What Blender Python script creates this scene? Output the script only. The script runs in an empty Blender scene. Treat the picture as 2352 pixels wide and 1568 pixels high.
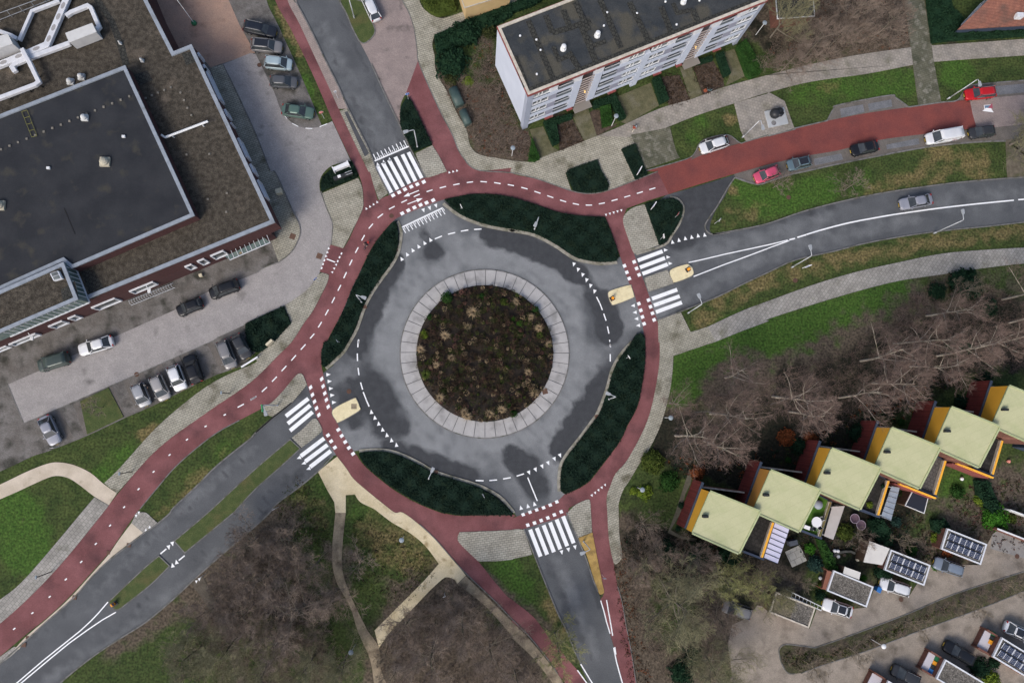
import bpy, bmesh, math, random
import numpy as np
from mathutils import Vector, Matrix
random.seed(7); rng = np.random.default_rng(7)
SC = bpy.context.scene
COL = SC.collection
# ---------------- camera (a drone looking almost straight down) ----------------
F, CAMH, CX, CY = 1600., 99., 1176., 783.5
NX, NY = 1093., 943.                                   # nadir point of the photograph (2352-wide frame)
U = np.array([-(NX-CX), (NY-CY), F]); U /= np.linalg.norm(U)
XA = np.array([1., 0, 0])-U[0]*U; XA /= np.linalg.norm(XA)
YA = np.cross(U, XA); RMAT = np.array([XA, YA, U])
cd = bpy.data.cameras.new('camera'); cam = bpy.data.objects.new('camera', cd); COL.objects.link(cam)
cd.sensor_width = 36; cd.lens = 36*F/2352; cd.clip_start = 1; cd.clip_end = 5000
m4 = Matrix([list(RMAT[0])+[0], list(RMAT[1])+[0], list(RMAT[2])+[CAMH], [0, 0, 0, 1]]); cam.matrix_world = m4
SC.camera = cam
SC.render.resolution_x = 1024; SC.render.resolution_y = 682
# ---------------- light: overcast winter day ----------------
SUN_EL, SUN_AZ = 42., 214.
w = bpy.data.worlds.new("World"); SC.world = w; w.use_nodes = True
nt = w.node_tree; bg = nt.nodes['Background']
sky = nt.nodes.new('ShaderNodeTexSky'); sky.sky_type = 'NISHITA'; sky.sun_disc = False
sky.sun_elevation = math.radians(SUN_EL); sky.sun_rotation = math.radians(SUN_AZ)
sky.air_density = 1.0; sky.dust_density = 4.0; sky.ozone_density = 1.5
nt.links.new(sky.outputs[0], bg.inputs[0]); bg.inputs[1].default_value = 0.13
sl = bpy.data.lights.new('sun', 'SUN'); sl.energy = 1.35; sl.angle = math.radians(22); sl.color = (1, .96, .9)
so = bpy.data.objects.new('sun', sl); COL.objects.link(so)
az, el = math.radians(SUN_AZ), math.radians(SUN_EL)
sd = Vector((math.sin(az)*math.cos(el), math.cos(az)*math.cos(el), math.sin(el)))
so.rotation_euler = sd.to_track_quat('Z', 'Y').to_euler(); so.location = (0, 0, 60)
SC.view_settings.view_transform = 'Standard'; SC.view_settings.look = 'None'
SC.view_settings.gamma = 1; SC.view_settings.exposure = 0.35
# ---------------- projection helpers ----------------
def ray(x, y): return RMAT @ np.array([x-CX, -(y-CY), -F])
def G(x, y, z=0.):
    d = ray(x, y); t = (z-CAMH)/d[2]; return np.array([d[0]*t, d[1]*t, z])
def px_to_v(tile, x, y):
    if tile == 'V': return (x, y)
    c, r = int(tile[0]), int(tile[1])
    return (588*c+x/4., (392.2*r if r < 3 else 1176)+y/4.)
def S(s):
    """'11:610,205 940,65!;V:..' -> [(x,y,corner)] in the 2352-wide frame"""
    out = []
    for seg in s.split(';'):
        t, b = seg.split(':')
        for tok in b.split():
            c = tok.endswith('!'); a = tok.rstrip('!').split(',')
            out.append(px_to_v(t.strip(), float(a[0]), float(a[1]))+(c,))
    return out
def W(s, z=0.):
    return [tuple(G(p[0], p[1], z)[:2])+(p[2],) for p in S(s)]
def smooth(pts, closed=True, n=4):
    """Catmull-Rom through points; corners stay sharp"""
    N = len(pts)
    if N < 4: return [p[:2] for p in pts]
    out = []
    rngi = range(N if closed else N-1)
    for i in rngi:
        p1, p2 = pts[i], pts[(i+1) % N]
        p0 = pts[i-1] if (closed or i > 0) else p1
        p3 = pts[(i+2) % N] if (closed or i+2 < N) else p2
        if p1[2]: p0 = p1
        if p2[2]: p3 = p2
        for k in range(n):
            t = k/n
            out.append(tuple(0.5*((2*p1[j])+(-p0[j]+p2[j])*t+(2*p0[j]-5*p1[j]+4*p2[j]-p3[j])*t*t+(-p0[j]+3*p1[j]-3*p2[j]+p3[j])*t**3) for j in (0, 1)))
    if not closed: out.append(pts[-1][:2])
    return out
# ---------------- object helpers ----------------
def link(name, me, mat=None, parent=None):
    o = bpy.data.objects.new(name, me); COL.objects.link(o)
    if mat is not None and me is not None:
        for m in (mat if isinstance(mat, (list, tuple)) else [mat]): me.materials.append(m)
    if parent is not None: o.parent = parent
    return o
def tag(o, label=None, cat=None, group=None, kind=None):
    if label: o['label'] = label
    if cat: o['category'] = cat
    if group: o['group'] = group
    if kind: o['kind'] = kind
    return o
def thing(name, label, cat, loc=(0, 0, 0), rz=0, group=None):
    o = link(name, None); o.location = loc; o.rotation_euler = (0, 0, rz)
    return tag(o, label, cat, group)
class MB:
    """collects vertices and faces, builds ONE mesh"""
    def __init__(s): s.v = []; s.f = []; s.mi = []; s.cur = 0; s.sm = False
    def add(s, vs, fs):
        b = len(s.v); s.v += [tuple(map(float, q)) for q in vs]
        for f in fs: s.f.append(tuple(b+i for i in f)); s.mi.append(s.cur)
        return s
    def box(s, x0, y0, z0, x1, y1, z1):
        return s.add([(x0,y0,z0),(x1,y0,z0),(x1,y1,z0),(x0,y1,z0),(x0,y0,z1),(x1,y0,z1),(x1,y1,z1),(x0,y1,z1)],
                     [(0,3,2,1),(4,5,6,7),(0,1,5,4),(1,2,6,5),(2,3,7,6),(3,0,4,7)])
    def prism(s, poly, z0, z1, bottom=True):
        poly = ccw([p[:2] for p in poly]); n = len(poly)
        s.add([(x, y, z0) for x, y in poly]+[(x, y, z1) for x, y in poly],
              [tuple(range(n, 2*n))]+([tuple(range(n-1, -1, -1))] if bottom else [])+[(i, (i+1) % n, n+(i+1) % n, n+i) for i in range(n)])
        return s
    def hexa(s, b, t):
        """8-corner solid from 4 bottom and 4 top points"""
        return s.add(list(b)+list(t), [(0,3,2,1),(4,5,6,7),(0,1,5,4),(1,2,6,5),(2,3,7,6),(3,0,4,7)])
    def tube(s, pts, rad, n=8, cap=True):
        pts = [Vector(p) for p in pts]; m = len(pts)
        if not hasattr(rad, '__len__'): rad = [rad]*m
        vs = []; fs = []
        for i, p in enumerate(pts):
            d = (pts[min(i+1, m-1)]-pts[max(i-1, 0)]); d = d.normalized() if d.length > 1e-9 else Vector((0, 0, 1))
            a = Vector((0, 0, 1)) if abs(d.z) < .9 else Vector((1, 0, 0))
            u = d.cross(a).normalized(); v = d.cross(u)
            for k in range(n):
                t = 2*math.pi*k/n; vs.append(p+(u*math.cos(t)+v*math.sin(t))*rad[i])
        for i in range(m-1):
            for k in range(n): fs.append((i*n+k, i*n+(k+1) % n, (i+1)*n+(k+1) % n, (i+1)*n+k))
        if cap: fs += [tuple(range(n-1, -1, -1)), tuple((m-1)*n+k for k in range(n))]
        return s.add(vs, fs)
    def lathe(s, prof, c=(0, 0, 0), n=16):
        vs = []; fs = []; m = len(prof)
        for r, z in prof:
            for k in range(n): t = 2*math.pi*k/n; vs.append((c[0]+r*math.cos(t), c[1]+r*math.sin(t), c[2]+z))
        for i in range(m-1):
            for k in range(n): fs.append((i*n+k, i*n+(k+1) % n, (i+1)*n+(k+1) % n, (i+1)*n+k))
        fs += [tuple(range(n-1, -1, -1)), tuple((m-1)*n+k for k in range(n))]
        return s.add(vs, fs)
    def band(s, pts, w, z0, z1, closed=False, side=0):
        """solid strip along a line; side -1/0/1 offsets it right/centre/left"""
        P = [Vector(p[:2]) for p in pts]; n = len(P); L = []; Rr = []
        for i in range(n):
            a = P[i-1] if (closed or i > 0) else P[i]; b = P[(i+1) % n] if (closed or i < n-1) else P[i]
            d1 = (P[i]-a); d2 = (b-P[i])
            if d1.length < 1e-6: d1 = d2
            if d2.length < 1e-6: d2 = d1
            d1.normalize(); d2.normalize(); d = d1+d2
            if d.length < 1e-3: d = d1.copy()
            d.normalize(); q = Vector((-d.y, d.x)); k = 1/max(.5, q.dot(Vector((-d1.y, d1.x))))
            L.append(P[i]+q*k*w*(.5+.5*side)); Rr.append(P[i]-q*k*w*(.5-.5*side))
        m = n if closed else n-1; b0 = len(s.v)
        for i in range(n):
            s.v += [(L[i].x, L[i].y, z0), (Rr[i].x, Rr[i].y, z0), (Rr[i].x, Rr[i].y, z1), (L[i].x, L[i].y, z1)]
        for i in range(m):
            a, c = b0+4*i, b0+4*((i+1) % n)
            for f in ((a+3, a+2, c+2, c+3), (a, a+3, c+3, c), (a+2, a+1, c+1, c+2)): s.f.append(f); s.mi.append(s.cur)
        if not closed:
            e = b0+4*(n-1)
            for f in ((b0, b0+1, b0+2, b0+3), (e+3, e+2, e+1, e)): s.f.append(f); s.mi.append(s.cur)
        return s
    def mesh(s, name='m'):
        me = bpy.data.meshes.new(name); me.from_pydata(s.v, [], s.f)
        if any(s.mi): me.polygons.foreach_set('material_index', s.mi)
        if s.sm: me.polygons.foreach_set('use_smooth', [True]*len(s.f))
        me.update(); return me
    def build(s, name, mat=None, parent=None):
        return link(name, s.mesh(name), mat, parent)
def area(p): return sum(p[i-1][0]*p[i][1]-p[i][0]*p[i-1][1] for i in range(len(p)))/2
def ccw(p): return list(p) if area(p) > 0 else list(reversed(p))
def bevel(o, w=.03, seg=2, ang=35):
    b = o.modifiers.new('bevel', 'BEVEL'); b.width = w; b.segments = seg; b.limit_method = 'ANGLE'; b.angle_limit = math.radians(ang)
    return o
def copy_tree(o, parent=None):
    c = o.copy(); COL.objects.link(c)
    if parent is not None: c.parent = parent
    for ch in list(o.children): copy_tree(ch, c)
    return c
def inside(poly, x, y):
    """vectorised point in polygon"""
    r = np.zeros(np.shape(x), bool); n = len(poly)
    for i in range(n):
        x1, y1 = poly[i-1][:2]; x2, y2 = poly[i][:2]
        if y1 == y2: continue
        c = ((y1 > y) != (y2 > y)) & (x < (x2-x1)*(y-y1)/(y2-y1)+x1); r ^= c
    return r
def scatter(poly, n):
    xs = [p[0] for p in poly]; ys = [p[1] for p in poly]; out = np.zeros((0, 2))
    while len(out) < n:
        q = rng.random((n*2, 2))*[max(xs)-min(xs), max(ys)-min(ys)]+[min(xs), min(ys)]
        out = np.vstack([out, q[inside(poly, q[:, 0], q[:, 1])]])
    return out[:n]
# ---------------- materials ----------------
MATS = {}
def srgb(r, g, b): return tuple(((c/255)/12.92 if c <= 10 else (((c/255)+.055)/1.055)**2.4) for c in (r, g, b))
def mat(name, c, c2=None, scale=1., rough=.85, spec=.3, metal=0, bump=0, bscale=None, detail=6, lo=.35, hi=.65, coord='Object',
        brick=None, c3=None, s3=.15, lo3=.5, hi3=.7, speck=0, emit=None):
    m = bpy.data.materials.new(name); m.use_nodes = True; MATS[name] = m
    N, L = m.node_tree.nodes, m.node_tree.links; b = N['Principled BSDF']
    b.inputs['Roughness'].default_value = rough; b.inputs['Metallic'].default_value = metal
    b.inputs['Specular IOR Level'].default_value = spec
    tc = N.new('ShaderNodeTexCoord'); co = tc.outputs[coord]
    def noise(sc, det=detail):
        n = N.new('ShaderNodeTexNoise'); n.inputs['Scale'].default_value = sc; n.inputs['Detail'].default_value = det
        L.new(co, n.inputs['Vector']); return n.outputs[0]
    def ramp(src, a, z):
        r = N.new('ShaderNodeMapRange'); r.inputs[1].default_value = a; r.inputs[2].default_value = z; L.new(src, r.inputs[0]); return r.outputs[0]
    def mix(f, a, z, mode='MIX'):
        x = N.new('ShaderNodeMix'); x.data_type = 'RGBA'; x.blend_type = mode
        if isinstance(f, float): x.inputs[0].default_value = f
        else: L.new(f, x.inputs[0])
        for k, q in ((6, a), (7, z)):
            if isinstance(q, tuple): x.inputs[k].default_value = q+(1,) if len(q) == 3 else q
            else: L.new(q, x.inputs[k])
        return x.outputs[2]
    m['h'] = 1
    col = c
    if c2: col = mix(ramp(noise(scale), lo, hi), c, c2)
    if c3: col = mix(ramp(noise(s3, 4), lo3, hi3), col, c3)
    if brick:
        ang, bw, bh, mort, mc, var = brick
        mp = N.new('ShaderNodeMapping'); mp.inputs['Rotation'].default_value[2] = math.radians(ang); L.new(co, mp.inputs[0])
        br = N.new('ShaderNodeTexBrick'); br.inputs['Scale'].default_value = 1; br.inputs['Mortar Size'].default_value = mort
        br.inputs['Mortar Smooth'].default_value = .6; br.inputs['Brick Width'].default_value = bw; br.inputs['Row Height'].default_value = bh
        br.inputs['Color1'].default_value = (1, 1, 1, 1); br.inputs['Color2'].default_value = (var, var, var, 1); br.inputs['Mortar'].default_value = (mc, mc, mc, 1)
        L.new(mp.outputs[0], br.inputs['Vector'])
        col = mix(1., col, br.outputs[0], 'MULTIPLY')
    if speck:
        col = mix(1., col, mix(ramp(noise(9, 4), .35, .65), (1-speck,)*3, (1+speck,)*3), 'MULTIPLY')
    if isinstance(col, tuple): b.inputs['Base Color'].default_value = col+(1,)
    else: L.new(col, b.inputs['Base Color'])
    if bump:
        bp = N.new('ShaderNodeBump'); bp.inputs['Strength'].default_value = bump; bp.inputs['Distance'].default_value = .05
        L.new(noise(bscale or scale*4, 4), bp.inputs['Height']); L.new(bp.outputs[0], b.inputs['Normal'])
    if emit: b.inputs['Emission Color'].default_value = emit[:3]+(1,); b.inputs['Emission Strength'].default_value = emit[3]
    m['N'] = 0
    return m
def attr_mat(name, layers, base, rough=.9, speck=.2, bump=.3, nscale=.5, spec=.2, rlo=.3, rhi=.7, sscale=3.2):
    """base colours mixed by painted surface attributes, edges broken up by noise"""
    m = bpy.data.materials.new(name); m.use_nodes = True
    N, L = m.node_tree.nodes, m.node_tree.links; b = N['Principled BSDF']
    b.inputs['Roughness'].default_value = rough; b.inputs['Specular IOR Level'].default_value = spec
    tc = N.new('ShaderNodeTexCoord')
    def noise(sc, det=6):
        n = N.new('ShaderNodeTexNoise'); n.inputs['Scale'].default_value = sc; n.inputs['Detail'].default_value = det; L.new(tc.outputs['Object'], n.inputs['Vector']); return n.outputs[0]
    def ramp(src, a, z, lo=0., hi=1.):
        r = N.new('ShaderNodeMapRange'); r.inputs[1].default_value = a; r.inputs[2].default_value = z; r.inputs[3].default_value = lo; r.inputs[4].default_value = hi; L.new(src, r.inputs[0]); return r.outputs[0]
    def mix(f, a, z, mode='MIX'):
        x = N.new('ShaderNodeMix'); x.data_type = 'RGBA'; x.blend_type = mode
        if isinstance(f, float): x.inputs[0].default_value = f
        else: L.new(f, x.inputs[0])
        for k, q in ((6, a), (7, z)):
            if isinstance(q, tuple): x.inputs[k].default_value = q+(1,)
            else: L.new(q, x.inputs[k])
        return x.outputs[2]
    n1 = noise(nscale, 8)
    col = mix(ramp(noise(base[2], 6), .35, .65), base[0], base[1])
    for (att, ca, cb, sc, soft, *rr) in layers:
        a = N.new('ShaderNodeAttribute'); a.attribute_name = att
        ad = N.new('ShaderNodeMath'); ad.operation = 'ADD'; L.new(a.outputs['Fac'], ad.inputs[0])
        L.new(ramp(n1, .2, .8, -soft, soft), ad.inputs[1])
        col = mix(ramp(ad.outputs[0], *(rr or (rlo, rhi))), col, mix(ramp(noise(sc, 6), .3, .7), ca, cb))
    if speck: col = mix(1., col, mix(ramp(noise(sscale, 8), .36, .64), (1-speck,)*3, (1+speck,)*3), 'MULTIPLY')
    L.new(col, b.inputs['Base Color'])
    if bump:
        bp = N.new('ShaderNodeBump'); bp.inputs['Strength'].default_value = bump; bp.inputs['Distance'].default_value = .08
        L.new(noise(6, 4), bp.inputs['Height']); L.new(bp.outputs[0], b.inputs['Normal'])
    return m
def paint(me, name, strokes):
    """surface attribute from a list of (polyline in frame coords, width m, value)"""
    n = len(me.vertices); co = np.empty(n*3); me.vertices.foreach_get('co', co); co = co.reshape(-1, 3)[:, :2]
    val = np.zeros(n)
    for s, wd, v in strokes:
        P = [np.array(p[:2]) for p in W(s)]
        if len(P) == 1: P = P*2
        d = np.full(n, 1e9)
        for a, b in zip(P[:-1], P[1:]):
            ab = b-a; L2 = max(ab@ab, 1e-9); t = np.clip(((co-a)@ab)/L2, 0, 1)
            d = np.minimum(d, np.hypot(*(co-a-t[:, None]*ab).T))
        e = np.exp(-(d/wd)**4 * .7)
        val = np.where(e > 0.01, val+(v-val)*e if v <= 0 else np.maximum(val, v*e), val) if v > 0 else val*(1-e)+v*e
    at = me.attributes.new(name, 'FLOAT', 'POINT'); at.data.foreach_set('value', val.astype(np.float32))
# ======================= SETTING: ground, roads, paths =======================
GRASS = attr_mat('grass', [
    ('lush', (.036, .082, .013), (.060, .112, .020), 1.3, .35),
    ('dry', (.10, .085, .032), (.17, .135, .062), 1.6, .5),
    ('litter', (.066, .052, .038), (.115, .092, .068), 1.2, .5),
    ('moss', (.026, .046, .012), (.055, .075, .022), 1.4, .6),
    ('soil_shade', (.010, .013, .008), (.028, .024, .016), 1.5, .45)],  # dark soil and the shadow of the understory, both put into this colour
    ((.032, .052, .014), (.058, .078, .022), .55), speck=.42, bump=.6)
ASPH = attr_mat('asphalt', [
    ('worn', (.190, .198, .205), (.235, .243, .250), .5, .2, .1, .9),
    ('dark', (.044, .047, .052), (.060, .063, .069), 1., .38, .3, .62)],
    ((.082, .087, .094), (.112, .118, .126), .25), speck=.13, bump=.1, rough=.8, rlo=.05, rhi=.95, sscale=9)
RED = mat('red_asphalt', (.160, .058, .060), (.230, .092, .095), .3, .85, c3=(.085, .035, .038), s3=.28, lo3=.48, hi3=.78, speck=.15, bump=.15, bscale=20)
REDN = mat('bright_red_asphalt', (.205, .055, .046), (.16, .048, .044), .4, .85, c3=(.12, .035, .035), s3=.3, lo3=.55, hi3=.8, speck=.15)
def paver(name, c, c2, ang, bw=.6, bh=.3, mort=.035, mc=.35, var=.82, c3=None, lo3=.5, hi3=.7, s3=.4, speck=.12, scale=.6):
    return mat(name, c, c2, scale, .9, brick=(ang, bw, bh, mort, mc, var), c3=c3, lo3=lo3, hi3=hi3, s3=s3, speck=speck, bump=.2, bscale=6)
BEIGE = paver('beige_pavers', (0.429, 0.405, 0.331), (0.324, 0.305, 0.243), 18, c3=(.13, .12, .075), lo3=.55, hi3=.75)
BEIGE2 = paver('beige_pavers_steep', (0.41, 0.39, 0.322), (0.305, 0.29, 0.234), -25, c3=(.12, .11, .07), lo3=.55, hi3=.75)
BEIGE3 = paver('beige_pavers_turned', (0.429, 0.41, 0.346), (0.333, 0.314, 0.262), -8, c3=(.14, .13, .09), lo3=.6, hi3=.8)
GREY_P = paver('grey_pavers', (0.39, 0.3705, 0.338), (0.286, 0.273, 0.247), -52, .5, .5, mc=.5, c3=(.16, .16, .11), lo3=.6, hi3=.8)
TAUPE_P = paver('taupe_pavers', (0.3645, 0.3307, 0.2903), (0.27, 0.2497, 0.2228), 15, .45, .45, mc=.6, c3=(.15, .145, .10), lo3=.55, hi3=.8)
MOSSY = paver('mossy_pavers', (.15, .145, .105), (.075, .08, .052), 18, .6, .3, mc=.6, c3=(.22, .21, .17), lo3=.5, hi3=.65, s3=1.2)
LANE = paver('clinker_lane', (0.39, 0.3666, 0.3575), (0.3315, 0.312, 0.3055), 25, .22, .11, .012, .6, .85, c3=(.15, .14, .135), lo3=.6, hi3=.8)
BAY = paver('clinker_bay', (0.1668, 0.1522, 0.1392), (0.231, 0.217, 0.2058), 25, .22, .11, .02, .5, .75, c3=(.055, .055, .045), lo3=.5, hi3=.7, s3=.5)
BAYL = paver('clinker_stripe', (.19, .17, .155), (.145, .13, .115), 25, .22, .11, .02, .6, .85)
SALMON = paver('salmon_clinker', (.44, .285, .215), (.37, .255, .20), 20, .2, .1, .012, .7, .85, c3=(.17, .11, .08), lo3=.55, hi3=.8)
BROWNC = paver('brown_clinker', (0.3375, 0.275, 0.2562), (0.275, 0.225, 0.2125), 25, .22, .11, .012, .6, .85, c3=(.085, .075, .072), lo3=.6, hi3=.75)
PINKP = paver('pinkish_pavers', (.36, .295, .265), (.29, .24, .22), -25, .3, .3, .02, .6, .88, c3=(.17, .14, .13), lo3=.62, hi3=.8)
ALLEY = paver('alley_clinker', (0.3625, 0.3117, 0.261), (0.29, 0.2494, 0.2059), 22, .22, .11, .015, .6, .85, c3=(.13, .11, .088), lo3=.5, hi3=.75)
CONC = mat('pale_concrete', (.60, .52, .42), (.48, .41, .32), .5, c3=(.33, .28, .20), s3=.7, lo3=.62, hi3=.8, speck=.06)
YCONC = mat('yellowed_concrete', (.68, .585, .40), (.55, .46, .29), .5, c3=(.22, .15, .06), s3=.8, lo3=.58, hi3=.78, speck=.1)
YREF = mat('cream_concrete', (.76, .67, .43), (.68, .59, .36), 2, c3=(.45, .36, .2), s3=1.5, lo3=.6, hi3=.8, speck=.06)
YGOLD = mat('mossy_gold_concrete', (.45, .30, .10), (.34, .22, .07), 1., c3=(.24, .16, .06), s3=1.5, speck=.15)
DIRT = mat('trodden_dirt', (.32, .26, .18), (.22, .18, .125), .8, c3=(.085, .062, .045), s3=.6, speck=.15)
APRON = mat('ring_concrete', (.42, .41, .405), (.36, .35, .345), .7, c3=(.24, .235, .23), s3=.5, speck=.06)
KERB = mat('kerb_stone', (.19, .185, .18), (.13, .128, .122), 2, c3=(.09, .09, .07), s3=1.)
KERBP = mat('pale_kerb_stone', (.33, .315, .27), (.22, .205, .165), 2, c3=(.12, .12, .08), s3=.8)
WHITE = mat('road_paint', (.86, .87, .88), (.70, .71, .73), 1.2, .7, lo=.55, hi=.9, c3=(.45, .46, .47), s3=2.5, lo3=.66, hi3=.8)
SOIL = mat('bed_soil', (.055, .040, .030), (.095, .068, .052), 1.5, c3=(.03, .022, .016), s3=2., speck=.35, bump=.8, bscale=5)
STEEL = mat('galvanised_steel', (.42, .43, .44), (.34, .35, .36), 2, .45, metal=.6)
WHITEM = mat('white_metal', (.72, .73, .74), rough=.5)
BLACKM = mat('black_metal', (.02, .02, .022), rough=.5)
def structure(o): return tag(o, kind='structure')
def dice(me, step=1.2):
    bm = bmesh.new(); bm.from_mesh(me)
    for ax in (0, 1):
        c = [v.co[ax] for v in bm.verts]; a, z = min(c), max(c); k = math.floor(a/step)+1
        while k*step < z:
            if abs(k*step) < 110:
                no = (1, 0, 0) if ax == 0 else (0, 1, 0); pt = (k*step, 0, 0) if ax == 0 else (0, k*step, 0)
                bmesh.ops.bisect_plane(bm, geom=bm.verts[:]+bm.edges[:]+bm.faces[:], plane_co=pt, plane_no=no)
            k += 1
    bm.to_mesh(me); bm.free()
def sheet(name, s, z, m, sm=True, thick=0., dic=False, wz=None):
    P = smooth(W(s), True) if sm else [p[:2] for p in W(s)]
    b = MB()
    if thick: b.prism(P, z-thick, z, False)
    else:
        P = ccw(P); b.add([(x, y, z) for x, y in P], [tuple(range(len(P)))])
    return structure(b.build(name, m))
# base ground: one sheet to the horizon, finely divided where the camera looks
def axis(lo, hi, st):
    a = [-2500, -900, -350, -160]; a = [q for q in a if q < lo-20]; b = [-q for q in reversed([-2500, -900, -350, -160]) if -q > hi+20]
    k = []; t = lo
    while t <= hi: k.append(t); t += st
    return a+k+b
ax, ay = axis(-84, 92, .8), axis(-52, 70, .8)
vs = [(x, y, 0) for y in ay for x in ax]; nx_ = len(ax)
fs = [(j*nx_+i, j*nx_+i+1, (j+1)*nx_+i+1, (j+1)*nx_+i) for j in range(len(ay)-1) for i in range(nx_-1)]
me = bpy.data.meshes.new('ground'); me.from_pydata(vs, [], fs); me.update()
paint(me, 'lush', [('V:60,1260 40,1180', 3.5, .9), ('V:240,1100 300,1050', 2.5, .7), ('V:220,935', 2.2, .9), ('V:1660,1500', 1, .0), ('V:1600,850 1900,760 2080,700', 4.5, 1.), ('V:1620,820 1560,900', 3, .9),
    ('V:1700,800 1800,790', 5, .9), ('V:1850,210 2080,190', 3, .6), ('V:2200,170', 3, .8), ('V:1690,430 1760,470 1900,430', 2.5, .75), ('V:1980,425', 3, .5), ('V:1160,1310 1200,1360', 2.5, .7), ('V:880,1210 830,1180', 2, .5),
    ('V:880,1380', 2.5, .5), ('V:720,1130 700,1180', 2.5, .45), ('V:2200,1120 2220,1170', 3, .9), ('V:840,60 850,80', 1.5, 1.), ('V:700,180 730,260', 1, .6), ('V:450,1100 540,1020', 2, .4), ('V:1590,320 1620,260', 1.5, .5), ('V:2000,620', 2, .3), ('V:300,1380', 2, .3), ('V:1500,1130 1520,1170', 1.5, .6)])
paint(me, 'dry', [('V:1600,735 1700,670 1850,620 2000,580 2200,548 2340,530', 1.6, .55), ('V:1700,1150', .1, .1), ('V:1660,500 1750,480', 2, .35), ('V:620,990 500,1090 380,1180', 2., .35), ('V:680,1110 720,1200', 2.5, .5), ('V:860,1220 960,1300', 3, .6), ('V:1000,1230 930,1190', 2, .6), ('V:640,20 660,60 690,120', .8, .8), ('V:360,1320 380,1440', 1, .0), ('V:1000,1380 1060,1350', 2, .7),
    ('V:1260,1380 1300,1450', 1.5, .6), ('V:1640,680 1760,640 1900,600', 1.4, .5), ('V:1740,660', 1., .9), ('V:380,1010 420,960 330,1000', 1.2, .6), ('V:430,1130 470,1080', 1.2, .5), ('V:1680,440', 1.5, .6), ('V:2000,440 2150,400', 2, .5), ('V:2150,360 2250,380', 2.5, .6), ('V:1900,200', 2, .4), ('V:1680,270', 1.2, .7)])
paint(me, 'litter', [('V:480,1330 520,1450 600,1560', 5, .95), ('V:620,1240 700,1400 760,1500', 6, .95), ('V:380,1420 300,1500', 3.5, .8), ('V:960,1420 1060,1400 1180,1500', 6, 1.), ('V:900,1540 1100,1540', 5, 1.),
    ('V:800,1290', 2.5, .6), ('V:1450,1250 1480,1330 1440,1420 1470,1540', 4.5, 1.), ('V:1560,1300 1640,1450 1560,1560', 6, .85), ('V:1600,1240 1780,1330 1740,1260', 5, .9), ('V:1550,1000 1640,1000 1700,1060', 4, .9),
    ('V:1700,920 1850,900 2000,820 2150,760 2340,720', 6.5, .85), ('V:1760,20 1850,60 2060,60', 6, 1.), ('V:2150,10 2180,100', 2, .4), ('V:1040,170 1100,300 1160,340', 3.5, .95), ('V:1110,250', 4, .9), ('V:1800,1150 2200,1250 2340,1150', 6, .8), ('V:2120,650 2340,660', 3, .6),
    ('V:700,1330 690,1500', 6, .9), ('V:1900,1200 2000,1290', 7, .6), ('V:1540,1150', 2, .3), ('V:1320,1500', 2, .5), ('V:1240,210 1300,300', 2, .5)])
paint(me, 'moss', [('V:700,1240 730,1330', 2.2, .8), ('V:470,1560 560,1530 600,1480', 3.5, .7), ('V:770,1420 800,1500 790,1560', 2.6, .9), ('V:650,1340', 1.5, .6), ('V:430,1470 340,1520 260,1568', 3, .9), ('V:860,1380 850,1400', 2, .7), ('V:1140,1420', 2, .5), ('V:700,1450 690,1540', 3, .5),
    ('V:1540,1360 1560,1450', 3, .6), ('V:1680,1360 1600,1230', 3, .5), ('V:1500,1150 1560,1180', 3, .8), ('V:1240,250', 1, .5), ('V:1120,150 1040,110', 3, .8), ('V:1480,980 1520,1100', 2, .7), ('V:2200,680 2340,640', 3, .5), ('V:1080,330', 1, .4), ('V:2000,1180 2120,1190', 3, .6), ('V:1900,230', 1, .1)])
paint(me, 'soil_shade', [('V:1560,1010 1700,1060 1850,960 2000,900 2150,830 2300,740 2352,800', 4.2, .95), ('V:1680,990 1800,930 1900,870 2050,800 2200,740', 3., .7), ('V:1600,960 1640,1020', 2.5, .6), ('V:1480,1250 1560,1280 1700,1270', 3.2, .9), ('V:620,1420 700,1380', 2.5, .35), ('V:1000,1480', 3, .35), ('V:1450,1160', 2, .5), ('V:1980,960 1880,1060 1760,1090', 2.5, .8), ('V:2060,860 2150,850', 4, .8), ('V:1900,1180 2050,1160 1980,1260', 4, .85), ('V:1700,1240 1620,1230', 2.5, .9), ('V:2250,700', 2.5, .6), ('V:2230,760 2150,800', 2.5, .7),
    ('V:2150,40 2170,100 2300,90', 1.5, .4), ('V:1080,1490 1150,1450', 3, .3), ('V:1820,870 1800,940', 3, .7), ('V:1780,1220 1840,1270', 3, .8), ('V:2200,1290 2280,1250', 3, .5), ('V:1640,1130 1690,1020', 2.5, .5), ('V:1010,60 1030,120', 2.5, .6), ('V:1120,150 1160,250', 1.5, .6), ('V:1730,60 1780,100', 2, .6)])  # bare dark soil plus painted shade under the birches and around the houses
structure(link('ground', me, GRASS))

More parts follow.
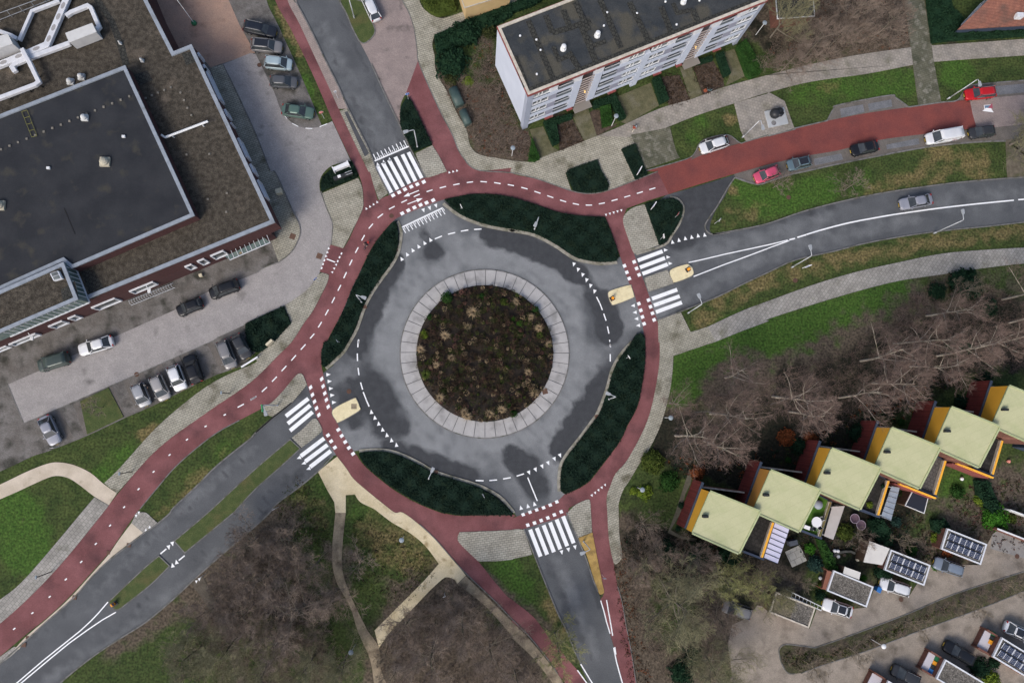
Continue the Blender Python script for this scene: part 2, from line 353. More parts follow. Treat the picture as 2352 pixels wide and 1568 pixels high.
# ---- asphalt road: roundabout disc and arms, one object, sheets 4 mm apart ----
RC = G(1114.5, 809.5)                                  # centre of the roundabout
b = MB()
def rsheet(s, z, sm=True):
    P = ccw(smooth(W(s), True) if sm else [p[:2] for p in W(s)]); b.add([(x, y, z) for x, y in P], [tuple(range(len(P)))])
P = [(RC[0]+21.4*math.cos(t), RC[1]+21.4*math.sin(t)) for t in np.linspace(0, 2*math.pi, 96, endpoint=False)]
b.add([(x, y, .010) for x, y in P], [tuple(range(96))])
rsheet('V:640,-70! 675,0 684,12 718,77 748,140 778,200 800,250 838,325 853,357 865,390 892,443! 905,560! 1060,560! 1045,468! 1000,450! 978,408 968,390 938,332 918,287 888,225 853,147 825,95 808,62 795,30 778,0 745,-70!', .014)
rsheet('V:1375,640! 1380,600! 1456,582! 1533,565! 1550,552 1590,545 1634,537 1764,513 1840,487 1914,467 1990,450 2065,437 2115,430 2190,420 2280,412 2352,407 2460,402! 2460,500! 2352,510 2265,520 2190,527 2089,540 1989,558 1914,577 1826,597 1764,625 1700,655 1650,680 1563,715 1508,735! 1500,765! 1460,800! 1380,700!', .018)
rsheet('V:1470,580! 1500,570! 1500,470! 1530,448! 1610,425 1690,400! 1684,410 1665,450 1640,490 1630,525 1640,545! 1560,575!', .022, True)
rsheet('V:1150,1060! 1165,1150! 1203,1213 1223,1263 1236,1296 1258,1351 1283,1411 1301,1446 1322,1500 1352,1568 1390,1650! 1460,1650! 1432,1568 1410,1486 1400,1450 1381,1380 1373,1356 1361,1326 1346,1281 1326,1233 1301,1176 1300,1080!', .014)
rsheet('V:790,820! 705,884! 670,924 628,957 588,992 572,1009 500,1067 450,1117 400,1164 390,1178 360,1203 327,1226 292,1253 250,1286 212,1323 175,1366 140,1398 100,1433 62,1468 0,1523 -70,1590! -10,1700! 60,1640 140,1566 175,1536 225,1498 287,1458 337,1426 400,1373 437,1338 500,1281 588,1206 620,1176 638,1154 688,1117 730,1082 765,1046 850,1030!', .014)
me = b.mesh('road'); dice(me, 1.0)
worn = [('V:%s' % ' '.join('%.0f,%.0f' % (1114.5+226*math.cos(t), 809.5+226*math.sin(t)) for t in np.linspace(0, 2*math.pi, 40)), 2.9, .62),
  *[('V:%s' % ' '.join('%.0f,%.0f' % (1114.5+r_*math.cos(t)+ex, 809.5+r_*math.sin(t)+ey) for t in np.linspace(a0, a0+sp, 24)), wd_, v_) for r_, wd_, v_, a0, sp, ex, ey in ((204, .5, .95, 0, 6.28, 0, 0), (222, .55, 1.1, 0, 6.28, 3, 0), (240, .5, .95, .4, 5.6, 0, 3), (256, .45, .85, 1.8, 2.4, 0, 0), (262, .5, .9, 4.6, 1.6, 0, 0), (250, .5, .9, 2.9, 1.4, 0, 0), (270, .35, .7, .2, .8, 0, 0))],
  ('V:960,500 950,560 920,620 880,690', 2.2, .7), ('V:1000,490 1020,540 1060,570', 2., .7), ('V:1100,570 1220,600 1300,640 1440,640', 2., .7), ('V:1300,850 1370,780 1450,720 1500,700', 2.4, .75),
  ('V:1250,1010 1270,1080 1290,1160', 2., .75), ('V:1130,1040 1190,1100 1240,1180', 1.6, .65), ('V:960,1000 860,1000 800,1020', 2.6, .75), ('V:900,760 850,830 780,870', 1.6, .45),
  ('V:1540,600 1700,560 1900,500', 1.4, .35), ('V:1560,690 1700,610 1900,550 2100,500', 1.2, .35), ('V:2100,470 2350,450', 2, .2), ('V:850,230 900,330 940,400', 1.2, .3), ('V:740,60 800,190 880,350', 1.2, .3),
  ('V:1290,1290 1330,1400 1370,1500', .8, .4), ('V:1260,1260 1320,1400', .5, .3), ('V:580,1030 440,1150 300,1280', .8, .3), ('V:700,1110 560,1230 400,1360 250,1470 100,1568', .8, .3), ('V:400,1180 200,1380', .7, .25),
  ('V:993,578', 1.7, 0.), ('V:1365,700 1385,740 1370,760', 2., 0.), ('V:855,880 885,940 900,965', 2.4, 0.), ('V:1218,1070 1235,1130', 1.7, 0.), ('V:905,620 862,690 835,770', 1.3, 0.)]
dark = [('V:1114,810', .1, .0), ('V:300,1360 100,1520', .3, .4), ('V:1500,640 1700,590', .25, .35), ('V:760,110 820,260 880,380', .3, .42), ('V:800,60 870,210 940,370', .3, .42), ('V:1265,1300 1335,1450 1380,1568', .35, .42), ('V:560,1060 450,1150 330,1260', .3, .45), ('V:640,1120 500,1240 380,1340 240,1450', .3, .45), ('V:908,600 865,680 838,760 815,800', 1.35, .9), ('V:1125,540 1200,560 1290,600 1330,630', 1.6, .9), ('V:995,575', 1.5, .85), ('V:1352,660 1365,690', 1.5, .6), ('V:1385,700 1400,760', 2.1, .95), ('V:1405,860 1370,900 1330,960 1290,1030', 1.8, .85),
  ('V:1215,1070 1235,1120 1180,1050', 1.8, .8), ('V:900,1030 980,1060 1080,1095', 1.5, .85), ('V:855,890 880,930', 2.3, .95), ('V:800,900 820,950', 2.2, .7), ('V:885,970 900,975', 2.6, .75), ('V:835,850 845,800', 1.3, .5),
  ('V:1600,430 1640,480 1560,540', 2.6, .75), ('V:1660,420 1540,500', 2.6, .75), ('V:1470,600 1500,590', 1.4, .4), ('V:900,370 940,360', 2, .6), ('V:1670,680 1560,720', .8, .6), ('V:1500,690', 1., .3),
  ('V:720,30 790,180 860,320', .5, .35), ('V:780,40 850,180 920,330', .5, .35), ('V:700,900 600,990 480,1090', .5, .45), ('V:1250,1290 1320,1460', .6, .4), ('V:1350,1300 1380,1400', .6, .5),
  ('V:430,1370 300,1460 160,1568', .5, .4), ('V:1980,455 1700,530', .8, .45), ('V:700,1075 660,1110', 1.2, .5), ('V:640,1150 400,1370', .5, .4), ('V:380,1190 200,1350 50,1490', .5, .35), ('V:820,480 900,470 1010,490', .4, .0), ('V:960,520 990,560', .8, .5), ('V:715,920 680,900 740,890', .9, .5)]
paint(me, 'worn', worn); paint(me, 'dark', dark)
road = structure(link('road', me, ASPH))

# ---- red cycle paths ----
def tri(b, x, y, ang, l, w, z=.034):
    """give-way tooth (sharp end points along ang)"""
    c, s_ = math.cos(ang), math.sin(ang)
    b.add([(x+c*l/2, y+s_*l/2, z), (x-c*l/2-s_*w/2, y-s_*l/2+c*w/2, z), (x-c*l/2+s_*w/2, y-s_*l/2-c*w/2, z)], [(0, 1, 2)])
cyc = [('10:175,-200! 175,0 310,250 430,490 560,770 700,1100 840,1400 930,1568;11:970,110 985,200 985,330 960,400 900,530 850,640 790,730! 870,750! 960,500! 1240,300! 1200,230! 1120,270! 1080,130 1045,0;10:1030,1568 900,1300 800,1080 660,780 530,500 400,220 290,0 290,-200!', .026),
  # ring, west + north (path crossing the north arm)
  ('11:780,750! 850,640 900,530 985,360 1120,270! 1240,215 1350,150 1560,60 1760,10 1960,-30 2150,-50 2351,-40;21:0,25 200,70 350,120 550,190 700,212 870,188 1150,80 1340,10! 1440,215! 1230,280 1150,310 1040,350! 850,422! 700,415 550,400 400,370 200,300 0,245;11:2200,215 2000,210 1850,235 1720,265 1500,345 1300,430! 1250,470 1180,550 1080,680 1000,830 940,960 880,1080 820,1230 760,1360 700,1470 650,1568;12:605,80 600,200 615,280! 680,560 740,730 800,850 860,950 940,1060! 745,1050! 700,980 620,860 610,800 560,700 510,520 470,390 435,310! 400,290 350,330 250,450 140,560 0,640;02:2200,720 2000,830 1800,980 1600,1160 1430,1360 1290,1530;03:1255,0 1090,240 1000,370 850,540 650,760 450,950 250,1110 0,1320 -300,1560! -500,1400! -300,1240 0,1020 300,750 600,430 950,0;02:1000,1500 1200,1250 1400,1030 1600,860 1800,720 2000,580 2180,460;12:0,330 200,130 310,0;11:330,1568 440,1400 520,1290 600,1140 650,1040 670,960 700,910', .030),
  # ring south-west to south and the long path leaving at the bottom
  ('12:730,1030! 830,1160 900,1260 1050,1390 1200,1510 1280,1568;13:1350,0 1500,110 1650,250 1850,480 2000,630 2200,820 2351,980;23:0,1000 150,1130 330,1350 420,1480 490,1568 560,1700! 860,1700! 690,1568 600,1445 560,1400! 330,1130 200,960 0,800;13:2300,760 2180,620 2040,445 1870,280! 1850,230 1870,180! 2351,160;23:110,150! 520,20! 520,-40!;22:700,1445 720,1568;23:740,180 780,400 830,650 845,740 810,800! 860,960 900,1110 940,1240 1020,1568 1070,1750! 1170,1750! 1140,1568 1090,1250 1050,1050 1010,820 970,680 930,450 890,250 875,0;22:870,1500 870,1420 900,1330 950,1210 1040,1110 1130,960 1220,780 1280,600 1330,360 1355,160 1355,0;21:1345,1568 1340,1400 1310,1300 1240,1090 1180,930 1120,760 1060,600 1030,500 1020,440 1060,330! 850,410! 880,480 910,550 960,700 1010,830 1070,1020 1115,1100 1150,1230 1200,1420 1210,1500;22:1225,0 1220,200 1190,420 1150,600 1060,770 1000,900 900,1040 800,1170 700,1290 560,1370 480,1400! 430,1450! 0,1620!;13:2351,15 1900,30 1750,10;12:1700,1568 1500,1490 1300,1380 1150,1270 1000,1140 930,1050!', .026),
  ('10:1490,555! 1380,850! 1420,920 1500,1100 1610,1310 1680,1430 1750,1590! 1830,1650! 2080,1600! 1960,1520 1920,1470 1860,1380 1800,1230 1700,1040 1580,780', .034),
  ('11:685,678! 830,715! 720,965! 585,925!', .034)]
b = MB()
for s, z in cyc:
    P = ccw(smooth(W(s), True, 3)); b.add([(x, y, z) for x, y in P], [tuple(range(len(P)))])
cyclepath = structure(b.build('cycle_path', RED))
b = MB()
P = ccw(smooth(W('21:1340,10! 1440,215! 1700,130 2040,30! 2351,-60!;30:0,1510! 300,1440 650,1380 1000,1290 1450,1230 1900,1180 2351,1120! 2351,900! 1800,920 1600,940 1250,985 900,1040 540,1110 250,1185 0,1250!;20:2150,1300 1600,1460 1220,1568!'), True, 3))
b.add([(x, y, .034) for x, y in P], [tuple(range(len(P)))])
structure(b.build('red_road', REDN))
sheet('brick_road', '30:1850,905! 2351,870! 2700,850! 2700,1120! 2351,1150! 1920,1190! 1880,1050', .038, BROWNC)
# ---- paved areas (each a slab a little above the ground) ----
lot = 'V:540,-80! 605,-80! 612,0 640,60 690,170 740,290! 763,278! 806,370! 763,380 738,405 735,437 751,475 763,505 763,550 735,625 700,670 650,703 588,735 570,745! 590,805! 557,840! 500,859! 467,874! 350,932! 287,959! 200,1000 112,1035 75,1047 0,1082 -80,1110! -80,700! 300,560! 540,500! 420,100!'
sheet('parking_area', lot, .022, BAY)
sheet('courtyard', 'V:345,-80! 350,0! 402,118! 440,102! 483,155! 586,121! 550,57 525,0 515,-80!', .026, SALMON, False)
sheet('parking_lane', 'V:512,148! 575,122! 588,125! 630,212 645,252 672,283 703,295! 740,291! 763,278! 806,370! 763,380 738,405 735,437 751,475 763,505 763,550 735,625! 721,645 700,670 650,703 588,735 565,744! 500,774! 485,784! 250,887! 85,959! 55,971! 18,882! 90,851! 175,812! 400,712! 483,667 550,642 588,627 610,612 640,602! 670,577 688,542 688,517 670,480 638,405 620,392 588,307 540,200', .030, LANE)
sheet('pavement', 'V:483,155! 512,148! 540,200 588,307 620,392! 638,405 670,480 688,517 688,542 670,577 640,602! 625,560! 580,400! 520,260!', .034, BEIGE2)
sheet('pavement', 'T:0,0'.replace('T:0,0', '11:610,205! 940,65! 975,150 985,250 985,330 960,400 900,520 840,640 800,710! 690,675! 700,600 705,500 690,440! 650,330! 620,260'), .10, BEIGE, thick=.1)
sheet('pavement', '11:590,940 660,950 670,980! 650,1040 600,1140 520,1290 440,1400 330,1568;12:200,130 0,330;02:2180,460 2000,580 1800,720 1600,860 1400,1030 1200,1250! 1075,1390! 960,1295! 1100,1160 1350,880 1500,730 1700,560 1900,410 2100,300 2351,190;12:0,140 150,0!;11:325,1400! 260,1240! 450,1110 540,1010', .10, BEIGE2, thick=.1)
sheet('pavement', '02:870,1425! 1000,1500!;03:950,0 600,430 300,750 0,1020 -300,1240! -300,1020! 0,800 200,640 500,300 750,0', .10, GREY_P, thick=.1)
sheet('concrete_path', '02:-250,1420! 0,1310 250,1190 430,1120 540,1105 680,1130 830,1200 950,1300 1075,1390! 1000,1500! 870,1420 700,1290 600,1240 480,1235 300,1310 150,1380 0,1445 -250,1560!', .05, CONC)
sheet('concrete_path', '03:1210,95! 1315,185! 1150,310 1000,430 850,590 700,760 560,885 400,1035 235,1170 180,1250! 130,1260! 250,1130 450,960 650,775 850,555 1000,385 1090,255', .08, CONC, thick=.08)
sheet('pavement', '03:1255,0! 1340,0 1400,50 1450,95! 1315,185! 1210,95!', .08, GREY_P, thick=.08)
sheet('pavement', '03:0,1325! 130,1230! 185,1240! 100,1320 0,1390 -300,1620! -300,1560!', .07, GREY_P, thick=.07)
sheet('pavement', '12:400,290 435,310 470,395! 330,560! 160,690! 90,665! 50,600! 140,560 250,450 350,330', .10, BEIGE, thick=.1)
sheet('traffic_island', '12:540,702 560,712 585,750 608,800 600,825 540,880! 420,970! 330,880! 430,800 510,720', .12, BEIGE3, thick=.12)
def strip_between(a, c): return a+';'+c
sheet('pavement', '10:290,-200! 290,0 400,220 530,500 660,780 760,1000! 850,1000! 760,800 640,560 520,310 385,50 350,-200!', .09, PINKP, thick=.09)
sheet('pavement', '10:770,1020! 835,1000! 900,1110 1000,1310 1060,1430 1110,1568;11:1215,205! 1130,270! 1080,130 1045,0;10:1030,1568 900,1300', .08, BEIGE2, thick=.08)
sheet('asphalt_strip', '10:815,1035! 840,1020! 880,1100! 1040,1410! 1000,1440!', .085, mat('patched_asphalt', (.06, .063, .07), (.08, .083, .09), 1.), False)
sheet('pavement', '10:1465,1410! 1620,1335! 1680,1430! 1750,1568;11:1750,5! 1600,58 1560,58!;10:1530,1568', .10, BEIGE3, thick=.1)
sheet('parking_area', '10:950,380! 1000,400! 1080,330 1090,260 1040,160 960,0! 960,-300! 1300,-300! 1340,0 1400,110 1450,260 1480,460! 1490,555! 1380,850! 1330,960 1325,1140! 1200,900 1060,590', .026, BROWNC)
sheet('pavement', '10:1260,-300! 1340,0 1400,110 1450,260 1480,460 1490,560 1580,780 1700,1040 1800,1230 1860,1380 1920,1470 1960,1520 2060,1568 2351,1540!;21:0,20 200,66 350,116 545,183! 490,20!;20:530,1568! 780,1468!;20:820,1568!;21:890,130! 880,180! 1128,82!;20:1090,1568! 1000,1370! 1130,1320! 1060,1150! 780,1250 440,1385! 240,1460 200,1490 0,1475;10:2200,1450 2050,1420 1970,1340 1930,1180 1850,1050 1760,850 1700,750 1650,640 1640,510! 1620,400 1660,320 1800,260 1950,190 2351,45!;20:300,-100! -100,-100!;10:2351,-60! 1850,130 1690,168 1560,100 1500,0 1420,-300!', .09, BEIGE, thick=.09)
sheet('pavement', '20:780,1250! 1000,1160 1350,1000 1640,915 1760,870 1950,800 2351,690;30:0,690 400,590 800,510 1250,445 1500,420 2351,360 2700,330! 2700,490! 2351,510 1510,570 1310,600 900,680 400,750 0,850;20:2040,950! 1700,1060 1400,1180! 1090,1260!', .094, TAUPE_P, thick=.09)
sheet('driveway', '20:1090,1240! 1450,1170! 1500,1370 1540,1450! 1220,1555!', .10, MOSSY, thick=.1)
sheet('pavement', '20:2040,950! 2351,860!;30:0,845! 150,930! 240,1180! 0,1250!;20:2250,1275! 2150,1300! 2100,1200', .10, TAUPE_P, False, thick=.1)
sheet('path', '30:1250,-200! 1430,-200! 1430,0! 1480,300! 1500,420! 1520,570! 1590,945! 1380,975! 1310,450! 1250,0!', .104, MOSSY, False, thick=.1)
sheet('parking_area', '30:545,1110! 600,1000 650,965 1110,878 1170,900 1290,985! 900,1040', .038, BAYL)
sheet('parking_area', '30:1600,945! 1740,920 1830,800 2000,775 2351,745 2700,720! 2700,850! 2351,872! 1850,915!', .042, BAYL)
sheet('parking_area', '21:2040,30! 2050,62! 2240,120 2351,110;31:0,100 200,30;30:350,1568! 600,1510 1000,1430 1500,1340 1920,1300 2180,1290! 2351,1300! 2700,1250! 2700,1120! 2351,1140! 1900,1190 1450,1230 1000,1290 650,1380 300,1440 0,1512', .042, BAYL)
BAYS = mat('grey_bay_pavers', (.17, .175, .19), (.13, .135, .145), .8, speck=.2)
for s in ('30:660,1000 870,960 885,1030 672,1080', '30:915,955 1130,915 1140,980 930,1020', '30:2000,800 2351,770 2351,850 2030,880', '30:1085,1330 1380,1270 1392,1325 1090,1372', '30:420,1460 670,1410 690,1465 430,1520'): sheet('parking_bay', s, .047, BAYS, False)
sheet('parking_bay', '20:1640,1470! 1690,1395 1725,1325 1800,1270 1980,1242 2092,1314! 1800,1400!', .039, mat('layby_dark', (.10, .075, .07), (.14, .11, .10), .8, speck=.2))
sheet('path', '30:2180,1285! 2351,1260! 2700,1250! 2700,1700!;31:2700,60! 2351,60! 2200,75! 2190,0!', .046, mat('worn_path', (.16, .135, .10), (.10, .085, .06), 1.5, c3=(.07, .08, .03), s3=.4), False)
# stripes between the parking bays
b = MB()
for s in ('02:1150,345 1270,600', '02:1290,285 1400,520', '02:1460,210 1570,450', '02:1620,140 1730,370', '02:1770,70 1900,320', '02:1920,0 2060,260', '02:540,635 650,890', '02:700,560 800,850', '02:1010,415 1130,690', '02:2080,-50 2200,200'):
    b.band(W(s), .75, .024, .028)
structure(b.build('bay_divider', BAYL))
# south-east pavement and the path running east
sheet('pavement', '21:1340,1370! 1550,1300! 1640,1480! 1800,1430! 1870,1568!;22:1700,55 1480,130! 1475,250 1450,450 1400,650 1350,800 1250,1000 1180,1100 1080,1270 1020,1360 980,1480 980,1568;23:985,200 1010,400 960,470! 930,450 890,250 875,0;22:870,1420 900,1330 950,1210 1040,1110 1130,960 1220,780 1280,600 1330,360 1355,160 1355,0;21:1345,1568', .10, BEIGE2, thick=.1)
sheet('path', '21:1800,1430! 2100,1290 2351,1195;31:0,1195 400,1050 800,930 1200,840 1600,760 2000,725 2351,705 2700,690! 2700,830! 2351,850 2000,890 1600,950 1200,1010 800,1110 400,1230 0,1360;21:2351,1380 2100,1475 1870,1568!', .08, GREY_P, thick=.08)
sheet('pavement', '22:700,1445 720,1480! 725,1568;23:735,180! 605,230! 560,120! 510,10!;22:520,1555 590,1490', .10, BEIGE3, thick=.1)
sheet('traffic_island', '23:605,235! 738,182! 780,400 830,650 845,725 820,748 795,730 740,570 680,380', .11, YGOLD, thick=.11)
sheet('pavement', '13:1870,180! 1852,230 1880,290 2040,445! 2200,445 2351,430;23:0,425! 185,385! 110,160! 60,150! 0,157;13:2351,160', .10, BEIGE3, thick=.1)
sheet('traffic_island', '21:1220,990 1260,968 1425,910! 1485,1030! 1270,1102 1250,1090 1235,1050', .12, BEIGE3, thick=.12)
sheet('traffic_island', '21:1452,915 1590,862 1635,870 1662,920 1645,965 1500,1022 1475,1005', .16, YREF, thick=.16)
sheet('traffic_island', '21:884,1140 908,1100 1075,1050 1095,1070 1116,1140 1105,1165 945,1226 912,1215', .16, YREF, thick=.16)
sheet('traffic_island', '12:708,625 895,522 925,532 950,590 945,632 770,733 740,722', .16, YREF, thick=.16)
sheet('pavement', '21:1030,410 1100,345 1215,305! 1350,680! 1135,762! 1110,740 1060,600 1022,480', .10, BEIGE3, thick=.1)
# concrete walk, dirt trail
sheet('concrete_path', '12:745,1052! 830,1160 900,1260 1050,1390 1200,1510 1280,1568;13:1350,0 1500,110 1650,250 1850,480 1927,575! 1848,655! 1825,615 1760,592 1710,612 1600,712! 1220,1110! 1130,1240! 1090,1080! 1540,630! 1680,470! 1560,310 1420,190 1250,90 1130,0;12:1080,1530 960,1470 910,1400! 825,1405! 825,1568! 730,1568! 720,1470! 650,1350! 570,1190!', .07, YCONC, thick=.07)
sheet('path', '13:730,0! 825,0! 800,230! 790,480 830,660 910,850 1030,1090! 1130,1240 1150,1450 1230,1620! 1090,1620! 1050,1350 940,1100 860,850 745,650 700,450 705,250!', .05, DIRT)
sheet('path', '13:1925,580! 2150,800 2351,1000;23:150,1150 420,1480 490,1600! 400,1600! 200,1340 0,1150;13:2351,1130 2100,850 1850,660!', .05, DIRT)
sheet('path', '03:1755,655! 1860,580! 1960,760 2100,960 2180,1150 2300,1600! 2170,1600! 2080,1200 1900,850', .04, mat('faint_path', (.11, .095, .075), (.075, .062, .047), 1.2, speck=.2))
# alleys between the garages
sheet('alley', '33:-330,1030! -180,960 -100,850 100,900! 380,1066! 450,880 620,900! 900,870! 980,690! 1300,760! 1480,480! 1950,480! 2000,320! 2060,200! 2120,150! 2351,270! 2900,500! 2900,1750! -500,1750! -330,1500 -370,1200', .03, ALLEY, False)
sheet('planting_bed', '33:430,1245! 800,1115 1300,925 1700,755 2351,545! 2700,430! 2700,600! 2351,715! 1900,895 1400,1075 900,1265 500,1395 300,1470 180,1465 130,1395 105,1310 110,1250 160,1215 250,1218!', .05, mat('strip_soil', (.05, .042, .03), (.06, .065, .025), .6, c3=(.10, .075, .055), s3=.5, speck=.45))
# concrete apron ring of the roundabout
b = MB(); n = 48; NR, RR = 96, 0
r0, r1 = 9.75, 11.95
for k in range(n):
    a0 = 2*math.pi*k/n+.0035; a1 = 2*math.pi*(k+1)/n-.0035; am = (a0+a1)/2
    q = [(RC[0]+r*math.cos(a), RC[1]+r*math.sin(a)) for r, a in ((r0, a0), (r1, a0), (r1, am), (r1, a1), (r0, a1), (r0, am))]
    b.prism(q, .03, .13, False)
structure(b.build('concrete_apron', APRON))
b = MB(); b.band([(RC[0]+r1*math.cos(t)+0, RC[1]+r1*math.sin(t)) for t in np.linspace(0, 2*math.pi, 96, endpoint=False)], .16, .0, .06, True, -1)
structure(b.build('kerb', KERB))
# grass verges that lie inside the road
def verge(s): return sheet('grass_verge', s, .12, VERGE, thick=.12)
VERGE = mat('verge_grass', (.048, .072, .02), (.075, .095, .03), 1.2, c3=(.10, .09, .035), s3=.3, lo3=.52, hi3=.72, speck=.3, bump=.6, bscale=6)
verge('V:667,1008! 690,1029! 640,1075 588,1121 537,1176! 425,1268! 401,1241! 478,1176 588,1075'); verge('V:366,1275! 390,1298! 350,1338 300,1378 272,1398 260,1393 252,1381 258,1373 300,1333 338,1298')
verge('10:770,-200! 780,0 830,120 880,250 950,380! 1000,400 1080,330 1090,260 1040,160 980,20 960,-200!')
# ---- kerbs ----
b = MB()
def kerb(s, w=.18, z=.13, side=0, close=False): b.band(smooth(W(s), close), w, 0., z, close, side)
kerb('V:640,-70! 675,0 684,12 718,77 748,140 778,200 800,250 838,325 853,357 865,390 892,443')
kerb('V:745,-70 778,0 795,30 808,62 825,95'); kerb('V:853,147 888,225 918,287 938,332 968,390 978,408')
kerb('V:1636,538 1700,527 1764,513 1840,487 1914,467 1990,450 2065,437 2115,430 2190,420 2280,412 2352,407 2400,405')
kerb('V:1508,735 1563,715 1650,680 1700,655 1764,625 1826,597 1914,577 1989,558 2089,540 2190,527 2265,520 2352,510 2400,505')
kerb('21:2045,62 1985,150 1880,330 1785,470 1775,525 1800,565 1850,582 2000,565')
kerb('V:1203,1213 1223,1263 1236,1296 1258,1351 1283,1411 1301,1446 1322,1500'); kerb('V:1301,1176 1326,1233 1346,1281 1361,1326 1373,1356')
kerb('V:670,924 628,957 588,992 572,1009 500,1067 450,1117 400,1164 390,1178 360,1203 327,1226 292,1253 250,1286 212,1323 175,1366 140,1398 100,1433 62,1468 0,1523 -50,1570')
kerb('V:60,1640 140,1566 175,1536 225,1498 287,1458 337,1426 400,1373 437,1338 500,1281 588,1206 620,1176 638,1154 688,1117 730,1082 765,1046')
for s in ('V:667,1008! 690,1029! 640,1075 588,1121 537,1176! 425,1268! 401,1241! 478,1176 588,1075', 'V:366,1275! 390,1298! 350,1338 300,1378 272,1398 260,1393 252,1381 258,1373 300,1333 338,1298', '10:780,0 830,120 880,250 950,380! 1000,400 1080,330 1090,260 1040,160 980,20'): kerb(s, .14, .125, 0, True)
for s in ('21:1452,915 1590,862 1635,870 1662,920 1645,965 1500,1022 1475,1005', '21:884,1140 908,1100 1075,1050 1095,1070 1116,1140 1105,1165 945,1226 912,1215', '12:708,625 895,522 925,532 950,590 945,632 770,733 740,722', '21:1220,990 1260,968 1425,910! 1485,1030! 1270,1102 1250,1090 1235,1050'): kerb(s, .2, .1, 0, True)
kerb('30:240,1180 540,1110! 600,1000 650,965 1110,878 1170,900 1290,985! 1600,940 1740,920 1830,800 2000,770 2351,740'); kerb('30:2180,1295! 1920,1305 1500,1345 1000,1435 600,1515 350,1572;31:200,35 0,102;21:2240,122 2050,62', .22)
kerb('23:1140,1568 1090,1250 1050,1050 1010,820 970,680', .1); kerb('13:1500,105 1650,245 1850,475 2000,625 2200,815 2351,975;23:150,1125 330,1345 420,1480', .12, .1)
kerb('02:1290,1530 1430,1360 1600,1160 1800,980 2000,830 2200,720', .12, .1); kerb('11:0,940 90,880 210,840! 330,740 400,600 400,500 330,350 200,50 160,0', .14)
kerb('10:130,1568 0,1230;00:2200,900 2050,590', .12); kerb('V:500,774 485,784 250,887 85,959! 55,971! 18,882', .1, .06); kerb('11:600,190 640,320 690,440 705,520 690,675', .12); kerb('12:330,560 160,690 0,830', .15)
kerb('10:1340,0 1400,110 1450,260 1480,460 1490,560 1580,780 1700,1040 1800,1230 1860,1380 1920,1470 1960,1520 2060,1568;21:0,20 200,66 350,116 550,185 700,210 870,185 1150,80 1340,5', .12)
kerb('30:0,1252 250,1187', .14); kerb('20:1222,1570 1600,1462 1680,1400 1720,1320 1800,1270 1980,1240 2090,1312 2150,1302 2351,1240', .14); kerb('33:430,1240 800,1110 1300,920 1700,750 2351,540', .12, .1); kerb('33:300,1475 500,1400 900,1270 1400,1080 1900,900 2351,720', .12, .1); kerb('33:430,1240 250,1215 150,1210 100,1250 105,1320 130,1400 180,1470 240,1480', .14, .1)
structure(b.build('kerb', KERB))
b = MB()
kerb('11:1300,465 1325,520 1335,600 1305,760 1230,895 1165,980 1075,1110 1005,1240 965,1350 925,1460 865,1568;12:810,90 730,170 645,245', .42, .14)
kerb('11:1722,300 1850,400 2000,470 2150,515 2351,550;21:0,550 200,590 380,680 500,760 600,815 800,853 965,840', .42, .14)
kerb('22:1100,0 1000,110 920,250 870,430 790,640 720,745 620,880 510,1020 450,1120 430,1250 432,1370', .42, .14)
kerb('12:950,1000 1060,990 1200,995 1330,1030 1500,1110 1620,1180 1780,1235 2000,1300 2120,1350 2250,1430 2351,1540;22:10,1568', .42, .14)
kerb('21:1450,240 1530,265 1575,350 1540,480 1470,590 1400,680 1140,765', .3, .14)
structure(b.build('kerb', KERBP))
# ---- painted markings (parts of the road and of the cycle path) ----
ZM = .040
def quads(name, polys, parent, z=ZM):
    b = MB()
    for s in polys:
        P = ccw([p[:2] for p in W(s)]); b.add([(x, y, z) for x, y in P], [tuple(range(len(P)))])
    return b.build(name, WHITE, parent)
def bar(tile, x0, y0, x1, y1, wd):
    """painted bar as polygon string; wd in metres handled by band"""
    return (tile, x0, y0, x1, y1, wd)
def bars(name, L, parent, z=ZM, w=None):
    b = MB()
    for s, wd in L: 
        P = [Vector(p[:2]) for p in W(s)]; 
        for a, c in zip(P[:-1], P[1:]):
            d = (c-a).normalized(); q = Vector((-d.y, d.x))*wd/2
            b.add([(*(a+q), z), (*(a-q), z), (*(c-q), z), (*(c+q), z)], [(0, 1, 2, 3)])
    return b.build(name, WHITE, parent)
def even(a, c, n): return [(a[0]+(c[0]-a[0])*i/(n-1), a[1]+(c[1]-a[1])*i/(n-1)) for i in range(n)]
def teeth(name, tile, a, c, n, toward, parent, l=.62, w=.5, z=ZM):
    b = MB(); pts = even(a, c, n) if n else a
    for (x, y) in pts:
        p = W('%s:%f,%f' % (tile, x, y))[0]; q = W('%s:%f,%f' % (tile, x+toward[0], y+toward[1]))[0]
        tri(b, p[0], p[1], math.atan2(q[1]-p[1], q[0]-p[0]), l, w, z)
    return b.build(name, WHITE, parent)
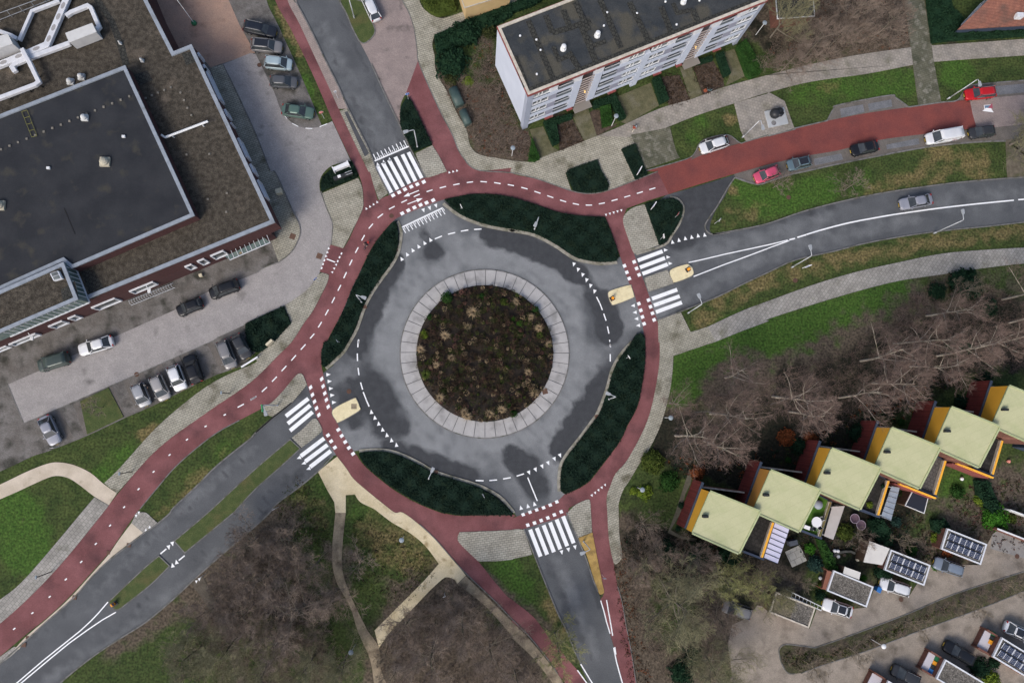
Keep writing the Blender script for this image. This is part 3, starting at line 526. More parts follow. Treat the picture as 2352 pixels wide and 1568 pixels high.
# north arm zebra
bars('zebra_crossing', [('11:%d,%d %d,%d' % q, .56) for q in ((1115,-45,1245,200),(1165,-75,1300,172),(1222,-100,1354,146),(1280,-128,1410,118),(1345,-150,1466,96),(1400,-170,1523,68))], road)
L = [('11:1338,520 1715,340', .22)]
for i, (x, y) in enumerate(even((1345, 520), (1705, 348), 12)): L.append(('11:%f,%f %f,%f' % (x, y, x+32, y+(50 if i % 1 == 0 else 24)), .13)); L.append(('11:%f,%f %f,%f' % (x+14, y-5, x+28, y+18), .1))
bars('speed_hump_marking', L, road)
L = [('10:1090,1478 1402,1345', .22)]
for x, y in even((1105, 1470), (1385, 1345), 9): L.append(('10:%f,%f %f,%f' % (x, y, x-28, y-55), .13)); L.append(('10:%f,%f %f,%f' % (x+18, y-5, x+6, y-28), .1))
bars('speed_hump_marking', L, road)
teeth('give_way_teeth', '10', (1118, 1508), (1228, 1460), 3, (-6, -20), road, .58, .5)
teeth('give_way_teeth', '11', (1540, 365), (1655, 323), 3, (8, 22), road, .60, .52)
def blocks(name, tile, L, parent, u, v, z=ZM):
    """u,v: the half-sides of each block in tile pixels"""
    return quads(name, ['%s:%f,%f %f,%f %f,%f %f,%f' % (tile, x+u[0]+v[0], y+u[1]+v[1], x+u[0]-v[0], y+u[1]-v[1], x-u[0]-v[0], y-u[1]-v[1], x-u[0]+v[0], y-u[1]+v[1]) for x, y in L], parent, z)
blocks('cycle_crossing_blocks', '11', [(1260, 225), (1315, 197), (1369, 170), (1427, 146), (1482, 124), (1541, 102)], cyclepath, (15, -8), (8, 13), .044)
blocks('cycle_crossing_blocks', '11', [(1344, 391), (1400, 363), (1456, 337), (1512, 313), (1567, 293), (1628, 270)], cyclepath, (15, -8), (8, 13), .044)
def arrow(s, parent, z=.044):
    P = [Vector(p[:2]) for p in W(s)]; a, c = P; d = (c-a).normalized(); q = Vector((-d.y, d.x)); h = c-d*.9; b = MB()
    b.add([(*(a+q*.07), z), (*(a-q*.07), z), (*(h-q*.07), z), (*(h+q*.07), z), (*c, z), (*(h-q*.3), z), (*(h+q*.3), z)], [(0, 1, 2, 3), (4, 6, 5)])
    return b.build('direction_arrow', WHITE, parent)
arrow('11:1497,180 1355,238', cyclepath); arrow('11:1392,306 1532,252', cyclepath)
# cycle path centre dashes
D = ['11:1222,352 1275,325', '11:1118,432 1167,395', '11:1036,530 1075,485', '11:970,640 998,590', '11:913,753 940,702', '11:859,868 884,815', '11:806,985 832,930', '11:753,1100 780,1047', '11:697,1213 724,1160', '11:637,1325 666,1273', '11:572,1437 604,1386', '11:498,1538 536,1494', '12:412,72 456,23', '12:325,172 368,122', '12:236,268 280,220', '12:148,365 192,319', '12:54,458 102,415',
     '11:1335,292 1388,267', '11:1450,238 1505,214', '11:1568,192 1622,174', '11:1688,158 1746,143', '11:1812,130 1870,119', '11:1936,108 1994,101', '11:2062,98 2121,103', '11:2188,108 2247,118', '11:2313,126 2370,137', '21:85,152 143,167', '21:206,188 262,207', '21:323,228 379,247', '21:441,268 497,285', '21:558,299 615,311', '21:677,315 735,315', '21:797,304 853,294', '21:914,276 970,261', '21:1030,243 1086,227', '21:1147,208 1202,191', '21:1261,173 1316,156',
     '02:2302,534 2351,505', '02:2184,601 2242,570', '12:-50,530 5,500']
bars('lane_dashes', [(s, .16) for s in D], cyclepath, .044)
D = ['02:2055,674 2077,664', '02:1880,780 1900,770', '02:1710,903 1728,890', '02:1550,1043 1568,1030', '02:1404,1198 1421,1184', '02:1266,1358 1283,1343', '02:1134,1523 1150,1508', '03:1004,126 1021,110', '03:873,294 890,278', '03:739,460 757,443', '03:597,620 616,604', '03:449,779 467,764', '03:290,927 309,914', '03:122,1073 143,1058']
bars('lane_dashes', [(s, .17) for s in D], cyclepath, .044)
teeth('give_way_teeth', '11', (1013, 345), (1112, 285), 4, (-6, -12), cyclepath, .34, .33, .044)
teeth('give_way_teeth', '11', (1775, 12), (1845, -4), 3, (-4, -14), cyclepath, .34, .33, .044)
teeth('give_way_teeth', '21', (864, 406), (1005, 365), 5, (3, 14), cyclepath, .36, .34, .044)
teeth('give_way_teeth', '22', (735, 1411), (857, 1315), 5, (6, 12), cyclepath, .36, .34, .044)
b = MB()
teeth('give_way_teeth', '11', (672, 713), (647, 784), 3, (14, 2), cyclepath, .34, .33, .044); teeth('give_way_teeth', '11', (733, 860), (698, 929), 3, (-14, -3), cyclepath, .34, .33, .044)
bars('lane_dashes', [('11:650,809 728,838', .16)]+[('11:%d,%d %d,%d' % q, .2) for q in ((782,768,789,750),(765,802,772,784),(748,838,755,820),(626,830,632,812),(613,865,620,848),(600,902,607,884))], cyclepath, .044)
# inner circulating dashes and teeth
teeth('give_way_teeth', '11', [(1337, 805), (1387, 764), (1438, 725), (1492, 691), (1547, 659), (1601, 630)], None, 0, (-8, -14), road, .60, .52)
teeth('give_way_teeth', '21', [(567, 861), (606, 910), (648, 958), (684, 1006), (720, 1058), (757, 1110)], None, 0, (-4, 14), road, .60, .52)
teeth('give_way_teeth', '12', [(1060, 640), (1092, 693), (1127, 747), (1163, 802), (1202, 851), (1245, 899), (1290, 942)], None, 0, (-2, -14), road, .60, .52)
teeth('give_way_teeth', '22', [(158, 1202), (218, 1175), (279, 1145), (334, 1114), (392, 1077), (443, 1045)], None, 0, (6, 14), road, .60, .52)
bars('circle_dashes', [(s, .17) for s in ('11:1643,625 1709,598', '11:1764,582 1830,566', '11:1882,554 1950,543', '11:2004,538 2072,534', '21:776,1156 804,1212', '21:806,1214 830,1277', '21:842,1310 864,1375', '21:876,1427 890,1493', '21:897,1550 900,1610', '22:902,112 902,180', '22:897,0 905,50',
     '12:938,-10 936,50', '12:931,106 933,176', '12:938,238 947,305', '12:961,372 980,438', '12:985,460 1012,528', '12:1012,530 1040,593', '12:2018,1271 2091,1274', '12:2144,1272 2215,1266', '12:2270,1257 2340,1245', '22:43,1231 110,1210', '11:943,1546 940,1580')], road)
# east arm
bars('zebra_crossing', [('21:%d,%d %d,%d' % q, .56) for q in ((1155,823,1383,738),(1175,886,1405,800),(1198,945,1430,857))], road)
bars('zebra_crossing', [('21:%d,%d %d,%d' % q, .56) for q in ((1285,1174,1517,1090),(1303,1234,1540,1150),(1322,1296,1560,1207))], road)
blocks('cycle_crossing_blocks', '21', [(1122, 836), (1144, 896), (1167, 954)], road, (14, -6), (6, 14)); blocks('cycle_crossing_blocks', '21', [(1033, 872), (1055, 931), (1077, 988)], road, (14, -6), (6, 14))
blocks('cycle_crossing_blocks', '21', [(1254, 1186), (1272, 1247), (1290, 1307), (1305, 1367)], road, (14, -6), (6, 14)); blocks('cycle_crossing_blocks', '21', [(1165, 1219), (1183, 1280), (1198, 1340), (1213, 1403)], road, (14, -6), (6, 14))
teeth('give_way_teeth', '21', [(1414, 727), (1437, 792), (1456, 850)], None, 0, (14, 0), road, .60, .52); teeth('give_way_teeth', '21', [(1109, 1237), (1126, 1299), (1141, 1357), (1157, 1419)], None, 0, (-14, 1), road, .60, .52)
teeth('give_way_teeth', '21', [(1473, 650), (1532, 633), (1591, 617), (1649, 605), (1708, 592), (1768, 585)], None, 0, (-3, -14), road, .60, .52)
bars('lane_line', [('21:1622,841 1700,825 1800,802 1950,766 2100,734 2351,680;31:180,636', .16), ('21:1668,970 1800,918 1950,860 2100,806 2351,712;31:0,710 195,640', .16), ('31:195,633 248,620', .21), ('31:268,611 350,586', .21), ('31:352,584 470,548 600,512 720,482 850,455 1000,428 1150,402 1300,380 1500,352 1700,327 1900,305 2100,285 2257,270', .21), ('31:2297,265 2500,252', .21)], road)
# south arm
bars('zebra_crossing', [('23:%d,%d %d,%d' % q, .56) for q in ((166,155,262,402),(227,140,323,385),(289,115,385,362),(349,90,443,335),(409,62,507,307),(468,33,566,280))], road)
blocks('cycle_crossing_blocks', '23', [(145, 114), (207, 95), (268, 72), (329, 48), (389, 20), (452, -8)], road, (14, -5), (6, 14)); blocks('cycle_crossing_blocks', '22', [(165, 1562), (226, 1541), (290, 1521), (351, 1496), (411, 1467)], road, (14, -5), (6, 13)); blocks('cycle_crossing_blocks', '22', [(102, 1584)], road, (14, -5), (6, 13))
teeth('give_way_teeth', '23', [(457, 366), (519, 343), (580, 320)], None, 0, (3, 14), road, .60, .52); teeth('give_way_teeth', '22', [(81, 1519), (145, 1503), (205, 1484)], None, 0, (-4, -14), road, .60, .52)
bars('lane_line', [('22:144,1244 185,1345 232,1459', .16), ('23:814,805 840,890 868,1000 901,1110', .15), ('23:868,800 890,930 910,1040 924,1128', .15), ('23:933,1238 960,1370 990,1480 1025,1600', .16), ('23:944,1233 955,1300', .15), ('23:600,1445 690,1568 740,1650', .15), ('23:630,1388 740,1568 790,1650', .16)], road)
# west arm
bars('zebra_crossing', [('12:%d,%d %d,%d' % q, .56) for q in ((275,682,482,520),(293,750,500,582),(313,815,521,643))], road)
bars('zebra_crossing', [('12:%d,%d %d,%d' % q, .56) for q in ((412,1048,627,885),(453,1097,657,945),(498,1148,688,1000))], road)
blocks('cycle_crossing_blocks', '12', [(502, 418), (519, 486), (538, 548), (557, 609), (578, 670)], road, (13, -11), (5, 14)); blocks('cycle_crossing_blocks', '12', [(604, 341), (617, 407), (632, 472), (647, 532), (664, 595)], road, (13, -11), (5, 14))
blocks('cycle_crossing_blocks', '12', [(662, 857), (691, 912), (725, 969)], road, (14, -10), (8, 12)); blocks('cycle_crossing_blocks', '12', [(757, 806), (788, 862), (820, 918), (854, 972), (892, 1027)], road, (14, -10), (8, 12))
teeth('give_way_teeth', '12', [(667, 300), (678, 362), (691, 428), (703, 489), (719, 555)], None, 0, (14, -1), road, .60, .52); teeth('give_way_teeth', '12', [(393, 1065), (437, 1115), (480, 1165)], None, 0, (-12, 5), road, .60, .52)
bars('lane_line', [('03:993,820 910,916 840,990 740,1083 600,1195 400,1355 150,1568 100,1610', .16), ('03:1066,913 940,985 800,1080 640,1195 450,1350 190,1568 140,1610', .16), ('03:1475,378 1530,332', .18), ('03:1643,438 1698,394', .18)], road)
teeth('give_way_teeth', '03', [(1552, 320), (1586, 288)], None, 0, (3, 14), road, .60, .52); teeth('give_way_teeth', '03', [(1586, 481), (1622, 450)], None, 0, (-3, -14), road, .60, .52)
teeth('give_way_teeth', '03', [(1343, 157), (1378, 130)], None, 0, (0, -14), road, .38, .34, .09); teeth('give_way_teeth', '03', [(1805, 635), (1832, 615)], None, 0, (0, 14), road, .4, .36, .05); teeth('give_way_teeth', '03', [(1253, 32), (1278, 2)], None, 0, (0, 14), road, .38, .34, .09)
b = MB()
for s in ('10:258,1055 285,1090', '10:332,1133 388,1162', '10:455,1178 518,1181', '10:585,1165 655,1137'): b.band(W(s), .12, .031, .036)
structure(b.build('bay_marking', WHITE))
# manhole covers and drains
b = MB()
for t, x, y in (('12', 855, 454), ('11', 1245, 413), ('10', 32, 598), ('33', 1222, 797), ('33', 2287, 401), ('31', 188, 243), ('31', 250, 1005), ('02', 1257, 298)):
    p = W('%s:%d,%d' % (t, x, y))[0]; b.lathe([(.34, 0), (.34, .045), (.28, .047)], (p[0], p[1], 0), 14)
structure(b.build('manhole_cover', mat('rusty_iron', (.12, .06, .04), (.08, .05, .04), 5)))
b = MB()
for t, x, y, a, s_, z in (('03', 1185, 298, 40, .55, .1), ('03', 1000, 365, 40, .45, .1), ('03', 687, 777, 40, .55, .1), ('03', 222, 1212, 40, .55, .1), ('03', 255, 1145, 40, .4, .1), ('22', 302, 455, 60, .75, .14), ('11', 583, 782, 25, .8, .036), ('11', 337, 601, 25, .8, .04), ('22', 775, 685, 60, .5, .15), ('12', 1655, 1195, 60, .5, .15), ('11', 1288, 725, 60, .5, .15), ('11', 1000, 1248, 60, .5, .15)):
    p = W('%s:%d,%d' % (t, x, y))[0]; c, s2 = math.cos(math.radians(a))*s_/1.4, math.sin(math.radians(a))*s_/1.4
    b.prism([(p[0]+c, p[1]+s2), (p[0]-s2, p[1]+c), (p[0]-c, p[1]-s2), (p[0]+s2, p[1]-c)], 0, z+.006, False)
structure(b.build('drain_cover', mat('rusty_drain', (.15, .085, .06), (.1, .06, .045), 5)))
# ======================= BUILDINGS =======================
ROOFBLK = mat('bitumen_roof', (.018, .020, .025), (.029, .031, .036), .35, .8, c3=(.045, .043, .037), s3=.5, lo3=.58, hi3=.72, speck=.15)
ROOFAPT = mat('mossy_bitumen_roof', (.030, .035, .040), (.050, .053, .055), .5, .75, c3=(.075, .07, .055), s3=.28, lo3=.5, hi3=.62, speck=.2)
ROOFTILE = mat('roof_walk_tiles', (.032, .033, .031), (.062, .061, .052), 3, .9, speck=.3, brick=(22, .5, .5, .05, .3, .8))
SEDUM = mat('sedum_roof', (.038, .032, .024), (.082, .070, .055), 1.8, .95, c3=(.16, .13, .10), s3=.3, lo3=.6, hi3=.82, speck=.5, bump=.7, bscale=9)
GRAVEL = mat('roof_gravel', (.075, .068, .06), (.19, .175, .155), 5, .95, c3=(.055, .05, .042), s3=.5, speck=.5, bump=.6, bscale=12)
GRAVELM = mat('mossy_roof_gravel', (.09, .08, .055), (.17, .145, .10), 5, .95, c3=(.075, .075, .04), s3=.5, speck=.4, bump=.6, bscale=12)
COPING = mat('grey_coping', (.30, .335, .385), (.24, .27, .31), 1.5, .6, c3=(.17, .18, .19), s3=.7, lo3=.6, hi3=.8)
BRICKD = mat('dark_red_brick', (.085, .036, .036), (.065, .030, .031), 3, .9, brick=(25, .25, .08, .012, .8, .75), speck=.15)
BRICKR = mat('red_brick', (.19, .085, .062), (.14, .065, .05), 3, .9, brick=(25, .25, .08, .012, 1.3, .75), speck=.15)
WALLW = mat('white_render', (.58, .63, .74), (.52, .57, .68), .4, .8, speck=.03)
WALLG = mat('grey_render', (.36, .40, .49), (.32, .355, .44), .5, .8)
PANELG = mat('lilac_grey_panel', (.33, .34, .42), (.29, .30, .38), .6, .7)
CREAM = mat('cream_trim', (.60, .55, .47), (.45, .40, .33), 2, .7, c3=(.25, .20, .16), s3=1.2, lo3=.6, hi3=.8)
REDTRIM = mat('red_trim', (.26, .065, .06), (.20, .06, .055), 2, .7, c3=(.45, .36, .32), s3=2, lo3=.6, hi3=.8)
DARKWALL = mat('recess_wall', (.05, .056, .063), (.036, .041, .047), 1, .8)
SILLB = mat('slate_blue_sill', (.115, .15, .18), (.09, .12, .15), 1, .6)
GLASS = mat('window_glass', (.035, .045, .05), (.07, .075, .075), 1.2, .12, spec=.6)
GLASSL = mat('curtained_glass', (.22, .24, .23), (.11, .12, .12), .9, .2, spec=.5)
TEAL = mat('teal_glass_roof', (.10, .155, .155), (.16, .20, .18), 1, .2, spec=.6, c3=(.30, .20, .10), s3=1.8, lo3=.66, hi3=.75)
WFRAME = mat('white_frame', (.70, .72, .76), (.60, .62, .66), 2, .5)
PALEY = mat('pale_yellow_roofing', (.43, .435, .255), (.465, .465, .28), .6, .8, c3=(.36, .39, .205), s3=.5, lo3=.5, hi3=.8, speck=.05, brick=(-25, 9., 1.1, .03, .86, .985))
PALEG = mat('pale_green_trim', (.42, .46, .26), (.34, .38, .20), 1.2, .7)
ORANGE = mat('orange_yellow_panel', (.90, .46, .05), (.84, .42, .045), .6, .7)
REDTILE = mat('red_roof_tiles', (.24, .048, .040), (.19, .038, .033), 1.5, .8, brick=(-25, .3, .3, .03, .6, .85), c3=(.09, .03, .03), s3=.4)
CLAYTILE = mat('clay_roof_tiles', (.28, .12, .085), (.20, .085, .065), 1.5, .85, brick=(5, .25, .3, .03, .6, .85), c3=(.14, .08, .065), s3=.4)
NAVY = mat('navy_boarding', (.035, .05, .085), (.05, .065, .10), 1, .6)
TERR = mat('dark_terrace_tiles', (.018, .017, .016), (.035, .033, .03), 3, .9, brick=(25, .5, .5, .05, .5, .8), c3=(.06, .055, .05), s3=.6, lo3=.62, hi3=.75)
TURF = mat('artificial_turf', (.05, .13, .012), (.065, .15, .02), 3, .95)
SHEDW = mat('white_roof_sheet', (.66, .64, .60), (.58, .56, .53), .8, .6, c3=(.42, .40, .36), s3=.9, lo3=.62, hi3=.8)
class Wl:
    """a vertical wall frame: u along the wall, z up, d outward"""
    def __init__(s, A, B, flip=False):
        s.O = np.array([A[0], A[1], 0.]); v = np.array([B[0]-A[0], B[1]-A[1], 0.]); s.L = np.linalg.norm(v); s.e = v/s.L
        s.n = np.array([s.e[1], -s.e[0], 0.])*(-1 if flip else 1)
    def P(s, u, z, d=0): q = s.O+s.e*u+s.n*d; return (q[0], q[1], z)
    def box(s, b, u0, u1, z0, z1, d0, d1):
        return b.hexa([s.P(u0, z0, d0), s.P(u1, z0, d0), s.P(u1, z0, d1), s.P(u0, z0, d1)], [s.P(u0, z1, d0), s.P(u1, z1, d0), s.P(u1, z1, d1), s.P(u0, z1, d1)])
    def uz(s, t, x, y):
        x, y = px_to_v(t, x, y); d = ray(x, y); c = np.array([0, 0, CAMH]); k = ((s.O-c)@s.n)/(d@s.n); q = c+k*d
        return float((q-s.O)@s.e), float(q[2])
def one(f, name, m, parent): b = MB(); f(b); return b.build(name, m, parent)
# ---- apartment block ----
AH = 11.3
pa, pb, pc = [G(*px_to_v(t, x, y), AH) for t, x, y in (('20', 148, 875), ('20', 2345, 5), ('10', 2222, 245))]
apt = thing('apartment_block', 'long white four storey apartment block with mossy black flat roof', 'apartment block')
wf = Wl(pa, pb); FL = wf.L; DP = np.linalg.norm(pc-pa)
rec = -1.0
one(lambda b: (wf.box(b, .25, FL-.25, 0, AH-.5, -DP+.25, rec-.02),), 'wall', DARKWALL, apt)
for q in (0, FL-.24): one(lambda b: wf.box(b, q, q+.24, 1.0, AH-.35, -DP, -.75), 'end_wall', WALLW, apt)
b = MB(); wf.box(b, .25, FL-.25, 0, AH-.4, -DP, -DP+.22); b.build('back_wall', WALLW, apt)
for q, q2 in ((0, .85), (FL-.6, FL)): one(lambda b: wf.box(b, q, q2, 0, AH-.35, -.74, .0), 'corner_pier', WALLG, apt)
for u0, u1 in ((6.95, 8.15), (10.15, 11.3), (17.6, 18.55), (24.95, 26.1), (28., 29.1)):
    one(lambda b: wf.box(b, u0, u1, .0 if u0 in (17.6,) else 1.25, 9.35, rec, .02), 'pier', WALLW, apt)
one(lambda b: wf.box(b, 0, FL, AH-.35, AH-.02, -DP, .0), 'roof', ROOFAPT, apt)
b = MB(); edge = [wf.P(0, 0, 0)[:2], wf.P(FL, 0, 0)[:2], wf.P(FL, 0, -DP)[:2], wf.P(0, 0, -DP)[:2]]
b.band(edge, .38, AH-.34, AH+.12, True, 1); b.build('parapet', CREAM, apt)
b = MB(); b.band(edge, .07, AH-.38, AH+.08, True, -1); b.build('fascia', REDTRIM, apt)
BALM = mat('balcony_front', (.10, .12, .14), (.14, .16, .18), 1)
units = [(.85, 1, 0), (17.55, -1, 0), (18.55, 1, 0), (35., -1, 0)]
rows = [2.3, 4.7, 7.1, 9.45]
lit = []
for k, (u, sg, _) in enumerate(units):
    U_ = lambda a: u+sg*a
    for r, z in enumerate(rows):
        top = r == 3
        # windows: three lights
        a0, a1 = sorted((U_(.08), U_(2.5)))
        fr = one(lambda b: (wf.box(b, a0, a1, z+1.14, z+1.22, -.28, -.05), wf.box(b, a0, a1, z, z+.07, -.28, -.05), [wf.box(b, q-.035, q+.035, z+.07, z+1.14, -.28, -.05) for q in (a0+.035, a0+.78, a0+1.3, a1-.035)]), 'window', WFRAME, apt)
        one(lambda b: wf.box(b, a0+.07, a1-.07, z+.07, z+1.14, -.24, -.2), 'pane', GLASSL if (k, r) in ((0, 3), (1, 3), (1, 2), (1, 1), (2, 3), (3, 0), (2, 0)) else GLASS, fr)
        # panel or slatted screen
        c0, c1 = sorted((U_(2.55), U_(3.75)))
        if not top: one(lambda b: wf.box(b, c0, c1, z-.3, z+1.25, -.2, -.03), 'panel', PANELG, apt)
        # balcony opening with rail
        d0, d1 = sorted((U_(3.8), U_(6.05)))
        bal = one(lambda b: (wf.box(b, d0, d1, z-.32, z-.2, rec, -.02), wf.box(b, d0, d1, z-.2, z+.28, -.08, -.02)), 'balcony', BALM, apt)
        one(lambda b: (wf.box(b, d0, d1, z+.42, z+.48, -.08, -.02),), 'handrail', WFRAME, bal)
        one(lambda b: (wf.box(b, d0+.1, d0+.8, z-.1, z+1.2, rec, rec+.06), wf.box(b, d0+1., d1-.1, z+.2, z+1.2, rec, rec+.06)), 'window', GLASS, bal)
        # sill band, spandrel
        one(lambda b: wf.box(b, min(U_(0), U_(2.52)), max(U_(0), U_(2.52)), z-.3, z-.003, -.3, -.06), 'sill', SILLB, apt)
        zz = (z+1.22, rows[r+1]-.32) if r < 3 else None
        if zz: one(lambda b: wf.box(b, min(U_(0), U_(6.1)), max(U_(0), U_(6.1)), zz[0]+.03, zz[1], -.5, .0), 'spandrel', WALLW, apt)
    one(lambda b: wf.box(b, min(U_(0), U_(6.1)), max(U_(0), U_(6.1)), 1.25, rows[0]-.32, -.5, .0), 'spandrel', WALLW, apt)
    q0, q1 = sorted((U_(2.6), U_(3.9))); one(lambda b: wf.box(b, q0, q1, .95, 1.24, -.3, .25), 'canopy', REDTRIM, apt)
    one(lambda b: wf.box(b, min(U_(0), U_(6.1)), max(U_(0), U_(6.1)), .0, 1.2, -.9, -.5), 'plinth', SILLB, apt)
for u0 in (3.4, 14., 21.1, 31.9, 7.0, 10.2, 25., 28.):    # striped screens of the top storey
    b = MB()
    for i in range(6): wf.box(b, u0-.05, u0+1.1, 9.45+i*.23, 9.57+i*.23, -.3+.0, .0)
    wf.box(b, u0-.05, u0+1.1, 9.4, 10.9, -.36, -.31); b.build('slatted_screen', WFRAME, apt)
for k, (u0, u1) in enumerate(((8.16, 10.14), (26.12, 27.98))):
    st = one(lambda b: [wf.box(b, u0, u1, 1.6+i*.74, 1.76+i*.74, -.14, -.04) for i in range(11)], 'stairwell_louvres', mat('louvre_wood%d' % k, (.42, .36, .34)), apt)
    one(lambda b: wf.box(b, u0, u1, 1.3, 9.7, -.6, -.55), 'pane', mat('dark_stair_glass%d' % k, (.028, .018, .018), rough=.3), st)
    one(lambda b: wf.box(b, u0-.3, u1+.5, 2.0-.9, 2.14-.9, -.2, 1.1), 'entrance_canopy', mat('taupe_canopy%d' % k, (.22, .20, .18)), apt)
    one(lambda b: wf.box(b, u0+.1, u1-.1, .02, 1.08, -.6, -.5), 'door', GLASS, apt)
    l = one(lambda b: wf.box(b, u1-.5, u1-.32, 3.6, 3.85, -.5, -.37), 'stair_lamp', mat('lit_lamp%d' % k, (1, .7, .2), emit=(1, .62, .15, 4)), apt)
    if k < 9: one(lambda b: wf.box(b, u0-1.2, u0-.1, .95, 1.24, -.3, .3), 'canopy', REDTRIM, apt)
# roof details
b = MB()
def rp(t, x, y, z=AH): return G(*px_to_v(t, x, y), z)
rbz = [0]
def roofband(pts, w, z=AH): rbz[0] += 1; b.band([tuple(rp(*p)[:2]) for p in pts], w, z-.02, z+.02+.005*rbz[0])
for pts in ([('20', 150, 190), ('20', 380, 730)], [('20', 310, 140), ('20', 370, 300)], [('20', 370, 300), ('20', 530, 255)], [('20', 470, 90), ('20', 530, 250)], [('20', 530, 255), ('20', 720, 190)], [('20', 520, 480), ('20', 610, 620)], [('20', 810, 0), ('20', 1000, 440)], [('20', 1080, 20), ('20', 1250, 370)], [('20', 1370, 60), ('20', 1460, 290)], [('20', 1480, 30), ('20', 1520, 120), ('20', 1660, 90)], [('20', 1660, 90), ('20', 1710, 200)], [('20', 640, 250), ('20', 770, 570)], [('20', 380, 430), ('20', 430, 550), ('20', 560, 500)], [('20', 690, 340), ('20', 740, 420), ('20', 860, 380)], [('20', 170, 820), ('20', 1000, 490), ('20', 2200, 20)], [('20', 20, 520), ('20', 130, 800)], [('20', 580, 20), ('20', 700, 280)]):
    roofband(pts, .75 if len(pts) == 2 else .55)
b.build('roof_walkway', ROOFTILE, apt)
for x, y in ((470, 450), (782, 328), (1573, 22), (1610, -330)):
    p = rp('20', x, y); b = MB(); b.lathe([(.42, 0), (.4, .25), (.3, .28), (.28, .65), (.34, .67), (.32, .85), (.15, .92)], (p[0], p[1], AH-.02), 10); b.build('roof_vent', WHITEM, apt)
for x, y in ((75, 328), (262, 460), (224, 365), (874, 115), (845, 235), (228, 680), (1512, 225), (1148, 122), (1410, 15), (1722, 5)):
    p = rp('20', x, y); b = MB(); b.lathe([(.16, 0), (.14, .12), (.05, .16)], (p[0], p[1], AH-.02), 8); b.build('roof_drain', WHITEM, apt)
# ---- community building on the left ----
sch = thing('community_building', 'large brown brick building with flat sedum roofs and a higher black roof', 'building')
Z1, Z2, Z3 = 6.0, 7.8, 8.5
def RQ(s, z): return [tuple(G(p[0], p[1], z)[:2]) for p in S(s)]
cut = 2.9
low = RQ('00:1765,412! ;01:2351,-40;11:178,475;01:850,1205;01:0,1510 -600,1760 -1200,700;00:-1200,-600 100,-900 1150,-500;00:1355,0 1600,478', Z1)
low = [low[0]]+[low[2]]+low[4:]
b = MB(); b.prism(low, cut, Z1-.1, False); wallo = b.build('wall', BRICKD, sch)
cx_, cy_ = low[1]
def inset_low():
    q = list(low); wl = Wl(low[0], low[1]); s_ = Wl(low[2], low[1])
    f = np.array(low[1])+(np.array(low[2])-np.array(low[1]))/np.linalg.norm(np.array(low[2])-np.array(low[1]))*1.6
    r = np.array(low[0])+(np.array(low[2])-np.array(low[1]))/np.linalg.norm(np.array(low[2])-np.array(low[1]))*1.6
    q[0] = tuple(r); q[1] = tuple(f); return q
b = MB(); b.prism(inset_low(), 0, cut, False); b.build('wall', mat('ground_floor_brick', (.075, .034, .034), (.055, .028, .03), 3), sch)
b = MB(); b.prism(low, Z1-.1, Z1-.003, False); b.build('roof', SEDUM, sch)
b = MB(); b.band(ccw(low), .5, Z1-.1, Z1+.22, True, 1); b.build('parapet', COPING, sch)
up = RQ('00:1157,605;01:1793,412 665,898;01:600,835;01:585,832 -20,1105 -900,1480;00:-1000,1450;00:0,1088', Z2)
up = [up[0], up[1], up[2], up[4], up[5], up[6], up[7]]
b = MB(); b.prism(up, Z1, Z2-.1, False); b.build('upper_wall', BRICKD, sch)
b = MB(); b.prism(up, Z2-.1, Z2-.002, False); b.build('roof', ROOFBLK, sch)
b = MB(); b.band(ccw(up), .45, Z2-.1, Z2+.22, True, 1); b.build('parapet', COPING, sch)
sm = RQ('01:590,838 725,1180 -20,1500 -900,1880 -900,1480 -20,1108', Z3)
bm_ = MB(); bm_.prism([tuple(np.array(q)) for q in sm], Z1+.02, Z3-.1, False)
glz = bm_.build('clerestory', TEAL, sch)
b = MB(); b.prism(sm, Z3-.1, Z3-.002, False); b.build('roof', SEDUM, sch)
b = MB(); b.band(ccw(sm), .45, Z3-.1, Z3+.2, True, 1); b.build('parapet', COPING, sch)
b = MB()
for A_, B_, n in ((sm[1], sm[2], 15), (sm[0], sm[1], 8)):
    wv = Wl(A_, B_); wv = Wl(A_, B_, flip=False)
    for sgn in (1,):
        for i in range(1, n): wv.box(b, wv.L*i/n-.03, wv.L*i/n+.03, Z1+.05, Z3-.1, -.06, .06)
    wv.box(b, 0, wv.L, Z1+.0, Z1+.24, -.1, .28)
b.build('window_frame', WFRAME, glz)
# windows with deep white frames
w1 = Wl(low[2] if False else low[2], low[1]); w1 = Wl((low[2][0], low[2][1]), (low[1][0], low[1][1]))
fw = Wl(G(*px_to_v('01', 0, 1510), Z1), G(*px_to_v('11', 178, 475), Z1))
def deep_window(wl, pts, proud=.22, gl=GLASS, depth=.5, fwid=.14):
    us = [wl.uz(*p) for p in pts]; u0, u1 = min(q[0] for q in us), max(q[0] for q in us); z0, z1 = min(q[1] for q in us), max(q[1] for q in us)
    z0 = max(z0, .5)
    f = one(lambda b: (wl.box(b, u0, u1, z1-fwid, z1, .0, proud), wl.box(b, u0, u1, z0, z0+fwid, .0, proud), wl.box(b, u0, u0+fwid, z0+fwid, z1-fwid, 0, proud), wl.box(b, u1-fwid, u1, z0+fwid, z1-fwid, 0, proud)), 'window', WFRAME, sch)
    one(lambda b: wl.box(b, u0+fwid, u1-fwid, z0+fwid, z1-fwid, .0, .03), 'pane', gl, f)
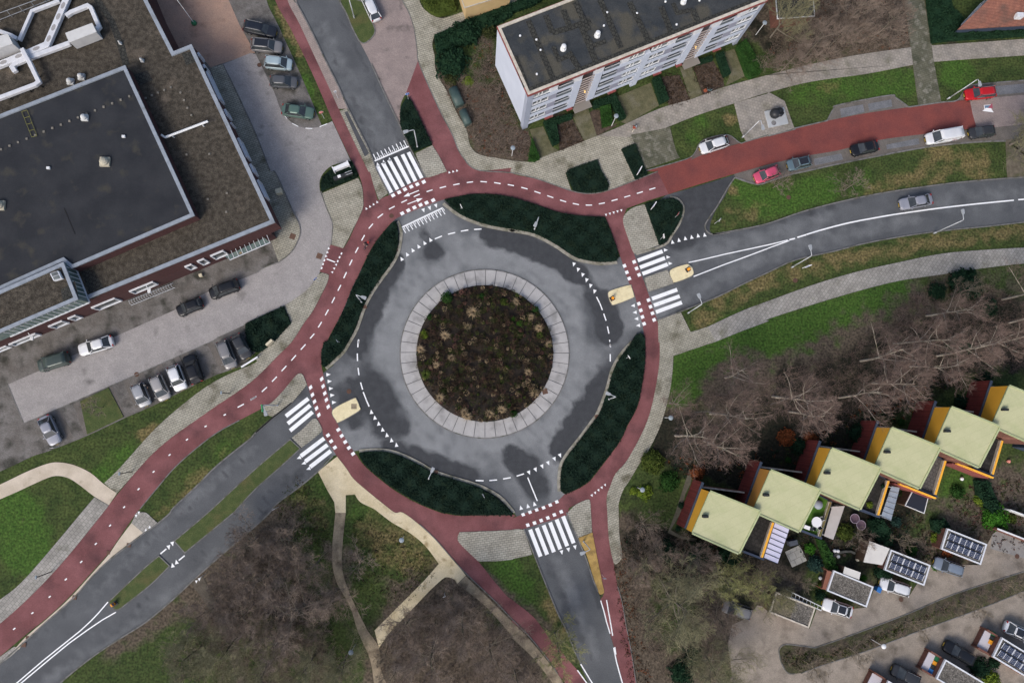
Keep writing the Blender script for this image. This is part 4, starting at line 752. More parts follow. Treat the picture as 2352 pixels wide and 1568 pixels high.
for pts in ([('01', 1200, 1095), ('01', 1400, 1010), ('01', 1440, 1030), ('01', 1240, 1120)], [('01', 852, 1245), ('01', 1050, 1160), ('01', 1100, 1180), ('01', 910, 1270)], [('01', 635, 1345), ('01', 690, 1318), ('01', 742, 1335), ('01', 690, 1365)],
            [('01', 460, 1412), ('01', 570, 1370), ('01', 620, 1388), ('01', 515, 1437)], [('01', 100, 1590), ('01', 320, 1485), ('01', 370, 1505), ('01', 170, 1600)], [('01', 1705, 872), ('01', 1755, 848), ('01', 1798, 880), ('01', 1748, 902)], [('01', 1822, 822), ('01', 1870, 798), ('01', 1917, 830), ('01', 1866, 857)], [('01', 1940, 768), ('01', 2050, 725), ('01', 2080, 755), ('01', 1980, 805)], [('02', -60, 80), ('02', 50, 30), ('02', 110, 50), ('02', 20, 100)]):
    deep_window(fw, pts)
rw = Wl(low[1], low[0])
rw2 = Wl(low[1], low[0], flip=False)
for t0, t1 in (((('00', 1830, 512)), ('00', 1885, 600)), (('00', 1865, 600), ('00', 1940, 725)), (('00', 1965, 740), ('00', 2085, 1010)), (('00', 2070, 1025), ('00', 2140, 1140)), (('00', 2130, 1150), ('00', 2190, 1230)), (('00', 2200, 1295), ('00', 2305, 1500)), (('11', -40, 0), ('11', 40, 90)), (('11', 30, 110), ('11', 140, 310)), (('00', 2310, 1530), ('11', -35, 10))):
    a = rw.uz(*t0)[0]; c = rw.uz(*t1)[0]; u0, u1 = min(a, c)+.15, max(a, c)-.1
    f = one(lambda b: (rw2.box(b, u0, u1, 5.15, 5.25, 0, .3), rw2.box(b, u0, u1, 3.4, 3.5, 0, .3), rw2.box(b, u0, u0+.1, 3.5, 5.15, 0, .3), rw2.box(b, u1-.1, u1, 3.5, 5.15, 0, .3)), 'window', WFRAME, sch)
    one(lambda b: rw2.box(b, u0+.1, u1-.1, 3.5, 5.15, 0, .05), 'pane', GLASSL, f)
# glazed entrance canopy on the front
pts = [G(*px_to_v('01', x, y), 3.0) for x, y in ((2065, 785), (2430, 615), (2480, 655), (2110, 815))]
b = MB(); b.hexa([(p[0], p[1], 2.93) for p in pts], [(p[0], p[1], 3.0) for p in pts]); can = b.build('entrance_canopy', TEAL, sch)
cw = Wl(pts[3], pts[2]); b = MB(); cw.box(b, 0, cw.L, 2.9, 3.04, 0, .08)
for i in range(10): cw.box(b, cw.L*i/9-.03, cw.L*i/9+.03, 3.0, 3.05, -1.1, .0)
b.build('canopy_frame', WFRAME, can)
for x, y in ((2351, 700),): pass
for t, x, y, dz in (('01', 1370, 1100, 2.6), ('01', 290, 1535, 2.6)):
    p = G(*px_to_v(t, x, y), dz); q = fw.uz(t, x, y); b = MB(); b.tube([(p[0], p[1], dz), (p[0]+fw.n[0]*-.9, p[1]+fw.n[1]*-.9, dz+.35)], .05, 6); b.box(p[0]-.2, p[1]-.28, dz-.12, p[0]+.2, p[1]+.28, dz+.06); b.build('wall_lamp', WHITEM, sch)
pz = [fw.uz('02', x, y) for x, y in ((0, 120), (210, 85))]
b = MB(); fw.box(b, -3, pz[1][0], .02, 1.1, 0, .05); b.build('pale_wall_patch', CREAM, sch)
# roof furniture
def rz(t, x, y, z): return G(*px_to_v(t, x, y), z)
for t, x, y, z, r in (('00', 655, 755, Z1, .42), ('00', 755, 712, Z1, .42), ('00', 785, 1085, Z2, .42), ('00', 970, 1490, Z2, .62), ('00', 1312, 562, Z1, .2), ('00', 1112, 403, Z1, .15), ('01', 5, 320, Z2, .62)):
    p = rz(t, x, y, z); b = MB(); b.sm = True; b.box(p[0]-r, p[1]-r, z-.01, p[0]+r, p[1]+r, z+.3); b.lathe([(r*.95, .3), (r*.9, .55), (r*.6, .75), (r*.15, .85)], (p[0], p[1], z), 14); b.sm = False; b.build('roof_dome', mat('dome_%d' % int(x), (.55, .56, .56) if r < .6 else (.42, .39, .31)), sch)
p = [rz('01', x, y, Z3+.55) for x, y in ((455, 940), (530, 915), (565, 985), (490, 1008))]
b = MB(); b.hexa([(q[0], q[1], Z3-.01) for q in p], [(q[0], q[1], Z3+.5) for q in p]); skl = b.build('skylight', WFRAME, sch)
c_ = sum(np.array(q) for q in p)/4
for s0, s1 in ((0.05, .47), (.53, .95)):
    g = []
    for a, b2 in ((s0, .12), (s1, .12), (s1, .88), (s0, .88)):
        q = (1-b2)*((1-a)*p[0]+a*p[3])+b2*((1-a)*p[1]+a*p[2]); g.append(q)
    b = MB(); b.hexa([(q[0], q[1], Z3+.5) for q in g], [(q[0], q[1], Z3+.53) for q in g]); b.build('pane', GLASSL, skl)
BALL = mat('ballast_block', (.16, .15, .13), (.22, .20, .17), 3)
for t, x, y, z in [('00', 13+i*78.5, 1372-i*32.4, Z2) for i in range(17)]+[('00', 1397, 878, Z1), ('00', 1453, 853, Z1), ('00', 1511, 829, Z1), ('00', 1571, 804, Z1), ('00', 1660, 852, Z1), ('00', 1692, 922, Z1), ('00', 1724, 993, Z1), ('00', 1760, 1060, Z1), ('00', 1340, 903, Z1), ('01', 1910, 260, Z1), ('01', 2085, 205, Z1), ('01', 2080, 378, Z1), ('00', 1925, 1415, Z1), ('00', 1716, 1420, Z1)]:
    if (x, y) == (13, 1372) or x < 330 and y > 1240: pass
    p = rz(t, x, y, z); b = MB(); b.box(p[0]-.13, p[1]-.13, z-.01, p[0]+.13, p[1]+.13, z+.12); b.build('ballast_block', BALL, sch)
b = MB()
for i, (t, x, y) in enumerate((('00', 1140, 1256), ('00', 450, 1545))): p = rz(t, x, y, Z2); b.box(p[0]-.2, p[1]-.15, Z2-.01, p[0]+.2, p[1]+.15, Z2+.25)
b.build('roof_vent', WHITEM, sch)
# fixed yellow roof ladder
b = MB(); q = [np.array(rz('00', x, y, Z2)) for x, y in ((205, 1030), (255, 1015), (345, 1250), (298, 1262))]
for a, c in ((q[0], q[3]), (q[1], q[2])): b.tube([(a[0], a[1], Z2+.15), (c[0], c[1], Z2+.15)], .035, 5)
for i in range(5): a = q[0]+(q[3]-q[0])*i/4; c = q[1]+(q[2]-q[1])*i/4; b.tube([(a[0], a[1], Z2+.15), (c[0], c[1], Z2+.15)], .035, 5)
b.build('roof_ladder', mat('yellow_metal', (.17, .165, .05)), sch)
b = MB()
for s in ('00:860,0 1000,200 1080,430 1130,600 1190,600 1150,430 1060,200 930,0', '00:1225,690 1350,645 1405,735 1280,790', '00:1670,490 1780,470 1805,570 1710,600', '01:745,925 860,905 975,1110 845,1180'):
    P = ccw(RQ(s, Z1)); b = MB(); b.add([(x, y, Z1+.012) for x, y in P], [tuple(range(len(P)))]); b.build('roof_tiles', ROOFTILE, sch)
P = ccw(RQ('01:560,1090 690,1010 720,1160 580,1200', Z3)); b = MB(); b.add([(x, y, Z3+.012) for x, y in P], [tuple(range(len(P)))]); b.build('roof_tiles', ROOFTILE, sch)
b = MB(); p = [rz('01', 690, 580, Z2), rz('01', 590, 340, Z2)]; b.band([tuple(q[:2]) for q in p], .12, Z2-.01, Z2+.02); b.build('roof_seam', mat('seam_black', (.012, .012, .014)), sch)
# air ducts and plant lying on the roof
DUCT = mat('duct_metal', (.66, .67, .70), (.58, .59, .62), 1.5, .4)
def duct(s, w, label, z0=.35, h=.45, closed=False, dirty=False):
    P = [tuple(G(p[0], p[1], Z1+z0+h)[:2]) for p in S(s)]; b = MB(); b.band(P, w, Z1+z0, Z1+z0+h)
    o = b.build('air_duct', DUCT); tag(o, label, 'air duct', 'air ducts on the brown flat roof'); bevel(o, .06, 2)
    b = MB(); 
    for i in range(len(P)-1):
        a, c = Vector(P[i]), Vector(P[i+1]); n = max(1, int((c-a).length/2.5))
        for k in range(n): q = a+(c-a)*(k+.5)/n; b.box(q.x-.06, q.y-.06, Z1-.05, q.x+.06, q.y+.06, Z1+z0)
    b.build('support_leg', BLACKM, o)
    if dirty:
        b = MB()
        for i in range(len(P)-1):
            a, c = Vector(P[i]), Vector(P[i+1]); n = max(1, int((c-a).length/1.6)); d = (c-a).normalized(); q_ = Vector((-d.y, d.x))
            for k in range(n):
                q = a+(c-a)*(k+.5)/n; vs = [q+d*.5*math.cos(t)+q_*w*.3*math.sin(t) for t in np.linspace(0, 2*math.pi, 10, endpoint=False)]
                b.add([(v.x, v.y, Z1+z0+h+.006) for v in vs], [tuple(range(10))])
        b.build('dirt_stain', mat('duct_dirt', (.28, .27, .27), (.36, .35, .35), 6), o)
    return o
duct('00:540,0 288,95 170,365', .42, 'thin white duct zigzagging up to the railing on the roof')
duct('00:640,-100 600,0 425,405 240,485 -40,600', .85, 'wide stained white duct bending across the sedum roof', .35, .5, dirty=True)
duct('00:635,390 250,530 130,580 105,610 135,655', .62, 'white duct running from the right cabinet to a hooked end')
duct('00:195,440 270,580 350,745 320,770 -40,905', .55, 'white duct crossing over the others and turning left', .95)
duct('00:600,140 650,105 800,45 830,65 905,240 880,270', .55, 'white duct looping from the right cabinet with an open end')
duct('00:-40,270 100,320 150,350', .5, 'short white duct ending at the left cabinet')
def cabinet(s, h, label):
    P = [G(p[0], p[1], Z1+.2+h) for p in S(s)]; b = MB(); b.hexa([(p[0], p[1], Z1+.15) for p in P], [(p[0], p[1], Z1+.2+h) for p in P])
    o = bevel(b.build('ventilation_cabinet', mat('cabinet_%d' % len(MATS), (.50, .50, .50), (.44, .44, .45), 1.5, .6)), .05)
    tag(o, label, 'ventilation unit', 'ventilation cabinets on the roof')
    c = sum(P)/4; b = MB(); q = [c+(p-c)*1.03 for p in P]; b.hexa([(p[0], p[1], Z1+.2+h-.003) for p in q], [(p[0], p[1], Z1+.26+h) for p in q]); b.build('lid', mat('cabinet_lid_%d' % len(MATS), (.60, .60, .59), (.55, .55, .54), 1.5), o)
    b = MB(); b.hexa([(c[0]+(p[0]-c[0])*.9, c[1]+(p[1]-c[1])*.9, Z1-.08) for p in P], [(c[0]+(p[0]-c[0])*.9, c[1]+(p[1]-c[1])*.9, Z1+.15) for p in P]); b.build('base_frame', BLACKM, o)
cabinet('00:605,305 845,215 885,295 640,390', 1.7, 'pale grey boxy ventilation cabinet in the middle of the ducts')
cabinet('00:-160,370 70,315 115,400 -160,500', 2.0, 'large grey ventilation cabinet cut off by the left photo edge')
b = MB()
for s, z in (('00:-100,155 300,10 500,-70', Z1+1.1), ('00:-100,220 430,10 600,-60', Z1+.4)):
    P = [G(p[0], p[1], z) for p in S(s)]; b.tube([(p[0], p[1], z) for p in P], .05, 6)
for i in range(6):
    a = G(*px_to_v('00', -50+i*110, 137-i*41), Z1+1.1); c = G(*px_to_v('00', -10+i*110, 185-i*41), Z1+.4); b.tube([(a[0], a[1], Z1+1.1), (c[0], c[1], Z1+.4)], .04, 5); b.tube([(c[0], c[1], Z1-.05), (c[0], c[1], Z1+.4)], .04, 5)
tag(b.build('roof_railing', STEEL), 'grey metal railing crossing the top left corner of the roof', 'railing')
b = MB(); P = ccw(RQ('00:-400,20 240,-200 140,-600 -400,-400', Z1+2.)); b.prism(P, Z1-.05, Z1+2.); o = b.build('roof_plant_room', ROOFBLK, sch)
p0, p1 = rz('00', 1515, 1262, Z1+.9), rz('00', 1910, 1113, Z1+.9)
b = MB(); b.tube([(p0[0], p0[1], Z1+.9), (p1[0], p1[1], Z1+.9)], .16, 10); b.tube([(p0[0], p0[1], Z1+.9), (p0[0]-.5, p0[1]+.35, Z1+.9)], .14, 10)
for f in (.15, .85): q = p0+(p1-p0)*f; b.box(q[0]-.06, q[1]-.06, Z1-.05, q[0]+.06, q[1]+.06, Z1+.8)
tag(b.build('flue_pipe', WHITEM), 'straight white pipe lying beside the black roof wall', 'pipe')
# ---- row of six houses with pale yellow roofs ----
def ZP(t, x, y, z): q = G(*px_to_v(t, x, y), z); return np.array([q[0], q[1], z])
def h1(x, y): return (2650+x/2.24)/1.74150, (1850+y/2.24)/1.74150       # pixels of the close-up of the first house
def HP(x, y, z): vx, vy = h1(x, y); q = G(vx, vy, z); return np.array([q[0], q[1], z])
base0 = ZP('22', 1815, 1375, 7.4)
offs = [np.zeros(3)]+[ZP('32', x, y, 7.4)-base0 for x, y in ((20, 1180), (580, 980), (1130, 790), (1680, 600), (2210, 405))]
for i in range(6): offs[i][2] = 0
rBL, rBR, rFR, rFL = HP(425, 258, 7.4), HP(868, 435, 7.4), HP(680, 805, 6.6), HP(268, 622, 6.6)
Hx = rBR-rBL; Hx[2] = 0; Hlen = np.linalg.norm(Hx)
houselab = ['lower left end house of the yellow row with bright paved strip at its side wall', 'second yellow roofed house from the lower left with paler orange panel', 'third yellow roofed house from the lower left, wind turbine lamp on its corner', 'fourth yellow roofed house, between the round lamp post and the red wall', 'fifth yellow roofed house, the second from the right edge', 'sixth yellow roofed house cut off by the right edge']
houselab[2] = 'third yellow roofed house from the lower left, roof notched at its right corner'
houselab[3] = 'fourth yellow roofed house from the lower left, light tiled terrace at its side'
ORANGE2 = mat('faded_orange_panel', (.58, .27, .07), (.62, .30, .06), .6, .7)
def slab(b, P, th):
    b.hexa([(p[0], p[1], p[2]-th) for p in P], [(p[0], p[1], p[2]) for p in P])
for i, of in enumerate(offs):
    h = thing('terraced_house', houselab[i], 'house', (float(base0[0]+of[0]), float(base0[1]+of[1]), 0), 0, 'stepped row of yellow roofed houses')
    O = np.array([-base0[0], -base0[1], 0])
    P = lambda q: q+O
    roof = [P(rBL), P(rBR), P(rFR), P(rFL)]
    b = MB(); b.hexa([(p[0], p[1], 0) for p in roof], [(p[0], p[1], p[2]-.2) for p in roof]); b.build('wall', BRICKR, h)
    b = MB(); slab(b, roof, .19); rf = b.build('roof', PALEY, h)
    b = MB()
    for a, c in ((0, 1), (1, 2), (2, 3), (3, 0)):
        A, B = roof[a], roof[c]; d = (B-A)/np.linalg.norm(B-A); n = np.array([d[1], -d[0], 0]); w_ = .22 if a != 3 else .1
        ins = -.05*n if True else 0
        b.hexa([A+n*.0+np.array([0, 0, -.1]), B+np.array([0, 0, -.1]), B-n*-w_*.0+n*-w_*1.+np.array([0, 0, -.1]), A-n*w_+np.array([0, 0, -.1])], [A+np.array([0, 0, .12]), B+np.array([0, 0, .12]), B-n*w_+np.array([0, 0, .12]), A-n*w_+np.array([0, 0, .12])])
    for m_ in (b,): pass
    b2 = MB(); s_ = sum(roof)/4
    b2.add([], [])
    # trim lies inwards or outwards depending on winding: keep it just outside the roof slab
    b.build('roof_trim', PALEG, rf)
    v0 = P(HP(383, 480, 7.2)); b = MB(); b.box(v0[0]-.38, v0[1]-.14, 6.7, v0[0]+.38, v0[1]+.2, 7.5); o = bevel(b.build('chimney', mat('chimney_black%d' % i, (.02, .022, .024), rough=.6), rf), .06); 
    # orange panel wall between the roof edge and the lean-to
    yl = Wl(P(rBL), P(rFL)); yL = yl.L
    n = np.cross((P(rFL)-P(rBL))/yL, [0, 0, 1]); n[2] = 0; n /= np.linalg.norm(n)
    if n[0] > 0: n = -n
    A, B = P(rBL), P(rFL); zb = 3.5
    def pw(q, z, d): return (q[0]+n[0]*d, q[1]+n[1]*d, z)
    zb = 4.1
    b = MB(); b.hexa([pw(A, zb, .0), pw(B, zb, .0), pw(B, zb, .07), pw(A, zb, .07)], [pw(A, A[2]-.06, .0), pw(B, B[2]-.06, .0), pw(B, B[2]-.06, .07), pw(A, A[2]-.06, .07)]); b.build('upper_panel', ORANGE2 if i == 1 else ORANGE, h)
    dv = (A-B)/np.linalg.norm(A-B); dv[2] = 0; A2 = A+dv*.9
    b = MB(); b.hexa([pw(A2, 0, .0), pw(B, 0, .0), pw(B, 0, .28), pw(A2, 0, .28)], [pw(A2, zb-.16, .0), pw(B, zb-.16, .0), pw(B, zb-.16, .28), pw(A2, zb-.16, .28)]); b.build('lower_wall', REDTILE, h)
    b = MB(); b.hexa([pw(A2, zb-.158, -.02), pw(B, zb-.158, -.02), pw(B, zb-.158, .34), pw(A2, zb-.158, .34)], [pw(A2, zb-.02, -.02), pw(B, zb-.02, -.02), pw(B, zb-.02, .34), pw(A2, zb-.02, .34)]); b.build('flashing', NAVY, h)
    b = MB(); b.hexa([pw(B, 1.9, .285), pw(B+dv*.9, 1.9, .285), pw(B+dv*.9, 1.9, .3), pw(B, 1.9, .3)], [pw(B, 2., .285), pw(B+dv*.9, 2., .285), pw(B+dv*.9, 2., .3), pw(B, 2., .3)])
    # white beam and gutter line over the back court
    g0, g1 = P(HP(342, 215, 3.1)), P(HP(735, 265, 3.1))
    b = MB(); b.band([tuple(g0[:2]), tuple(g1[:2])], .2, 2.9, 3.12); b.build('court_wall_coping', CREAM, h)
    b = MB(); b.band([tuple(g0[:2]), tuple(g1[:2])], .12, 0, 2.89); b.build('court_wall', BRICKR, h)
    # terrace block on the right
    zt = 2.7
    T0, T1, T2, T3 = P(HP(862, 450, zt)), P(HP(1010, 530, zt)), P(HP(905, 862, zt)), P(HP(700, 790, zt))
    b = MB(); b.hexa([(q[0], q[1], 0) for q in (T0, T1, T2, T3)], [(q[0], q[1], zt-.02) for q in (T0, T1, T2, T3)]); b.build('terrace_block', NAVY if i != 4 else BRICKR, h)
    ft = [P(HP(862, 460, zt)), P(HP(985, 530, zt)), P(HP(885, 842, zt)), P(HP(715, 785, zt))]
    b = MB(); b.hexa([(q[0], q[1], zt-.01) for q in ft], [(q[0], q[1], zt+.03) for q in ft]); b.build('terrace_floor', TURF if i == 1 else (TERR if i != 3 else mat('light_terrace', (.09, .08, .075), (.13, .12, .11), 2, brick=(25, .5, .5, .05, .4, .8))), h)
    b = MB(); b.band([tuple(P(HP(992, 532, zt+.5))[:2]), tuple(P(HP(890, 845, zt+.5))[:2])], .28, zt, zt+.55); b.build('terrace_parapet', ORANGE if i != 1 else mat('mossy_planks', (.20, .14, .06), (.12, .12, .04), 2), h)
    b = MB(); b.band([tuple(P(HP(980, 530, zt+.5))[:2]), tuple(P(HP(877, 843, zt+.5))[:2])], .07, zt, zt+.5); b.build('parapet_cap', CREAM, h)
    b = MB(); b.band([tuple(P(HP(708, 785, zt+.3))[:2]), tuple(P(HP(908, 862, zt+.3))[:2])], .3, zt-.3, zt+.4); b.build('terrace_front_wall', NAVY, h)
    if i in (3, 4):
        b = MB(); b.band([tuple(P(HP(560, 748, 3.4))[:2]), tuple(P(HP(895, 880, 3.4))[:2])], .22, 2.9, 3.4); b.build('front_fascia', ORANGE, h)
        F1, F2 = P(HP(520, 745, 2.9)), P(HP(860, 880, 2.9)); b = MB(); b.band([tuple(F1[:2]), tuple(F2[:2])], .2, .0, 2.88); b.build('front_wall', mat('painted_red_wall%d' % i, (.24, .07, .065), (.19, .06, .055), 1), h)
    b = MB(); rr = [roof[2]+np.array([.1, .1, 0])]; 
# dark courts behind the houses, gardens are ground
# pergolas / awnings beside the terraces
def awning(pts, z, label, m, ribs, name='garden_canopy', cat='canopy', th=.06, legs=True):
    P = [ZP(t, x, y, z) for t, x, y in pts]
    b = MB(); slab(b, P, th); o = b.build(name, m); tag(o, label, cat)
    if ribs:
        b = MB()
        for k in range(ribs+1):
            a = P[0]+(P[3]-P[0])*k/ribs; c = P[1]+(P[2]-P[1])*k/ribs; b.tube([a+np.array([0, 0, .03]), c+np.array([0, 0, .03])], .045, 5)
        b.build('roof_bar', BLACKM if m is SHEDW or m is WHT else STEEL, o)
    if legs:
        b = MB()
        for q in P: c = sum(P)/4; q2 = q+(c-q)*.06; b.box(q2[0]-.06, q2[1]-.06, 0, q2[0]+.06, q2[1]+.06, z-th)
        b.build('post', WHITEM, o)
    return o
WHT = mat('opal_panels', (.66, .66, .82), (.60, .60, .76), .5, .4)
GLR = mat('grey_glass_panels', (.32, .36, .42), (.25, .29, .35), 1, .2, spec=.6)
awning([('33', 62, 90), ('33', 196, 150), ('33', 88, 470), ('33', -45, 415)], 2.6, 'bright white slatted canopy next to the first house terrace', WHT, 7)
awning([('33', 590, -55), ('33', 705, -60), ('33', 600, 250), ('33', 515, 215)], 2.6, 'plain beige white awning beside the green turf terrace', mat('beige_awning', (.46, .43, .41), (.42, .39, .37), 1), 0)
awning([('32', 1135, 1325), ('32', 1210, 1340), ('32', 1130, 1640), ('32', 1040, 1600)], 2.6, 'narrow grey glass canopy beside the dark planted terrace', GLR, 6)
# ---- garages ----
garlab = ['gravel roofed garage half covered in moss, at the lower left end', 'gravel roofed garage beside the white car with black roof', 'garage with twelve solar panels and a white shed on its left', 'garage with solar panels beside the grey car, the upper one', 'gravel roofed garage between the two black cars', 'garage with solar panels at the lower right photo edge', 'garage roof just showing at the bottom photo edge']
gar = [([(75, 725), (438, 870), (375, 1065), (10, 915)], 0), ([(605, 530), (970, 680), (905, 868), (540, 720)], 0), ([(1128, 338), (1493, 482), (1435, 672), (1068, 528)], 1), ([(1648, 145), (2013, 290), (1955, 480), (1590, 335)], 1), ([(1630, 1345), (1990, 1562), (1905, 1745), (1545, 1525)], 0), ([(2150, 1145), (2510, 1365), (2425, 1545), (2065, 1325)], 1), ([(1105, 1545), (1465, 1762), (1380, 1945), (1010, 1740)], 0)]
SOLAR = mat('solar_cells', (.012, .018, .045), (.016, .024, .06), 3, .15, spec=.7)
PSOL = None
for i, (q, solar) in enumerate(gar):
    z = 2.25; P = [ZP('33', x, y, z) for x, y in q]; c = sum(P)/4; c[2] = 0; ax_ = P[1]-P[0]; ay_ = P[3]-P[0]; lx, ly = np.linalg.norm(ax_), np.linalg.norm(ay_)
    th = math.atan2(ax_[1], ax_[0])
    g = thing('garage', garlab[i], 'garage', (float(c[0]), float(c[1]), 0), th, 'garages along the alley')
    X, Y = lx/2, ly/2
    b = MB(); b.box(-X+.06, -Y+.06, 0, X-.06, Y-.06, z-.25); b.build('wall', BRICKR, g)
    b = MB(); b.box(-X+.02, -Y+.02, z-.25, X-.02, Y-.02, z-.08); b.build('roof', [GRAVELM if i == 0 else GRAVEL], g)
    if i == 0:
        b = MB(); b.box(.1, -Y+.2, z-.08, X-.2, Y-.2, z-.076); b.build('roof_gravel', GRAVEL, g)
    b = MB(); b.band([(-X, -Y), (X, -Y), (X, Y), (-X, Y)], .2, z-.27, z+.04, True, 1); b.build('roof_trim', WFRAME if i not in (0,) else CREAM, g)
    b = MB(); b.box(X-.06, -Y+.35, .05, X-.0, Y-.35, z-.45); b.build('garage_door', mat('garage_door%d' % i, (.35, .36, .37)), g)
    if solar:
        for r in (0, 1):
            for k in range(3):
                w_ = (lx-.9)/3; x0 = -X+.45+k*w_+(.0); y0 = -Y+.5+r*(ly-.75)/2; y1 = y0+(ly-.95)/2*.86; tl = .22
                b = MB(); b.hexa([(x0+.05, y0, z-.04), (x0+w_-.05, y0, z-.04), (x0+w_-.05, y1, z+.12), (x0+.05, y1, z+.12)], [(x0+.05, y0, z), (x0+w_-.05, y0, z), (x0+w_-.05, y1, z+.16), (x0+.05, y1, z+.16)]); pn = b.build('solar_panel', SOLAR, g)
                b = MB()
                for f in (0, .5, 1):
                    xx = x0+.05+(w_-.1)*f; b.hexa([(xx-.03, y0, z), (xx+.03, y0, z), (xx+.03, y1, z+.16), (xx-.03, y1, z+.16)], [(xx-.03, y0, z+.03), (xx+.03, y0, z+.03), (xx+.03, y1, z+.19), (xx-.03, y1, z+.19)])
                for f in (.2, .4, .6, .8): yy = y0+(y1-y0)*f; b.box(x0+.08, yy-.008, z+.16*f+.0, x0+w_-.08, yy+.008, z+.16*f+.012)
                b.build('panel_frame', WFRAME, pn)
    if i in (4, 5, 6):
        b = MB(); b.box(-X-1.6, -Y+.25, .95, -X-.02, Y-.25, 1.05); b.build('bin_store_lid', mat('pale_lid%d' % i, (.50, .48, .52)), g)
        b = MB(); b.box(-X-1.7, Y-.22, 0, -X-.02, Y+.02, 1.5); b.box(-X-1.7, -Y-.02, 0, -X-.02, -Y+.22, 1.5); b.box(-X-1.6, -Y+.3, 0, -X-1.52, Y-.3, .94); b.build('side_wall', BRICKR, g)
# sheds
def shed(pts, z, m, label, wall=BRICKR, trim=None, name='garden_shed', cat='shed'):
    P = [ZP(t, x, y, z) for t, x, y in pts]; c = sum(P)/len(P); c[2] = 0
    o = thing(name, label, cat, (float(c[0]), float(c[1]), 0)); P = [p-c for p in P]
    b = MB(); b.prism([tuple(p[:2]*.96) for p in P], 0, z-.12, False); b.build('wall', wall, o)
    b = MB(); b.prism([tuple(p[:2]) for p in P], z-.12, z); b.build('roof', m, o)
    if trim: b = MB(); b.band(ccw([tuple(p[:2]) for p in P]), .09, z-.14, z+.05, True, -1); b.build('roof_trim', trim, o)
    return o
TIMBER = mat('brown_timber', (.11, .07, .045), (.08, .05, .035), 2)
shed([('33', 935, 262), ('33', 1118, 330), ('33', 1050, 482), ('33', 878, 455)], 2.4, SHEDW, 'square white roofed shed left of the solar garage', TIMBER)
shed([('33', 705, 497), ('33', 852, 550), ('33', 838, 615), ('33', 690, 560)], 2.2, SHEDW, 'small white roofed shed against the gravel roofed garage', TIMBER)
def z2(x, y): return ('V', (3500+x/2.24)/1.7415, (1700+y/2.24)/1.7415)
shed([z2(350, 565), z2(473, 640), z2(437, 782), z2(275, 715)], 2.4, mat('black_felt', (.018, .022, .035)), 'black flat roofed shed with thin white edge', TIMBER, WHITEM)
shed([('30', 65, -140), ('30', 90, 168), ('30', 425, 145), ('30', 400, -160)], 2.9, ROOFBLK, 'brick shed with dark flat roof and white edge right of the apartment block', BRICKR, WHITEM, 'brick_shed')
# yellowish building at the top edge
o = shed([('10', 1875, -60), ('10', 1918, 68), ('10', 2351, -65), ('10', 2340, -300), ('10', 1800, -300)], 3.6, mat('yellow_facing', (.55, .40, .20)), 'corner of a pale yellow building at the top edge', mat('yellow_plaster', (.58, .42, .22), (.52, .38, .19), 1), CREAM, 'yellow_building', 'building')
# tiled house top right
hh = thing('tiled_roof_house', 'house with orange brown tiled roof and dark gable in the top right corner', 'house')
zr, ze = 5.6, 2.7
R0, R1, R2_, R3 = ZP('30', 1745, 268, ze), ZP('30', 2700, 212, ze), ZP('30', 2900, -250, 7.6), ZP('30', 2330, -300, 7.6)
b = MB(); slab(b, [R0, R1, R2_, R3], .2); b.build('roof', CLAYTILE, hh)
W0, W1 = R0+(R3-R0)*.08, R3
b = MB(); n_ = np.array([.35, .1, 0]); b.hexa([(W0[0]+.3, W0[1], 0), (R1[0], R1[1]+.3, 0), (R2_[0], R2_[1], 0), (W1[0]+.3, W1[1], 0)], [(W0[0]+.3, W0[1], W0[2]-.3), (R1[0], R1[1]+.3, ze-.3), (R2_[0], R2_[1], 7.3), (W1[0]+.3, W1[1], 7.3)]); b.build('wall', NAVY, hh)
gw = Wl((W1[0]+.3, W1[1]), (W0[0]+.3, W0[1]), flip=False)
sgn = gw.n[0] < 0
if not sgn: gw = Wl((W0[0]+.3, W0[1]), (W1[0]+.3, W1[1]))
for u0, u1, z0, z1 in ((.2, .36, .6, 2.4), (.4, .56, .6, 2.6), (.6, .78, .5, 3.6)):
    fr_ = (lambda f: f) ; L_ = gw.L; a, c = (1-u1)*L_, (1-u0)*L_
    if not sgn: a, c = u0*L_, u1*L_
    f = one(lambda b: (gw.box(b, a, c, z1-.1, z1, .0, .1), gw.box(b, a, c, z0, z0+.1, 0, .1), gw.box(b, a, a+.1, z0+.1, z1-.1, 0, .1), gw.box(b, c-.1, c, z0+.1, z1-.1, 0, .1)), 'window', WFRAME, hh)
    one(lambda b: gw.box(b, a+.1, c-.1, z0+.1, z1-.1, 0, .03), 'pane', GLASSL, f)
p = ZP('30', 2320, 135, 4.3); b = MB(); b.box(p[0]-.5, p[1]-.35, 3.6, p[0]+.5, p[1]+.35, 4.35); b.build('roof_window', WFRAME, hh)
# garden wall bottom right, fence by the first house
b = MB(); b.band([tuple(ZP('33', 2105, 148, 1.8)[:2]), tuple(ZP('33', 2500, 300, 1.8)[:2])], .3, 0, 1.8); o = b.build('garden_wall', BRICKR); tag(o, 'red brick garden wall with white cap at the right edge', 'wall')
b = MB(); b.band([tuple(ZP('33', 2105, 148, 1.8)[:2]), tuple(ZP('33', 2500, 300, 1.8)[:2])], .22, 1.8, 1.87); b.build('wall_cap', WHITEM, o)
b = MB(); b.band([tuple(ZP('33', 2225, -25, 1.8)[:2]), tuple(ZP('33', 2500, 75, 1.8)[:2])], .15, 0, 1.8); tag(b.build('garden_wall', WHITEM), 'white topped garden wall above the round bright green bush', 'wall')
sheet('path', '22:1630,1160! 1665,1165! 1640,1300 1590,1400 1550,1568!;23:1480,120! 1455,160! 1560,215 1700,240! 1690,270! 1540,235 1430,185! 1500,0', .05, mat('side_path', (.12, .11, .08), (.085, .08, .06), 2), False)
